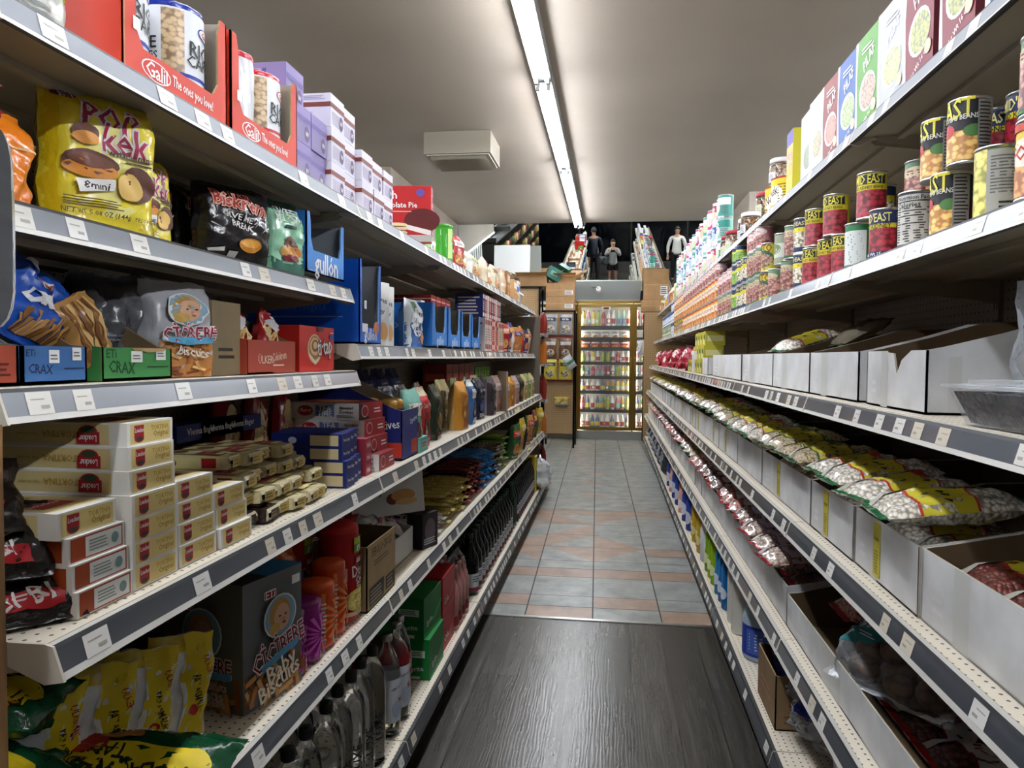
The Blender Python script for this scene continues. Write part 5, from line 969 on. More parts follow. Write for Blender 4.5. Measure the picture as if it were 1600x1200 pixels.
# ================================================================== RIGHT TOP SHELF
def gal(c, side, pic, top='#dcdce4'):
    def f():
        A = [('p', [(.0, 0), (.12, 0), (.06, .6), (.12, 1), (0, 1)], '#d0d0d4'), ('e', .55, .38, .36, .2, '#f2f0ec'), ('e', .58, .37, .32, .17, pic), ('t', .6, .72, .5, 'PILAF', '#f2f0ec', 24, 1.2), ('l', .3, .8, .8, .88, 2, '#f0e8e4'), ('t', .55, .1, .6, 'Net Wt 16 oz', '#f0e8e4', 24), ('e', .86, .18, .1, .06, '#d8c8a8')]
        return carton('grain_box', .17, .06, .265, c, A, [], [('r', .0, .0, 1, 1, side)], faces={'top': top, 'right': side, 'left': '#e8e8ee'})
    return f
boxes = [(1.40, '#2c66b0', '#2458a0', 'b#c89a80#8a5a48@70', 'blue grain box at the near end', .0), (1.60, '#7c1f30', '#5a1420', 'b#9a9a3c#4a5a24@90', 'maroon grain box with green bowl picture', 0), (1.79, '#7c1f30', '#5a1420', 'b#9a8a4c#5a5a2c@90', 'maroon grain box with bowl picture, second', 0), (1.985, '#b9bccb', '#a8acc0', 'b#c8b070#5a7a3a@80', 'pale grey and blue grain box', .01), (2.16, '#5a9a3c', '#dfe2e4', 'b#b08a70#5a3a2c@80', 'white and green grain box', .01), (2.33, '#3a62a8', '#2a4a90', 'b#8a9a5a#4a6a3a@80', 'blue and violet grain box', .01), (2.50, '#86302c', '#7a2a2a', 'b#c05a3a#6a2a20@70', 'brick red grain box with round white seal', .01), (2.66, '#e8e8e8', '#d8d8dc', 'b#9a8a5a#4a4a2a@80', 'white grain box', .01), (2.82, '#e0e2e6', '#c8ccd4', 'b#5a6a3a#2a3a20@80', 'white and grey grain box', .02)]
for y, c, s_, p_, nm, ins in boxes: on('R1', y, .06, c+s_, gal(c, s_, p_), nm, 'grain box', inset=.008+ins, rot=(y*70 % 4)-2)
on('R1', 1.22, .06, 'galx', gal('#2c66b0', '#2458a0', 'b#c89a80#8a5a48@70'), 'blue grain box nearest the frame edge', 'grain box', inset=.01); on('R1', 1.04, .06, 'galy', gal('#7c1f30', '#5a1420', 'b#9a8a4c#5a5a2c@90'), 'maroon grain box outside the frame edge', 'grain box', inset=.01)
for i in range(7): on('R1', 1.5+.19*i, .06, 'gbk%d' % (i % 2), gal(('#a8a49a', '#8c3a3a')[i % 2], '#c8c4bc', 'b#b08a70#5a3a2c@80'), ('grey', 'dull red')[i % 2]+' grain box in the back row', 'grain box', inset=.16)
on('R1', 3.0, .07, 'ylb', lambda: carton('mix_box', .1, .07, .25, '#d8b030', [('r', 0, .78, 1, 1, '#4a3a9a'), ('r', .1, .45, .9, .7, 'b#d89040#8a4a20@60'), ('r', 0, 0, 1, .3, '#d8cf3c')], [('r', .55, 0, 1, .75, '#d8dfe4'), ('l', .58, .05, .96, .7, 14, '#5a6068'), ('r', 0, .78, 1, 1, '#4a3a9a'), ('r', .0, .48, 1, .77, '#c07a3a'), ('r', 0, .4, 1, .46, '#9ac03a')], faces={'right': '#d8cf3c'}), 'yellow mix box with violet top', 'mix box', inset=.01)
def ycan(): return can(.155, .075, '#e6c81c', [('e', .45, .5, .2, .3, '#f4f0e0'), ('t', .4, .62, .3, 'Nesk', '#3a2a20', 10, 1.5), ('l', .55, .15, .95, .85, 8, '#7a6a20'), ('l', .1, .1, .35, .35, 3, '#3a2a20')], lid='p#b8281c')
def ridlid(h, r, c): return None
on('R1', 3.38, .15, 'yc', ycan, 'yellow canister with red lid in front', 'canister', inset=.02, rot=30); on('R1', 3.56, .15, 'yc', ycan, 'yellow canister with red lid behind the first', 'canister', inset=.03, rot=60)
def wjar(c): return lambda: jar(.15, .055, 'p#e8e8ea', c, [('r', .3, .25, .7, .8, '#d8dce4'), ('l', .34, .3, .66, .7, 5, '#5a6070')], .022)
on('R1', 3.62, .11, 'wj0', wjar('v#d0b8a0#8a6a5a@70'), 'clear jar with white lid on a yellow canister', 'jar', z=.156, inset=.06, rot=20)
on('R1', 4.12, .11, 'wj1', wjar('v#9a6a3a#4a3420@90'), 'clear jar of brown spice with white lid', 'jar', inset=.015, rot=20); on('R1', 4.30, .11, 'wj1', wjar('v#9a6a3a#4a3420@90'), 'second clear jar of brown spice with white lid', 'jar', inset=.03, rot=20)
def rjar(): return jar(.16, .055, 'p#b0202a', 'v#b08a6a#5a3a2a@70', [('r', .25, .2, .75, .8, '#c8d0b0'), ('l', .3, .3, .7, .7, 4, '#7a5a3a')], .022)
for i, (y, ins, z) in enumerate(((4.15, .17, .0), (4.4, .15, 0), (4.65, .12, 0), (4.15, .17, .16), (4.42, .15, .16), (4.75, .03, 0), (4.95, .03, 0))): on('R1', y, .11, 'rj', rjar, 'tall jar with red lid', 'jar', z=z*1.01, inset=ins, rot=20, row='stacked on top' if z else 'standing')
def tcan(c, c2, c3, h=.15, r=.052): return lambda: can(h, r, c, [('r', 0, .55, 1, .9, c2), ('e', .4, .4, .18, .25, c3), ('l', .62, .1, .95, .5, 5, '#5a6a70'), ('t', .4, .73, .3, 'Milk', '#f4f4f4')], 'm#d0d2d4', 18)
tc = [('#3f9a8c', '#e0e8e4', '#c8d8b0', 'teal'), ('#dfe3e8', '#3a5aa0', '#b8c8e0', 'white and blue'), ('#c83a78', '#e8e8ec', '#e0c8d4', 'pink and white'), ('#8ac0b0', '#2a8a80', '#e8f0ea', 'mint green'), ('#d8dce4', '#a8304a', '#d8c8a8', 'white and crimson'), ('#c8ccd8', '#6a80b8', '#f0f0f0', 'pale blue')]
y = 5.05; i = 0
while y < 8.2:
    for l in range(3 if i % 4 != 3 else 2):
        k = (i*2+l*3) % 6; on('R1', y, .104, f'tc{k}', tcan(*tc[k][:3]), tc[k][3]+' milk tin', 'tin', z=l*.1505, inset=.02+.01*(i % 2), rot=20+i*37 % 60, row=('bottom', 'second', 'third')[l]+' tier')
    if i % 2: k = (i+1) % 6; on('R1', y, .104, f'tc{k}', tcan(*tc[k][:3]), tc[k][3]+' milk tin', 'tin', inset=.16, rot=20, row='back row')
    y += .13; i += 1
fp = [('#d8c23c', '#c84a2a', 'yellow'), ('#e4e6ea', '#3a6ab0', 'white'), ('#c87a34', '#e8d08a', 'orange'), ('#7a8a4a', '#c8b05a', 'olive'), ('#a8a0c0', '#5a4a8a', 'lilac')]
for i in range(18):
    c, c2, nm = fp[i*3 % 5]; on('R1', 8.3+.13*i, .07, f'fp{i*3%5}', gen_pouch(.12, .2, .07, c, c2, '#f0ece0', i % 4, 'block'), nm+' standing food bag in the far group', 'food bag', inset=.02+.04*(i % 2), rot=(i*47 % 40)-10, sc=(1, 1, (1, 1.3, .8, 1.15)[i % 4]))
# ================================================================== RIGHT SECOND SHELF: tins of beans
KB, CP, WB, PB = 'b#a82838#5a0c18@75', 'b#e8c070#a8702c@85', 'b#ded8c4#6a6250@95', 'b#b8867a#6a3a34@85'
can_art = {
 'kidney': ('#d8c82c', [('r', 0, 0, 1, .62, KB), ('r', .0, .62, 1, .74, '#e0d030'), ('r', .15, .76, .9, .98, '#20242c'), ('t', .55, .87, .62, 'MID EAST', '#e8dc48', 0, 1.7), ('t', .55, .68, .6, 'RED KIDNEY BEANS', '#2a2a20', 0, 1.3)], 'yellow-banded red kidney bean tin'),
 'kidnavy': ('#20305c', [('r', 0, .12, 1, .62, KB), ('r', 0, .62, 1, .72, '#e0d030'), ('t', .5, .86, .6, "MID'EAST", '#e8dc8a', 0, 1.6), ('t', .5, .67, .6, 'RED KIDNEY', '#2a2a20', 0, 1.2), ('r', 0, 0, 1, .12, '#20305c'), ('t', .5, .06, .5, 'Net Wt 15 oz', '#e8e8e8')], 'navy-banded red kidney bean tin'),
 'chick': ('#16181c', [('r', 0, 0, 1, .5, CP), ('e', .3, .52, .16, .12, '#b8383a'), ('e', .72, .48, .14, .1, '#4a7a3c'), ('t', .42, .87, .6, 'EAST', '#e8dc48', 0, 1.5), ('t', .42, .72, .7, 'CHICK PEAS BEANS', '#dcdcd0', 0, 1.3), ('r', .76, 0, 1, .98, '#8f8c86'), ('l', .78, .05, .98, .95, 15, '#2a2a2c')], 'black-topped chickpea tin'),
 'nutri': ('#20305c', [('r', .25, .02, 1, .98, '#c9c7c0'), ('t', .6, .92, .6, 'Nutrition Facts', BLK), ('r', .28, .84, .97, .86, BLK), ('t', .5, .78, .4, 'Calories', BLK), ('l', .3, .05, .95, .74, 14, '#3a3a3a'), ('r', 0, 0, .2, .5, KB), ('r', 0, .62, .2, .74, '#e0d030')], 'tin turned to its grey nutrition label'),
 'green': ('#2c7a4c', [('r', .1, .04, .85, .86, '#d6dcda'), ('l', .14, .08, .8, .8, 12, '#5a6464')], 'green tin turned to its white text panel'),
 'butter': ('#6a8a3c', [('r', 0, 0, .45, 1, 'b#e0cf6a#8a8a34@60'), ('r', .45, .02, 1, .98, '#a9aaa2'), ('p', [(.7, .98), (1, .98), (1, .7)], '#c8c02c'), ('l', .5, .3, .92, .9, 12, '#6a6a66'), ('l', .6, .06, .9, .2, 2, '#2a2a2a')], 'tin of butter beans turned to its back'),
 'white': ('#20305c', [('r', 0, .14, 1, .62, WB), ('r', 0, .62, 1, .76, '#e0d030'), ('l', .2, .66, .8, .72, 1, '#2a2a20'), ('t', .5, .88, .6, 'MIDEAST', '#e8dc8a')], 'navy and yellow white bean tin'),
 'roman': ('#6a8a6c', [('r', 0, .08, 1, .7, PB), ('e', .5, .78, .4, .12, '#c8b89a'), ('l', .3, .72, .7, .84, 2, '#8a2a2a'), ('r', 0, 0, 1, .06, '#3a6a3c')], 'tin of roman beans with green edge'),
 'pinto': ('#dcd03c', [('e', .5, .45, .42, .34, '#2c5c4c'), ('e', .5, .38, .38, .28, 'b#c09a82#7a5244@85'), ('t', .5, .86, .7, 'PINTO', '#7a2a20', 0, 1.5), ('l', .1, .02, .9, .1, 1, '#2a3a20')], 'yellow tin of pinto beans'),
 'peas': ('#20305c', [('r', 0, .14, 1, .66, 'b#8ab04a#3f6a24@120'), ('r', 0, .66, 1, .78, '#d8d84a')], 'tin of green peas with navy top'),
 'fava': ('#e0c03c', [('r', 0, 0, 1, .4, 'b#d89a5c#9a5a2c@85'), ('e', .5, .6, .4, .2, '#e8e0d0'), ('t', .5, .6, .6, 'FOUL', '#b83020'), ('r', .0, .9, 1, 1, '#c84a34')], 'orange and yellow fava bean tin'),
 'pink': ('#c87a8a', [('r', 0, .05, 1, .5, PB), ('e', .5, .75, .4, .2, '#e8d8d0'), ('l', .3, .68, .7, .82, 2, '#8a3a4a')], 'pinkish tin of beans'),
 'blue': ('#2a4a8c', [('e', .5, .5, .4, .3, '#d8dfe8'), ('r', 0, .0, 1, .15, '#e8e8e8')], 'blue and white tin'),
 'clear': ('#9aa48c', [('r', .1, .2, .9, .7, '#d8dcd0'), ('e', .5, .5, .3, .2, '#7a8a5a')], 'pale green tin')}
CHH, CHR = .128, .0385
def mkcan(k): return lambda: can(CHH, CHR, can_art[k][0], can_art[k][1])
def pc(px, k, lay, ins=.012, rot=40, row=None, y=None):
    X = SH['R2'][0]+ins+CHR; y_ = y if y is not None else yx(px, X-CHR*.5, 400)
    put('can'+k, mkcan(k), (X, y_, SH['R2'][1]+.0015+lay*(CHH+.0008)), RR+radians(rot), can_art[k][2], 'tin can', (row or ('lower tier' if lay == 0 else 'upper tier' if lay == 1 else 'third tier'))+' '+WH['R2'], 'bean tins on the right second shelf', sc=(1, 1, .72) if lay == 2 else None)
for px, k, ins, rot in ((1655, 'pinto', .0, 30), (1605, 'fava', .0, 30), (1538, 'butter', .012, 46), (1468, 'chick', .014, 18), (1416, 'nutri', .012, 40), (1370, 'kidnavy', .014, 30), (1331, 'green', .014, 30), (1309, 'kidney', .03, 10), (1287, 'kidney', .014, 30), (1263, 'kidney', .014, 20), (1248, 'white', .018, 30), (1228, 'roman', .012, 30), (1208, 'roman', .02, 0), (1194, 'pinto', .016, 20)): pc(px, k, 0, ins, rot)
for px, k, ins, rot in ((1655, 'kidney', .0, 30), (1608, 'roman', .0, 30), (1492, 'chick', .02, 34), (1450, 'chick', .02, 20), (1348, 'kidney', .03, 46), (1295, 'kidney', .016, 30), (1266, 'kidney', .018, 20), (1248, 'white', .02, 30), (1233, 'roman', .02, 30), (1217, 'clear', .02, 0), (1196, 'pinto', .018, 20)): pc(px, k, 1, ins, rot)
for i, (y, k, l) in enumerate(((1.50, 'kidnavy', 0), (1.50, 'kidnavy', 1), (1.60, 'kidney', 0), (1.72, 'kidnavy', 0), (1.85, 'roman', 0), (1.85, 'roman', 1), (1.73, 'kidnavy', 1), (1.6, 'kidnavy', 1), (1.98, 'kidney', 0), (1.98, 'roman', 1), (2.1, 'white', 0), (2.25, 'white', 0), (2.25, 'white', 1), (1.35, 'kidnavy', 0), (1.35, 'kidnavy', 1), (1.2, 'kidnavy', 0))):
    pc(0, k, l, .11, 25+i*13 % 30, 'back row '+('lower' if l == 0 else 'upper')+' tier', y=y)
seq = [('roman', 'roman', 'pink')]*4+[('white', 'white', None)]*3+[('peas', 'peas', 'peas')]*2+[('roman', 'pink', None)]*7+[('fava', 'fava', 'pink')]*26+[('pinto', 'fava', 'fava')]*10+[('blue', 'blue', 'blue')]*4+[('clear', 'blue', None)]*14
y = 3.42
for i, row in enumerate(seq):
    if y > 10.5: break
    for l, k in enumerate(row):
        if k: pc(0, k, l, .014+.006*(i % 2), 20+i*31 % 50, y=y, row=('lower tier', 'upper tier', 'third tier')[l]+(', far' if y > 6 else ', middle'))
    if i % 3 == 0: pc(0, row[0], 0, .1, 20, y=y, row='back row')
    y += .0805 if y < 6 else .095
# ================================================================== RIGHT THIRD SHELF
def wcarton(w, d, hf, hb, dip=None, tagc=None, inner='k#5f4a30', art=()):
    def f():
        A = [('r', .28, .0, .4, 1, '#c9cac6'), ('l', .1, .2, .2, .5, 2, '#dedede')]+list(art)
        if dip: A = A
        o = tray('white_carton', w, d, hf, hf, 'k#dcdddd', inner, A, [('r', .1, .05, .2, .9, '#d2d3d2')], [('r', .1, .05, .16, .9, '#d2d3d2')], post=0, back=hb, edge='k#c0b8a4', dip=dip, side_c='k#d8d9dc')
        if tagc:
            B = MB(); s = MB()
            B.box(-w*.1-.02, -w*.1+.02, -d/2-.0016, -d/2-.0006, hf*.08, hf*.96, '#cfc23a')
            draw(B, lambda u, v, q: (-w*.1-.02+.04*u, -d/2-.0016-q, hf*(.08+.88*v)), .04, hf*.88, [('l', .2, .05, .8, .5, 8, '#8a8440'), ('t', .5, .72, .7, 'bean', '#5a5420')]); B.ob('yellow_label', o)
        return o
    return f
for px0, px1, key, dip, nm in ((1444, 1350, 'a', [(.55, .0), (.25, .02), (.1, .05), (-.02, .006), (-.5, 0)], 'white carton with torn front edge'), (1338, 1262, 'b', None, 'white carton beside the torn one'), (1262, 1205, 'c', None, 'white carton with taped seam'), (1205, 1158, 'd', None, 'white carton holding an open pasta bag'), (1156, 1112, 'e', None, 'smaller white carton')):
    y0, y1 = yx(px0, .60, 600), yx(px1, .60, 600); w = y1-y0-.008
    on('R3', (y0+y1)/2, .4, 'wc'+key, wcarton(w, .4, .125, .2 if key != 'e' else .14, dip), nm, 'carton', inset=.035)
on('R3', yx(1101, .60, 600), .2, 'wck', wcarton(.26, .2, .11, .11, inner='k#6a5a40'), 'low kraft-sided white carton', 'carton', inset=.03)
def bean_bag(kind, sd):
    def f():
        K = dict(w=('v#e4ddd0#8f8674@95', '#0f6a38', '#d8cc38', '#c03a2c'), r=('v#7a3428#3a1410@95', '#1a5a38', '#d8cc38', '#a83028'), g=('v#b8a47c#6a5a3c@110', '#17543a', '#cfc23a', '#3a5a30'), k=('v#c88a7c#7a4038@95', '#a82834', '#e2ddd4', '#a8303c'), p=('v#b8a090#6a5048@85', '#9c1c2c', '#d8cfe0', '#8a6aa8'), d=('v#6a3a34#2a1412@85', '#a01c24', '#d8d4d0', '#8a2430'))[kind]
        c, cr, lab, ed = K
        A = [('r', .0, .27, 1, .62, lab), ('r', .0, .255, 1, .275, ed), ('r', 0, .615, 1, .63, ed), ('r', .12, .63, .5, .72, ed), ('r', .05, .06, .2, .95, '#b8b4a8' if kind in 'wrg' else '#c8c0c0'), ('t', .125, .5, .9*.5, 'Great Northern Beans', BLK, 90, 1.3)]
        rr = random.Random(sd)
        for i in range(7): u, v = .3+.6*rr.random(), .3+.28*rr.random(); A.append(('p', [(u, v), (u+.03, v+.04), (u+.06, v+.035), (u+.02, v-.01)], '#26301c' if kind in 'wrg' else ed))
        if kind in 'kp': A.append(('e', .5, .45, .25, .12, c)); 
        return pouch('bean_bag', .15, .27, .055, c, A, style='pillow', seed=sd, amp=.004, crimp='f'+cr, nu=14, nv=18)
    return f
put('flb1', bean_bag('g', 2), (.86, 1.60, 1.25), RR+radians(18), 'flour-and-grain bag propped in the torn white carton', 'grain bag', WH['R3'], rx=-pi/2+.45)
put('ps1', bean_bag('w', 5), (.64, 2.93, 1.30), RR+radians(10), 'open green-edged pasta bag on the white cartons', 'food bag', WH['R3'], rx=-pi/2+.3, sc=(1.3, 1.1, 1.0))
put('ps2', lambda: pouch('food_bag', .2, .2, .05, 'f#8a8270', [('r', .1, .5, .9, .52, '#7a2a24'), ('r', .1, .8, .9, .83, '#1c6a48')], style='pillow', seed=4, crimp='f#1c5a3c'), (.8, 2.75, 1.32), RR, 'folded beige bag with green seam behind', 'food bag', WH['R3'], rx=-pi/2+.5)
for i, y in enumerate((3.6, 3.8, 4.0)): put('rdp%d' % i, lambda: pouch('food_bag', .14, .18, .05, 'f#b02a1c', [('r', .2, .3, .8, .6, '#e86040')], style='pillow', seed=3), (.74, y, 1.21+.015*i), RR, ('first', 'second', 'third')[i]+' bright red bag lying in the smaller cartons', 'food bag', WH['R3'], rx=-pi/2+.35)
on('R3', yx(1085, .6, 560), .12, 'wsm', lambda: carton('food_box', .14, .12, .16, '#dcdcd8', [('r', .2, .5, .8, .8, '#c8c8c4')], [], []), 'narrow plain white box', 'food box', inset=.02)
for i in range(6):
    for l in range(3 if i < 4 else 1): on('R3', 5.0+.15*i, .13, 'ylc', lambda: carton('food_box', .13, .13, .095, '#c2ba3c', [('r', .1, .1, .6, .5, '#e8e2a0'), ('e', .6, .6, .25, .2, '#3a4a2a')], [], [('r', .1, .3, .9, .7, '#e0dc9a')]), 'yellow-green food box', 'food box', z=l*.096, inset=.03+.01*l, row=('bottom', 'middle', 'top')[l]+' of the yellow stack')
for i in range(30): on('R3', 6.0+.15*(i//1), .07, f'rb{i%3}', (lambda k: (lambda: pouch('candy_bag', .16, .16, .07, ('f#a81c34', 'f#b8303c', 'f#8c1830')[k], [('e', .5, .5, .3, .25, '#e8d0d0'), ('l', .2, .7, .8, .85, 2, '#f0e0e0')], style='pillow', seed=k, amp=.007)))(i % 3), ('crimson', 'red', 'dark crimson')[i % 3]+' shiny bag in the far heap', 'candy bag', z=.0 if i % 2 == 0 else .06, inset=.02+.05*(i % 3), rot=(i*53 % 60)-30, rx=-.5)
# dried fruit and clear pouches at the near end
def fruit_tub():
    B = MB(); v = [(-.1, -.07, 0), (.1, -.07, 0), (.1, .07, 0), (-.1, .07, 0), (-.12, -.09, .06), (.12, -.09, .06), (.12, .09, .06), (-.12, .09, .06)]; F = [(0, 3, 2, 1), (0, 1, 5, 4), (1, 2, 6, 5), (2, 3, 7, 6), (3, 0, 4, 7)]
    B.mesh(v, F, 't.25'); o = B.ob('fruit_tub')
    B = MB(); B.grid(lambda u, v: ((u-.5)*.205, (v-.5)*.145, .05+.008*noise.noise(Vector((u*9, v*9, 1)))), 20, 14, 'v#4a2028#1c0a0c@80'); B.mesh([(x*.94, y*.94, z*.85+.003) for x, y, z in v], F, 'v#4a2028#1c0a0c@80'); B.ob('dried_fruit', o)
    B = MB(); B.box(-.128, .128, -.098, .098, .061, .066, 't.3'); B.box(-.1, .1, -.07, .07, .067, .074, 't.3'); B.ob('lid', o); return o
put('ftub', fruit_tub, (.655, 1.165, 1.165), RR+radians(4), 'clear clamshell tub of dark dried fruit', 'fruit tub', WH['R3'], sc=(1.05, 1, 1.0))
def djar(): o = jar(.2, .06, 'p#2c2a30', 'v#2a1c28#0c080c@60', (), .03); return o
on('R3', 1.12, .12, 'dj', djar, 'tall clear jar of black dried fruit', 'jar', inset=.19, z=.0); on('R3', 1.0, .12, 'dj', djar, 'tall clear jar of black dried fruit', 'jar', inset=.05, z=0)
put('dj2', lambda: jar(.11, .06, 'p#3a383e', 'v#2a1c28#0c080c@60', (), .03), (.79, 1.12, 1.366), RR, 'squat dark jar stacked on the tall one', 'jar', WH['R3'])
def zip_pouch(): return pouch('zip_pouch', .15, .24, .05, 't.35', [('r', .1, .84, .9, .86, '#e8e8ec')], style='gusset', seed=3, amp=.005)
put('zip', zip_pouch, (.745, 1.3, 1.165), RR+radians(70), 'clear zip pouch standing empty', 'zip pouch', WH['R3'])
put('pcup', lambda: (lambda B: (B.lathe([(.03, 0), (.045, .09), (.05, .092)], 'p#c9c9c6', 20), B.ob('plastic_cup'))[1])(MB()), (.60, 1.02, 1.245), 0, 'pale plastic cup stacked on the clamshell tub', 'cup', WH['R3'])
# ================================================================== RIGHT FOURTH AND FIFTH SHELVES: cartons of bean bags
def crate_row(sh, ys, key, kinds, hf, hb, what):
    X, Z = SH[sh]; rr = random.Random(len(ys)+ord(key))
    for i, (y0, y1) in enumerate(ys):
        w = y1-y0-.006; near = i < 6; k = kinds[i % len(kinds)]; tg = sh == 'R4' and i in (1, 2, 3, 5, 6, 8, 9, 11, 13)
        on(sh, (y0+y1)/2, .44, f'cr{key}{w:.2f}{tg}', wcarton(w, .44, hf, hb, None, tg), 'white carton of '+what+(' with yellow label' if tg else ''), 'carton', inset=.03, rot=rr.uniform(-1, 1))
        n = max(2, int(w/.14)); nl = 3 if near else 2
        for l in range(nl):
            for j in range(n):
                yy = y0+.02+(j+.5)*(w-.03)/n+rr.uniform(-.003, .003); top = l == nl-1
                if sh == 'R4' and i == 0 and top: continue
                zz = Z+(.0 if nl > 2 else .07)+l*.058+(.027 if top else .008); ins = (-.045+rr.uniform(-.015, .015)) if top else .035
                nm = {'w': 'white bean bag with yellow label', 'r': 'dark bean bag with yellow label', 'g': 'lentil bag with yellow label', 'k': 'pink bean bag with red ends', 'p': 'speckled bean bag with violet label', 'd': 'dark red bean bag'}[k]
                put(f'bb{k}{j%2}', bean_bag(k, j % 2+3), (X+.03+ins, yy, zz+.03), RR+radians(rr.uniform(-13, 13) if top else 0), nm, 'bean bag', ('topmost' if top else ('bottom', 'middle')[l] if l < 2 else '')+' in a carton '+WH[sh], f'{what} in the white cartons', rx=-pi/2+(rr.uniform(.02, .16) if top else .0), sc=(min(1, (w-.03)/n/.16), 1, 1))
e4 = [yx(p, .565, 850) for p in (1700, 1446, 1338, 1268, 1191, 1151, 1122)]
ys4 = list(zip(e4[:-1], e4[1:])); y = e4[-1]
while y < 10.2: ys4.append((y, y+.34)); y += .345
crate_row('R4', ys4, 'a', 'rwwgwgwwgwrw', .13, .2, 'dry beans')
e5 = [yx(p, .545, 950) for p in (1640, 1232, 1190, 1155, 1125)]
ys5 = list(zip(e5[:-1], e5[1:])); y = e5[-1]
while y < 10.2: ys5.append((y, y+.36)); y += .365
crate_row('R5', ys5[1:], 'b', 'ppkddkgwkdkk', .12, .19, 'red-ended bean bags')
y0, y1 = ys5[0]
on('R5', (y0+y1)/2, .44, 'crn', wcarton(y1-y0-.006, .44, .10, .18), 'long white carton nearest on this shelf', 'carton', inset=.03)
# clear bag of round brown roots, with teal label, and its neighbours
def film_bag(): return pouch('clear_produce_bag', .31, .26, .13, 't.22', [('p', [(.08, .45), (.3, .6), (.42, .5), (.3, .3), (.06, .28)], '#1a7a80'), ('t', .22, .47, .24, 'FRANI', WHT, 12), ('l', .1, .34, .32, .4, 2, '#d8e8e8'), ('e', .5, .66, .17, .12, '#a85a3a')], style='pillow', seed=6, amp=.012, nu=22, nv=22)
bx, by, bz = .60, 1.66, .55
put('fbg', film_bag, (bx, by, bz-.03), RR+radians(35), 'clear produce bag with teal label', 'produce bag', WH['R5'], rx=-.95)
rr = random.Random(4); R_ = Matrix.Rotation(RR+radians(35), 4, 'Z') @ Matrix.Rotation(-.95, 4, 'X')
def root_veg():
    B = MB(); B.grid(lambda u, v: tuple(Vector((cos(2*pi*u)*sin(pi*v), sin(2*pi*u)*sin(pi*v), cos(pi*v)*.88))*.034*(1+.1*noise.noise(Vector((cos(2*pi*u)*2, sin(2*pi*u)*2, v*4))))), 16, 10, 'b#8a6a52#5c4636@38', True, None, True); return B.ob('brown_root')
for a, b, c in ((-.06, 0, .05), (.01, .01, .045), (.07, 0, .055), (-.075, .01, .115), (-.01, -.03, .11), (.055, .0, .12), (-.045, 0, .175), (.02, .01, .175), (.075, .0, .185), (-.02, .035, .11), (.0, -.03, .175), (.03, .04, .06)):
    p = Vector((bx, by, bz-.03))+(R_ @ Vector((a*1.25, b, c*.86+.012))); put('root', root_veg, tuple(p), rr.random()*3, 'round brown root inside the clear produce bag', 'root vegetable', WH['R5'], 'brown roots in the clear produce bag')
put('lb2', bean_bag('k', 5), (.60, 1.98, .60), RR, 'orange-brown snack bag lying in the long carton', 'snack bag', WH['R5'], rx=-pi/2+.2)
put('teal', lambda: pouch('produce_bag', .2, .26, .1, 'f#4a3028', [('r', .15, .45, .75, .85, '#1a6a74'), ('t', .45, .66, .5, 'TORANI', '#d8e0c8'), ('r', .15, .0, .9, .4, '#8a4a34')], style='pillow', seed=2, amp=.008), (.78, 1.42, .50), RR+radians(30), 'dark bag with teal label behind the clear one', 'produce bag', WH['R5'], rx=-.3)
# ================================================================== RIGHT BOTTOM SHELF
def pcs(px, X=.54): return yx(px, X, 950)
for i in range(4): put('lowb', bean_bag('d', 4), (.62, 1.47+.15*i, .487), RR, 'dark bean bag at the bottom of the long carton', 'bean bag', WH['R5'], rx=-pi/2)
def kbox(): return tray('cardboard_box', .26, .26, .17, .17, 'k#8f7350', 'k#6d5638', [('l', .2, .3, .8, .6, 2, '#9a6a4a')], [], [('t', .4, .4, .5, 'SUN', '#8a4a34'), ('l', .1, .1, .9, .3, 2, '#7a5a3c')], post=0, back=.17)
on('R0', 2.40, .26, 'kbx', kbox, 'open brown cardboard box of candle tins', 'cardboard box', inset=.02)
def candle():
    B = MB(); B.lathe([(.034, 0), (.037, .002), (.036, .005), (.036, .063), (.037, .066), (.035, .068), (.034, .058)], '#232c6c', 24); o = B.ob('candle_tin')
    B = MB(); B.lathe([(.0365, .012), (.0365, .05)], '#2c3a8c', 24, caps=False); cyl_art(B, .0366, .012, .05, [('e', .4, .5, .12, .35, '#8aa0d8'), ('l', .6, .1, .95, .9, 4, '#8a96c8')]); B.ob('label', o)
    B = MB(); B.lathe([(.034, .05), (.034, .056), (0, .056)], '#e8e6de', 20); B.ob('wax', o); return o
for i, (y, ins, z) in enumerate(((2.33, .05, .115), (2.42, .05, .115), (2.5, .06, .115), (2.36, .14, .115), (2.45, .15, .115), (2.36, .05, .05), (2.45, .06, .05), (2.36, .14, .05), (2.45, .15, .05))): on('R0', y, .074, 'cnd', candle, 'blue wax candle tin', 'candle tin', z=z-.05 if z < .1 else z, inset=ins, row='atop the brown box' if z > .1 else 'low in the brown box')
put('flap', lambda: carton('paper_sheet', .2, .003, .16, '#e4e4e8'), (.62, 2.62, .25), RR+radians(30), 'white paper sheet tucked into the brown box', 'paper', WH['R0'], rx=-.5)
put('crk', lambda: pouch('plastic_wrap_pack', .2, .17, .1, 't.35', [('r', .4, .55, .95, .95, 'f#1c2a90')], style='pillow', seed=2, amp=.012), (.60, 2.14, .155), RR+radians(20), 'crinkled clear and blue plastic pack', 'plastic pack', WH['R0'])
put('bpk', lambda: pouch('paper_towel_pack', .3, .3, .16, 'f#3a3ea0', [('r', 0, 0, 1, .35, '#c8c8dc'), ('r', 0, .42, 1, .55, '#4a4eb4')], style='block', seed=2, amp=.004), (.68, 1.86, .155), RR, 'blue and lilac wrapped pack at the near end', 'wrapped pack', WH['R0'])
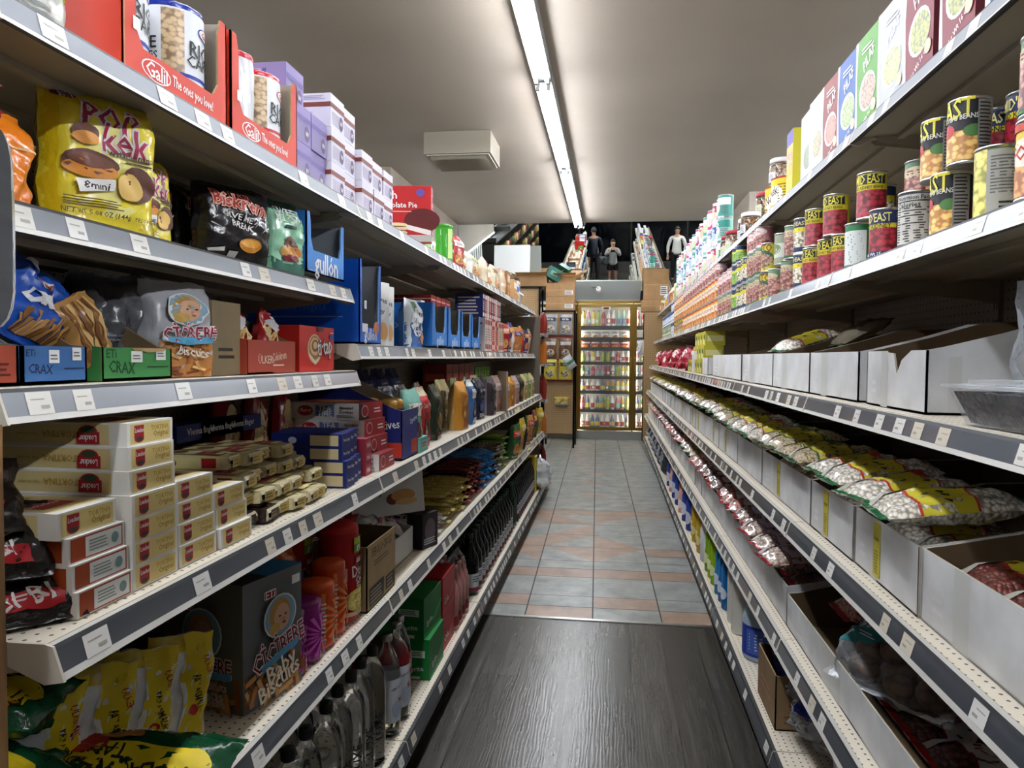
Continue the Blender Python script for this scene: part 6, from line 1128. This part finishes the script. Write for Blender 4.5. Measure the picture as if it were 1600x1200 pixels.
def jug():
    pr = [(.0, 0), (.066, 0), (.072, .01), (.072, .15), (.062, .19), (.035, .225), (.022, .24), (.021, .262)]
    o = bottle('bleach_jug', pr, 'p#a9bccb', 'p#f0f0f4', (.25, .275, .024), (.02, .135), [('r', .5, .1, .95, .9, '#4a6ac0'), ('l', .55, .2, .9, .8, 6, '#dfe6f4')], lab_base='#2a3ea8', span=200)
    B = MB(); B.tube([(0, .06, .2), (0, .085, .2), (0, .09, .17), (0, .085, .11), (0, .07, .1)], .011, 'p#a9bccb', 10); B.ob('handle', o); return o
on('R0', 2.83, .144, 'jug', jug, 'pale blue bleach jug with blue label', 'bleach jug', inset=.02, rot=30)
def spray_can():
    o = bottle('tall_can', [(.0, 0), (.042, 0), (.044, .005), (.044, .222), (.04, .23), (.0, .232)], 'm#d4d4d4', 'p#b8b8bc', None, (.008, .218), [('r', .0, .1, .3, .9, '#1c2a7c'), ('t', .14, .5, .5, 'AEROL', WHT, 90, 1.4), ('e', .16, .8, .1, .08, '#4a6ad0')], lab_base='#d9d6cb', span=180); return o
for y, ins in ((3.08, .018), (3.2, .02), (3.14, .11)): on('R0', y, .09, 'spc', spray_can, 'tall white and blue can', 'can', inset=ins, rot=10)
def clean(c, lc, cap, h=.265):
    def f():
        pr = [(.0, 0), (.034, 0), (.038, .006), (.038, .1), (.034, .13), (.036, .19), (.026, .23), (.014, .255), (.0135, h-.02)]
        return bottle('cleaner_bottle', pr, 'x'+c, 'p'+cap, (h-.03, h+.012, .017), (.04, .11), [('e', .5, .5, .3, .4, lc)], span=140)
    return f
for i, (y, c, lc, cap, nm) in enumerate(((3.36, '#1a78c0', '#d8e8f4', '#e8e8e8', 'bright blue'), (3.46, '#1a78c0', '#d8e8f4', '#e8e8e8', 'bright blue'), (3.58, '#2a90c8', '#d8e8f4', '#3a6ab0', 'sky blue'), (3.72, '#9ac81c', '#e8f0b0', '#c02818', 'lime green'), (3.83, '#9ac81c', '#e8f0b0', '#c02818', 'lime green'), (3.95, '#8ab81c', '#e8f0b0', '#c02818', 'lime green'))): on('R0', y, .076, 'cl'+c, clean(c, lc, cap), nm+' cleaner bottle', 'cleaner bottle', inset=.018, rot=20)
for i, y in enumerate((3.5, 3.62, 3.75, 3.9)): on('R0', y, .076, 'cl#2a90c8', clean('#2a90c8', '#d8e8f4', '#3a6ab0'), 'sky blue cleaner bottle in the second row', 'cleaner bottle', inset=.1)
on('R0', 4.15, .085, 'whb', lambda: bottle('softener_bottle', [(.0, 0), (.038, 0), (.042, .006), (.042, .18), (.03, .22), (.02, .24)], 'p#e2e4e8', 'p#1c4a30', (.235, .27, .022)), 'plain white bottle with dark green cap', 'bottle', inset=.018)
for i, y in enumerate((4.32, 4.45, 4.58, 4.72)): on('R0', y, .076, 'ylo', clean('#d8b42c', '#e8dc90', '#e0d8a0', .27), 'golden yellow oil bottle', 'oil bottle', inset=.018+.01*(i % 2), rot=20)
ob0 = [('#1c3c9c', '#d8dce8', '#dfe3ee', 'deep blue'), ('#e2e4e8', '#3a6ab0', '#c8ccd4', 'white'), ('#1c3c9c', '#d8dce8', '#dfe3ee', 'deep blue'), ('#b83ab0', '#e8c8e4', '#c05ab8', 'magenta'), ('#e0a8a0', '#f0e8e4', '#e8e8e8', 'pale pink'), ('#dc9a3a', '#f0dcb0', '#e8c070', 'orange')]
for i in range(14): c, lc, cap, nm = ob0[i % 6 if i > 2 else i]; on('R0', 4.88+.14*i, .076, 'cm'+c, (lambda c=c, lc=lc, cap=cap: bottle('detergent_bottle', [(.0, 0), (.036, 0), (.04, .006), (.04, .17), (.03, .21), (.016, .235)], 'p'+c, 'p'+cap, (.23, .265, .02), (.03, .14), [('e', .5, .5, .36, .4, lc)], span=150)), nm+' detergent bottle', 'detergent bottle', inset=.018+.02*(i % 2), rot=20, sc=(1.1, 1.1, (1, .8, 1.05)[i % 3]))
for i in range(12): on('R0', 7.0+.26*i, .14, 'gbg%d' % (i % 2), (lambda k=i % 2: pouch('wrapped_bundle', .24, .26, .16, ('f#3a3d44', 'f#8a8c92')[k], [('r', .2, .4, .8, .6, '#b8bcc4')], style='pillow', seed=k+4, amp=.014)), ('dark', 'grey')[i % 2]+' crinkled plastic bundle', 'plastic bundle', inset=.02, rot=(i*47 % 30)-15)
# ================================================================== BACK: cooler, cartons, racks
def cooler():
    t = empty('drinks_cooler', (0, 11.2, 0)); tag(t, 'lit glass-door drinks cooler with brass frames at the aisle end', 'cooler')
    G, K = 'm#8a7038', 'p#1b1b1d'; x0, x1 = -1.40, 1.2
    B = MB(); B.box(x0, x1, 0, .8, 0, .13, 'p#b4b6b4'); B.box(x0, x1, -.02, 0, 0, .11, 'p#9a9c9a'); B.ob('base', t)
    B = MB(); B.box(x0, x1, .78, .8, .13, 2.1, 'p#d4d8da'); B.box(x0, x1, 0, .8, 2.1, 2.14, 'p#c8c8c6')
    for x in (x0, x1-.02): B.box(x, x+.02, 0, .8, .13, 2.1, 'p#d4d8da')
    B.ob('cabinet', t)
    for i, (a, b) in enumerate(((-1.36, -.535), (-.515, .315), (.335, 1.16))):
        B = MB(); w = .045
        for q in ((a, a+w, .15, 2.09), (b-w, b, .15, 2.09), (a+w, b-w, .15, .15+w), (a+w, b-w, 2.09-w, 2.09)): B.box(q[0], q[1], -.05, -.005, q[2], q[3], G)
        f = B.ob('door', t); B = MB(); B.poly([(a+w, -.03, .15+w), (b-w, -.03, .15+w), (b-w, -.03, 2.09-w), (a+w, -.03, 2.09-w)], 't.06'); B.ob('glass_pane', f)
        B = MB(); hx = b-.02 if i != 2 else a+.02; B.tube([(hx, -.052, .9), (hx, -.085, .93), (hx, -.085, 1.25), (hx, -.052, 1.28)], .009, G); B.ob('handle', f)
        B = MB(); B.tube([(b+.01 if i < 2 else b-.03, .06, .2), (b+.01 if i < 2 else b-.03, .06, 2.05)], .012, 'e#fff6e0@24'); B.ob('cooler_lamp', t)
        if i == 0: B = MB(); B.tube([(a+.03, .06, .2), (a+.03, .06, 2.05)], .012, 'e#fff6e0@24'); B.ob('cooler_lamp', t)
        for z in CZ[:-1]: B = MB(); B.box(a, b, .04, .6, z-.03, z, K); B.box(a, b, .03, .04, z-.035, z+.012, K); B.ob('shelf', t)
    for x in (-.525, .325): B = MB(); B.box(x-.01, x+.01, -.03, .03, .13, 2.1, G); B.ob('mullion', t)
    B = MB(); B.mesh([(-.57, -.02, 2.14), (.42, -.02, 2.14), (.42, -.02, 2.16), (-.57, -.02, 2.16), (-.6, -.24, 2.42), (.44, -.24, 2.42), (.44, .1, 2.42), (-.6, .1, 2.42), (-.57, .1, 2.14), (.42, .1, 2.14)], [(0, 1, 2, 3), (3, 2, 5, 4), (4, 5, 6, 7), (8, 9, 1, 0), (0, 3, 4, 7, 8), (1, 9, 6, 5, 2)], 'p#b9c4c6'); B.ob('header_panel', t)
    B = MB(); B.box(-.58, .43, -.035, -.02, 2.1, 2.145, G); B.ob('header_trim', t)
    B = MB(); B.box(-.16, -.02, -.056, -.051, 2.0, 2.05, '#e8e8e8'); B.box(-.13, -.05, -.058, -.056, 2.01, 2.04, '#7a2a2a'); B.ob('door_sticker', t)
CZ = [1.75, 1.57, 1.41, 1.19, .97, .74, .45, .17]
cooler()
def seccam():
    B = MB(); B.lathe([(.0, -.03), (.035, -.03), (.04, -.02), (.04, .03), (.03, .035)], 'p#dcdcdc', 18); o = B.ob('security_camera'); B = MB(); B.lathe([(0, -.045), (.02, -.043), (.026, -.031)], 'p#0c0c0c', 16); B.ob('lens', o); B = MB(); B.tube([(0, 0, .03), (-.03, .01, .07), (-.1, 0, .09)], .004, 'p#222'); B.ob('cable', o); return o
put('sec', seccam, (-.21, 11.0, 2.30), 0, 'small round white security camera on the cooler header', 'security camera', '', rx=radians(75))
bc = [('#d0c44a', 'yellow'), ('#e4e6e8', 'white'), ('#4a8a6a', 'green'), ('#a84a48', 'red'), ('#6a7aa8', 'blue'), ('#c8904a', 'orange'), ('#8ab8b0', 'aqua'), ('#b87a98', 'pink'), ('#a0b45a', 'lime')]
def drink(k, h):
    c = bc[k][0]
    def f():
        pr = [(.0, 0), (.028, 0), (.031, .005), (.031, h*.6), (.026, h*.72), (.013, h*.88), (.013, h*.92)]
        return bottle('drink_bottle', pr, 'p'+c, 'p#e6e6e6' if k % 2 else 'p'+bc[(k+3) % 9][0], (h*.92, h, .015), (h*.18, h*.5), [('e', .5, .5, .3, .35, '#f4f4f0')], lab_base=bc[(k*2+1) % 9][0], span=120, seg=10)
    return f
rr = random.Random(9)
rows_ = {1.75: (.25, (0, 7, 0, 8, 3, 1, 1, 6, 6, 1)), 1.19: (.18, (8, 7, 0, 1, 8, 8, 1, 3, 1, 1)), .97: (.18, (2, 6, 3, 7, 7, 3, 1, 8, 0, 0)), .74: (.18, (4, 1, 1, 1, 4, 5, 5, 0, 0, 0)), .45: (.22, (3, 4, 1, 4, 2, 8, 1, 7, 5, 8)), .17: (.2, (1, 1, 4, 4, 1, 1, 4, 1, 1, 4))}
for z, (h, ks) in rows_.items():
    zi = CZ.index(z); zn = ('top', '', '', 'fourth', 'fifth', 'sixth', 'seventh', 'bottom')[zi]
    for i, k in enumerate(ks):
        for r in range(2): put(f'dr{k}{h}', drink(k, h), (-.44+.077*i, 11.29+.09*r, z+.001), rr.random()*6, bc[k][1]+' drink bottle', 'drink bottle', f'on the {zn} cooler shelf'+(', back row' if r else ''), 'drinks in the glass-door cooler')
    for i in range(3): k = ks[(i*3+1) % 10]; put(f'dr{k}{h}', drink(k, h), (.40+.08*i, 11.29, z+.001), 0, bc[k][1]+' drink bottle', 'drink bottle', f'on the {zn} shelf behind the right cooler door', 'drinks in the glass-door cooler')
    for i in range(3): k = (0, 1, 5)[(i+zi) % 3]; put(f'dr{k}{h}', drink(k, h), (-.63-.08*i, 11.29, z+.001), 0, bc[k][1]+' drink bottle', 'drink bottle', f'on the {zn} shelf behind the left cooler door', 'drinks in the glass-door cooler')
for i in range(5): put('cfp1', gen_pouch(.14, .11, .06, '#e2e4e4', '#9aa0a8', '#6a6a70', 3, 'pillow', 'food_pack'), (-.4+.15*i, 11.32, 1.571), 0, 'white chilled food pack', 'food pack', 'on the second cooler shelf')
for i in range(5): put('cfp2', gen_pouch(.15, .12, .06, '#a03a3c', '#e8d8d4', '#f0f0f0', 4, 'pillow', 'food_pack'), (-.4+.15*i, 11.32, 1.411), 0, 'red and white chilled food pack', 'food pack', 'on the third cooler shelf')
put('wbag2', lambda: pouch('plastic_bag', .14, .24, .1, 'f#d8d8dc', [], style='pillow', seed=3, amp=.012), (.45, 11.07, 1.30), 0, 'bunched white plastic bag hanging at the right cooler door', 'plastic bag', '')
def kcart(w, d, h, lab=True, c='k#a98358', flaps=False):
    def f():
        B = MB(); B.box(-w/2, w/2, -d/2, d/2, 0, h, c); 
        if lab: draw(B, lambda u, v, o: (-w/2+u*w, -d/2-o, v*h), w, h, [('r', .66, .15, .95, .45, '#e4e2dc'), ('l', .68, .18, .93, .42, 4, '#3a3a3a'), ('r', 0, .48, 1, .5, '#c8a878')])
        if flaps:
            for sg in (-1, 1): B.mesh([(sg*w/2, -d/2, h), (sg*w/2, d/2, h), (sg*(w/2+.1), d/2, h+.05), (sg*(w/2+.1), -d/2, h+.05)], [(0, 1, 2, 3), (3, 2, 1, 0)], 'k#c09a6c')
            B.mesh([(-w/2, -d/2, h), (w/2, -d/2, h), (w/2+.02, -d/2-.12, h+.03), (-w/2-.02, -d/2-.12, h+.03)], [(0, 1, 2, 3), (3, 2, 1, 0)], 'k#c09a6c')
        return B.ob('carton')
    return f
for i, z in enumerate((1.925, 2.115)):
    put('kc1', kcart(.40, .3, .188), (-.72, 10.2, z), 0, ('lower', 'upper')[i]+' brown carton with white label left of the cooler', 'carton', 'on the bag rack')
put('kc3', kcart(.42, .34, .15, False, flaps=True), (-1.12, 10.2, 2.26), 0, 'open brown carton with flaps spread', 'carton', 'on the tall rack by the back wall')
put('kc4', kcart(.28, .3, .1, False, flaps=True), (-.66, 10.25, 2.305), 0, 'shallow open carton with raised flaps', 'carton', 'topmost left of the cooler')
put('kc7', kcart(.5, .3, .17), (-1.55, 10.2, 2.26), 0, 'brown carton under the blank white board', 'carton', 'on the tall rack by the back wall')
put('grb', lambda: carton('food_box', .2, .16, .16, '#1f5c4c', [('l', .2, .3, .8, .7, 3, '#8ab0a0')], [], []), (-.86, 10.1, 2.36), .3, 'dark green box tipped on the cartons', 'food box', 'left of the cooler', ry=.5)
put('wbd', lambda: carton('white_board', .52, .02, .44, '#e9eeec'), (-1.44, 10.3, 2.44), 0, 'blank white foam board standing on the tall rack', 'board', '', rx=-.06)
def frame_rack(x0, x1, y0, y1, h, name, label, peg=True, shelves=()):
    t = empty(name, ((x0+x1)/2, y0, 0)); tag(t, label, 'rack'); w = x1-x0
    for x in (-w/2, w/2-.025):
        for y in (0, y1-y0-.025): B = MB(); B.box(x, x+.025, y, y+.025, 0, h, 'm#1c1c1e'); B.ob('post', t)
    for z in list(shelves)+[h]: B = MB(); B.box(-w/2, w/2, 0, y1-y0, z-.02, z, 'm#2a2a2c'); B.ob('shelf', t)
    if peg: B = MB(); B.box(-w/2+.025, w/2-.025, .03, .04, .2, h-.02, PEGB); B.ob('pegboard', t)
    return t
PEGB = holes_mat('#a3845a', '#4a3826', .03, .14, (0, 2))
frame_rack(-.95, -.50, 10.0, 10.45, 1.92, 'bag_rack', 'black framed rack with tan pegboard and hanging bags left of the cooler')
frame_rack(-1.95, -.99, 10.0, 10.45, 2.25, 'tall_rack', 'taller dark rack by the back wall behind the left shelving', peg=True)
for r, z in enumerate((1.60, 1.27, .98)):
    B = MB(); B.box(-.94, -.52, 9.975, 9.985, z-.05, z-.025, '#8e1c28'); o = B.ob('hanging_strip'); tag(o, f'red display strip, {("top", "middle", "lowest")[r]} of three on the bag rack', 'display strip', 'red strips on the bag rack')
    for i in range(2):
        c = (('#8a8a90', 'black and clear'), ('#6a4a38', 'brown and clear'), ('#d8c83a', 'yellow and dark'))[r]
        put(f'hb{r}', gen_pouch(.18, .28, .06, c[0], ('#26262a', '#b8b4ac', '#2a2a2e')[r], '#e8e8e8', r+2, 'pillow', pic='b#c8b8a0#3a2c28@40'), (-.84+.21*i, 9.93, z-.02), 0, c[1]+' hanging bag', 'hanging bag', f'in the {("top", "middle", "lowest")[r]} row of the bag rack')
put('glv', lambda: pouch('glove_bunch', .2, .12, .08, 'f#d8c060', [('r', 0, 0, 1, .3, '#c8c8cc')], style='pillow', seed=3, amp=.01), (-.68, 9.985, .60), 0, 'yellow and silver bunch hanging low', 'hanging bag', 'on the bag rack pegboard')
put('tgb', lambda: pouch('snack_bag', .14, .2, .06, 'f#c8ccd0', [('r', 0, .4, 1, .6, '#4a8a6a')], style='pillow', seed=5), (-.52, 9.9, 1.12), .5, 'pale green and silver packet clipped to the rack edge', 'snack bag', '', ry=-.6)
t = frame_rack(.47, 1.05, 10.76, 11.1, 1.95, 'pegboard_stand', 'tan pegboard stand at the far end of the right shelving', peg=False); B = MB(); B.box(-.29, .29, -.012, -.002, 0, 1.94, PEGB); B.ob('pegboard', t)
put('kc5', kcart(.40, .3, .17), (.63, 10.92, 1.951), 0, 'low brown carton with two barcode labels', 'carton', 'on the pegboard stand'); put('kc6', kcart(.36, .3, .45), (.64, 10.92, 2.123), 0, 'tall brown carton stacked right of the cooler', 'carton', '')
# end cap of the left shelving
t = empty('end_cap_rack', (-.93, 6.94, 0)); tag(t, 'narrow end display rack at the far end of the left shelving', 'rack')
B = MB(); B.box(-.24, .24, .0, .02, 0, 1.66, 'p#6a6256'); B.ob('back_panel', t)
for z in (.15, .5, .85, 1.2, 1.5): B = MB(); B.box(-.24, .28, .02, .34, z-.02, z, UND); B.box(.28, .29, .02, .34, z-.04, z, RM); B.ob('shelf', t)
k = 0
ecc = [('#8a2c24', '#e0b040', 'maroon'), ('#2c3c7c', '#d8d8e0', 'navy'), ('#d8c02c', '#f0e080', 'yellow'), ('#c8742c', '#e8d0a0', 'orange'), ('#3a6a3c', '#d8e0c0', 'green'), ('#c8ccd4', '#4a6aa8', 'pale')]
for zi, z in enumerate((.15, .5, .85, 1.2, 1.5)):
    for i in range(3):
        c, c2, nm = ecc[(k*5) % 6]; put('ec'+c, gen_pouch(.14, .26, .07, c, c2, '#f0ece0', k % 4, 'block'), (-.68-.16*i, 7.1, z+.002), RL+.3, nm+' snack bag', 'snack bag', f'on end rack shelf, {("lowest", "second", "middle", "fourth", "top")[zi]} level', sc=(1, 1, .95 if zi < 4 else .8)); k += 1
# reflected side: dark rack of jars beyond the left shelving, white slats, street front people
t = empty('side_wall_rack', (-2.62, -2, 0)); tag(t, 'long dark rack of jars across the side aisle, seen in the mirror', 'rack')
B = MB(); B.box(-.25, -.23, 0, 9, 0, 2.6, 'p#1e1d1c'); B.ob('back_panel', t)
for z in (.3, .8, 1.3, 1.7, 2.1, 2.5): B = MB(); B.box(-.23, .15, 0, 9, z-.025, z, 'p#3a3936'); B.ob('shelf', t)
for y in (0, 2.25, 4.5, 6.75, 8.97): B = MB(); B.box(-.23, .16, y, y+.03, 0, 2.6, 'm#8a8a88'); B.ob('upright', t)
for zi, z in enumerate((1.3, 1.7, 2.1)):
    for i in range(26):
        k = (i*7+zi*3) % 5; c = ('#b8863a', '#8a3a2c', '#5a7a3a', '#d8c8a0', '#4a3a30')[k]
        put('sj'+c, (lambda c=c: (lambda B: (B.lathe([(0, 0), (.05, 0), (.05, .16), (.035, .19)], '#'+c[1:], 12), B.ob('jar'))[1])(MB())), (-2.5, -1.85+.33*i, z+.001), 0, ('amber', 'red-brown', 'green', 'cream', 'dark brown')[k]+' plain jar', 'jar', f'on the side rack, {("lower", "middle", "upper")[zi]} row', 'jars on the side rack')
t = empty('slatted_screen', (-2.42, 9.0, 2.0)); tag(t, 'white vertical slats by the left wall near the mirror', 'screen')
for i in range(9): B = MB(); B.box(-.01, .01, .2*i, .2*i+.1, 0, .77, 'p#dfe2e2'); B.ob('slat', t)
B = MB(); B.box(-.015, .015, 0, 1.75, -.05, 0, 'p#c8caca'); B.ob('rail', t); B = MB(); B.box(-.02, .02, .0, .04, -2.0, -.05, 'p#c8caca'); B.box(-.02, .02, 1.7, 1.74, -2.0, -.05, 'p#c8caca'); B.ob('support', t)
# ================================================================== near left edge
def wood(): m, N, L, b = newmat('wood'); n = N.new('ShaderNodeTexNoise'); n.inputs['Scale'].default_value = 6; n.inputs['Detail'].default_value = 6; L.new(tcoord(N, L, (12, 12, .8)), n.inputs[0]); L.new(ramp(N, L, n.outputs[0], [(.3, '#7d5a34'), (.7, '#a88052')]), b.inputs['Base Color']); b.inputs['Roughness'].default_value = .55; return m
B = MB(); B.box(-.03, .03, -.02, .02, 0, 1.19, wood()); o = B.ob('wooden_post'); o.location = (-.70, .69, 0); tag(o, 'narrow wooden post at the left edge of the nearest shelving', 'post')
B = MB(); B.lathe([(.0, 0), (.006, 0), (.006, .002)], 'm#c8a858', 12); s = B.ob('screw', o); s.rotation_euler = (pi/2, 0, 0); s.location = (.006, -.0205, .86)
def holder():
    B = MB(); n = 26; w, h = .03, .155; P = []
    for i in range(n): a = 2*pi*i/n; x, z = cos(a), sin(a); P.append((w*(abs(x)**.6)*(1 if x > 0 else -1), h/2*(abs(z)**.35)*(1 if z > 0 else -1)))
    for i in range(n):
        j = (i+1) % n; B.poly([(P[i][0], -.006, P[i][1]), (P[j][0], -.006, P[j][1]), (P[j][0], .006, P[j][1]), (P[i][0], .006, P[i][1])], 't.5')
    B.poly([(a, -.006, b) for a, b in P], 't.12'); B.poly([(a, .006, b) for a, b in P][::-1], 'p#222427'); o = B.ob('clip_strip')
    B = MB(); B.tube([(.02*cos(a), -.004, .075+.012*sin(a)) for a in [2*pi*i/16 for i in range(17)]], .0018, 'p#e0e4e8'); B.ob('plastic_ring', o); return o
put('hold', holder, (-.462, .46, 1.362), radians(35), 'smoky clear plastic hanging strip with white ring at the left edge', 'clip strip', '')
put('rcp', lambda: pouch('lollipop_wrapper', .03, .03, .02, 'f#b83028', [], seed=1), (-.455, .465, 1.44), 0, 'small red wrapper poking above the plastic strip', 'wrapper', '')
# ================================================================== people, seen in the mirror
def skin(name, J, E_, m, parent=None, sub=1, root=0):
    me = bpy.data.meshes.new(name); me.from_pydata([j[:3] for j in J], E_, []); o = bpy.data.objects.new(name, me); COL.objects.link(o)
    o.modifiers.new('s', 'SKIN'); sv = me.skin_vertices[0].data if me.skin_vertices else None
    if sv is None:
        a = me.attributes
    for i, j in enumerate(J):
        d = me.skin_vertices[0].data[i]; r = j[3]; d.radius = r if isinstance(r, tuple) else (r, r); d.use_root = i == root
    q = o.modifiers.new('u', 'SUBSURF'); q.levels = sub; q.render_levels = sub
    dg = bpy.context.evaluated_depsgraph_get(); dg.update(); n = bpy.data.meshes.new_from_object(o.evaluated_get(dg)); o.modifiers.clear(); o.data = n; bpy.data.meshes.remove(me); n.name = name
    n.materials.clear(); n.materials.append(mat(m)); n.polygons.foreach_set('use_smooth', [True]*len(n.polygons))
    if parent: o.parent = parent
    return o
def hand_chain(J, E_, w, p, d, up_, side):
    """five fingers from wrist index w; p palm centre, d finger direction, up_ palm normal, side thumb side"""
    d = Vector(d).normalized(); n = Vector(up_).normalized(); s = Vector(side).normalized(); P = Vector(p)
    J.append((*(P), .028)); pi_ = len(J)-1; E_.append((w, pi_))
    for k, (off, L_) in enumerate(((-.03, .06), (-.01, .075), (.01, .07), (.028, .055))):
        a = P+d*.045+s*(-off); J.append((*a, .0095)); i0 = len(J)-1; E_.append((pi_, i0))
        b = a+d*L_*.5-n*.006; J.append((*b, .009)); E_.append((i0, i0+1)); c = b+d*L_*.35-n*.025; J.append((*c, .0075)); E_.append((i0+1, i0+2))
    a = P+s*.035+d*.0; J.append((*a, .011)); i0 = len(J)-1; E_.append((pi_, i0)); b = a+s*.015+d*.04-n*.01; J.append((*b, .009)); E_.append((i0, i0+1))
def person(loc, rz, H, skinc, hair, top, bottom, label, pose, legs_bare=False, long_hair=False):
    t = empty('person', loc); s = H/1.7
    hp = [(0, 0, .93, .13), (0, 0, 1.08, .115), (0, 0, 1.25, .125), (0, .01, 1.40, .09), (0, .01, 1.47, .05), (0, .015, 1.56, (.072, .085)), (0, .015, 1.66, (.065, .08))]
    J = list(hp); E_ = [(i, i+1) for i in range(6)]
    for sg in (-1, 1):
        k = len(J); st = pose.get('stride', 0)*sg
        J += [(sg*.1, 0, .88, .085), (sg*.1, st*.5, .5, .055), (sg*.105, st, .1, .038), (sg*.11, st-.02, .05, .035), (sg*.12, st+.14, .03, .028)]; E_ += [(0, k), (k, k+1), (k+1, k+2), (k+2, k+3), (k+3, k+4)]
        k = len(J); a = pose['armL' if sg < 0 else 'armR']
        J += [(sg*.18, 0, 1.38, .055), (*a[0], .042), (*a[1], .028)]; E_ += [(3, k), (k, k+1), (k+1, k+2)]
        d = Vector(a[1])-Vector(a[0]); hand_chain(J, E_, k+2, Vector(a[1])+d.normalized()*.05, a[2] if len(a) > 2 else d, (0, -1, 0), (-sg*.3, .3, 1) if len(a) > 2 else (-sg, .2, 0))
    J = [(x*s, y*s, z*s, r if isinstance(r, tuple) else r*s) for x, y, z, r in J]
    skin('body', J, E_, skinc, t, 2)
    # shirt and trousers as slightly larger skins
    J2 = [(0, 0, .84, .17), (0, 0, .95, .168), (0, 0, 1.1, .145), (0, 0, 1.26, .14), (0, .01, 1.40, .1), (0, .01, 1.44, .07)]; E2 = [(0, 1), (1, 2), (2, 3), (3, 4), (4, 5)]
    for sg in (-1, 1):
        k = len(J2); a = pose['armL' if sg < 0 else 'armR']; e = Vector(a[0]).lerp(Vector(a[1]), .88); J2 += [(sg*.18, 0, 1.38, .068), (*a[0], .055), (*e, .04)]; E2 += [(4, k), (k, k+1), (k+1, k+2)]
    skin('shirt', [(x*s, y*s, z*s, r*s) for x, y, z, r in J2], E2, top, t, 2)
    J3 = [(0, 0, 1.02, .135)]; E3 = []
    for sg in (-1, 1):
        st = pose.get('stride', 0)*sg; k = len(J3); J3 += [(sg*.1, 0, .88, .105), (sg*.1, st*.5, .5 if not legs_bare else .66, .075 if not legs_bare else .11)]; E3 += [(0, k), (k, k+1)]
        if not legs_bare: J3.append((sg*.105, st, .1, .06)); E3.append((k+1, k+2))
    skin('trousers' if not legs_bare else 'shorts', [(x*s, y*s, z*s, r*s) for x, y, z, r in J3], E3, bottom, t, 2)
    for sg in (-1, 1):
        st = pose.get('stride', 0)*sg; skin('shoe', [(sg*.11*s, (st-.04)*s, .045*s, .045), (sg*.118*s, (st+.05)*s, .04*s, .042), (sg*.122*s, (st+.15)*s, .03*s, .03)], [(0, 1), (1, 2)], 'p#1a1a1c' if not legs_bare else 'p#d8d4cc', t, 2)
    B = MB(); B.grid(lambda u, v: (lambda q: (.084*s*cos(2*pi*u)*sin(q), (-.004+.098*sin(2*pi*u)*sin(q))*s, (1.632+.108*cos(q))*s))(pi*v*(.50-.17*sin(2*pi*u))), 20, 10, hair, True, None, True); B.ob('hair', t)
    if long_hair: B = MB(); B.grid(lambda u, v: (.09*s*cos(pi*u+pi)*(1-.2*v), (-.02-.07*sin(pi*u))*s, (1.66-.34*v)*s), 12, 6, hair); B.ob('long_hair', t)
    y = .015+.074
    for sg in (-1, 1): B = MB(); B.grid(lambda u, v: (sg*.028*s+.013*s*cos(2*pi*u)*sin(pi*v), y*s+.006*s*sin(2*pi*u)*sin(pi*v), 1.612*s+.007*s*cos(pi*v)), 10, 6, 'p#1c1410', True, None, True); B.ob('eye', t)
    B = MB(); B.mesh([(-.014*s, y*s, 1.575*s), (.014*s, y*s, 1.575*s), (0, (y+.026)*s, 1.58*s), (0, y*s, 1.615*s)], [(0, 1, 2), (0, 2, 3), (1, 3, 2)], skinc, True); B.ob('nose', t)
    B = MB(); B.box(-.022*s, .022*s, (y-.008)*s, (y+.004)*s, 1.545*s, 1.555*s, 'p#9a4a42'); B.ob('mouth', t)
    for sg in (-1, 1): B = MB(); B.grid(lambda u, v: (sg*.076*s+.008*s*cos(2*pi*u)*sin(pi*v), .01*s+.014*s*sin(2*pi*u)*sin(pi*v), 1.61*s+.028*s*cos(pi*v)), 8, 6, skinc, True, None, True); B.ob('ear', t)
    t.rotation_euler = (0, 0, rz); tag(t, label, 'person'); return t
person((0, -.36, 0), 0, 1.56, 'p#c99a80', 'p#17110e', 'p#b8bab8', 'p#121214', 'person in grey sweater and black shorts holding up a phone, reflected mid-mirror', dict(armL=[(-.24, .1, 1.2), (-.10, .36, 1.36), (.35, 0, .9)], armR=[(.24, .1, 1.2), (.10, .36, 1.36), (-.35, 0, .9)]), True, True)
B = MB(); B.box(-.075, .075, -.021, -.013, 1.232, 1.308, 'p#16171a'); o = B.ob('phone'); tag(o, 'black phone held up in both hands, seen in the mirror', 'phone')
put('gbagp', lambda: pouch('shoulder_bag', .3, .26, .12, 'f#6e7276', [], style='pillow', seed=3, amp=.012), (-.27, -.28, .82), .2, 'grey plastic carrier bag on the forearm of the photographing person', 'bag', '')
person((-.62, -1.5, 0), 2.9, 1.80, 'p#a87c64', 'p#0e0c0c', 'p#131a2c', 'p#0e1018', 'person in dark navy clothes standing behind, reflected left of mid-mirror', dict(armL=[(-.26, .02, 1.14), (-.25, .1, .9)], armR=[(.26, .02, 1.14), (.25, .1, .9)], stride=.12))
person((2.05, -1.7, 0), .1, 1.76, 'p#a87c64', 'p#0e0c0c', 'p#c9c6c0', 'p#16161a', 'person in white sweater and dark trousers, reflected at the mirror right end', dict(armL=[(-.27, .0, 1.12), (-.27, .06, .86)], armR=[(.27, .0, 1.12), (.27, .06, .86)]))
label_all()
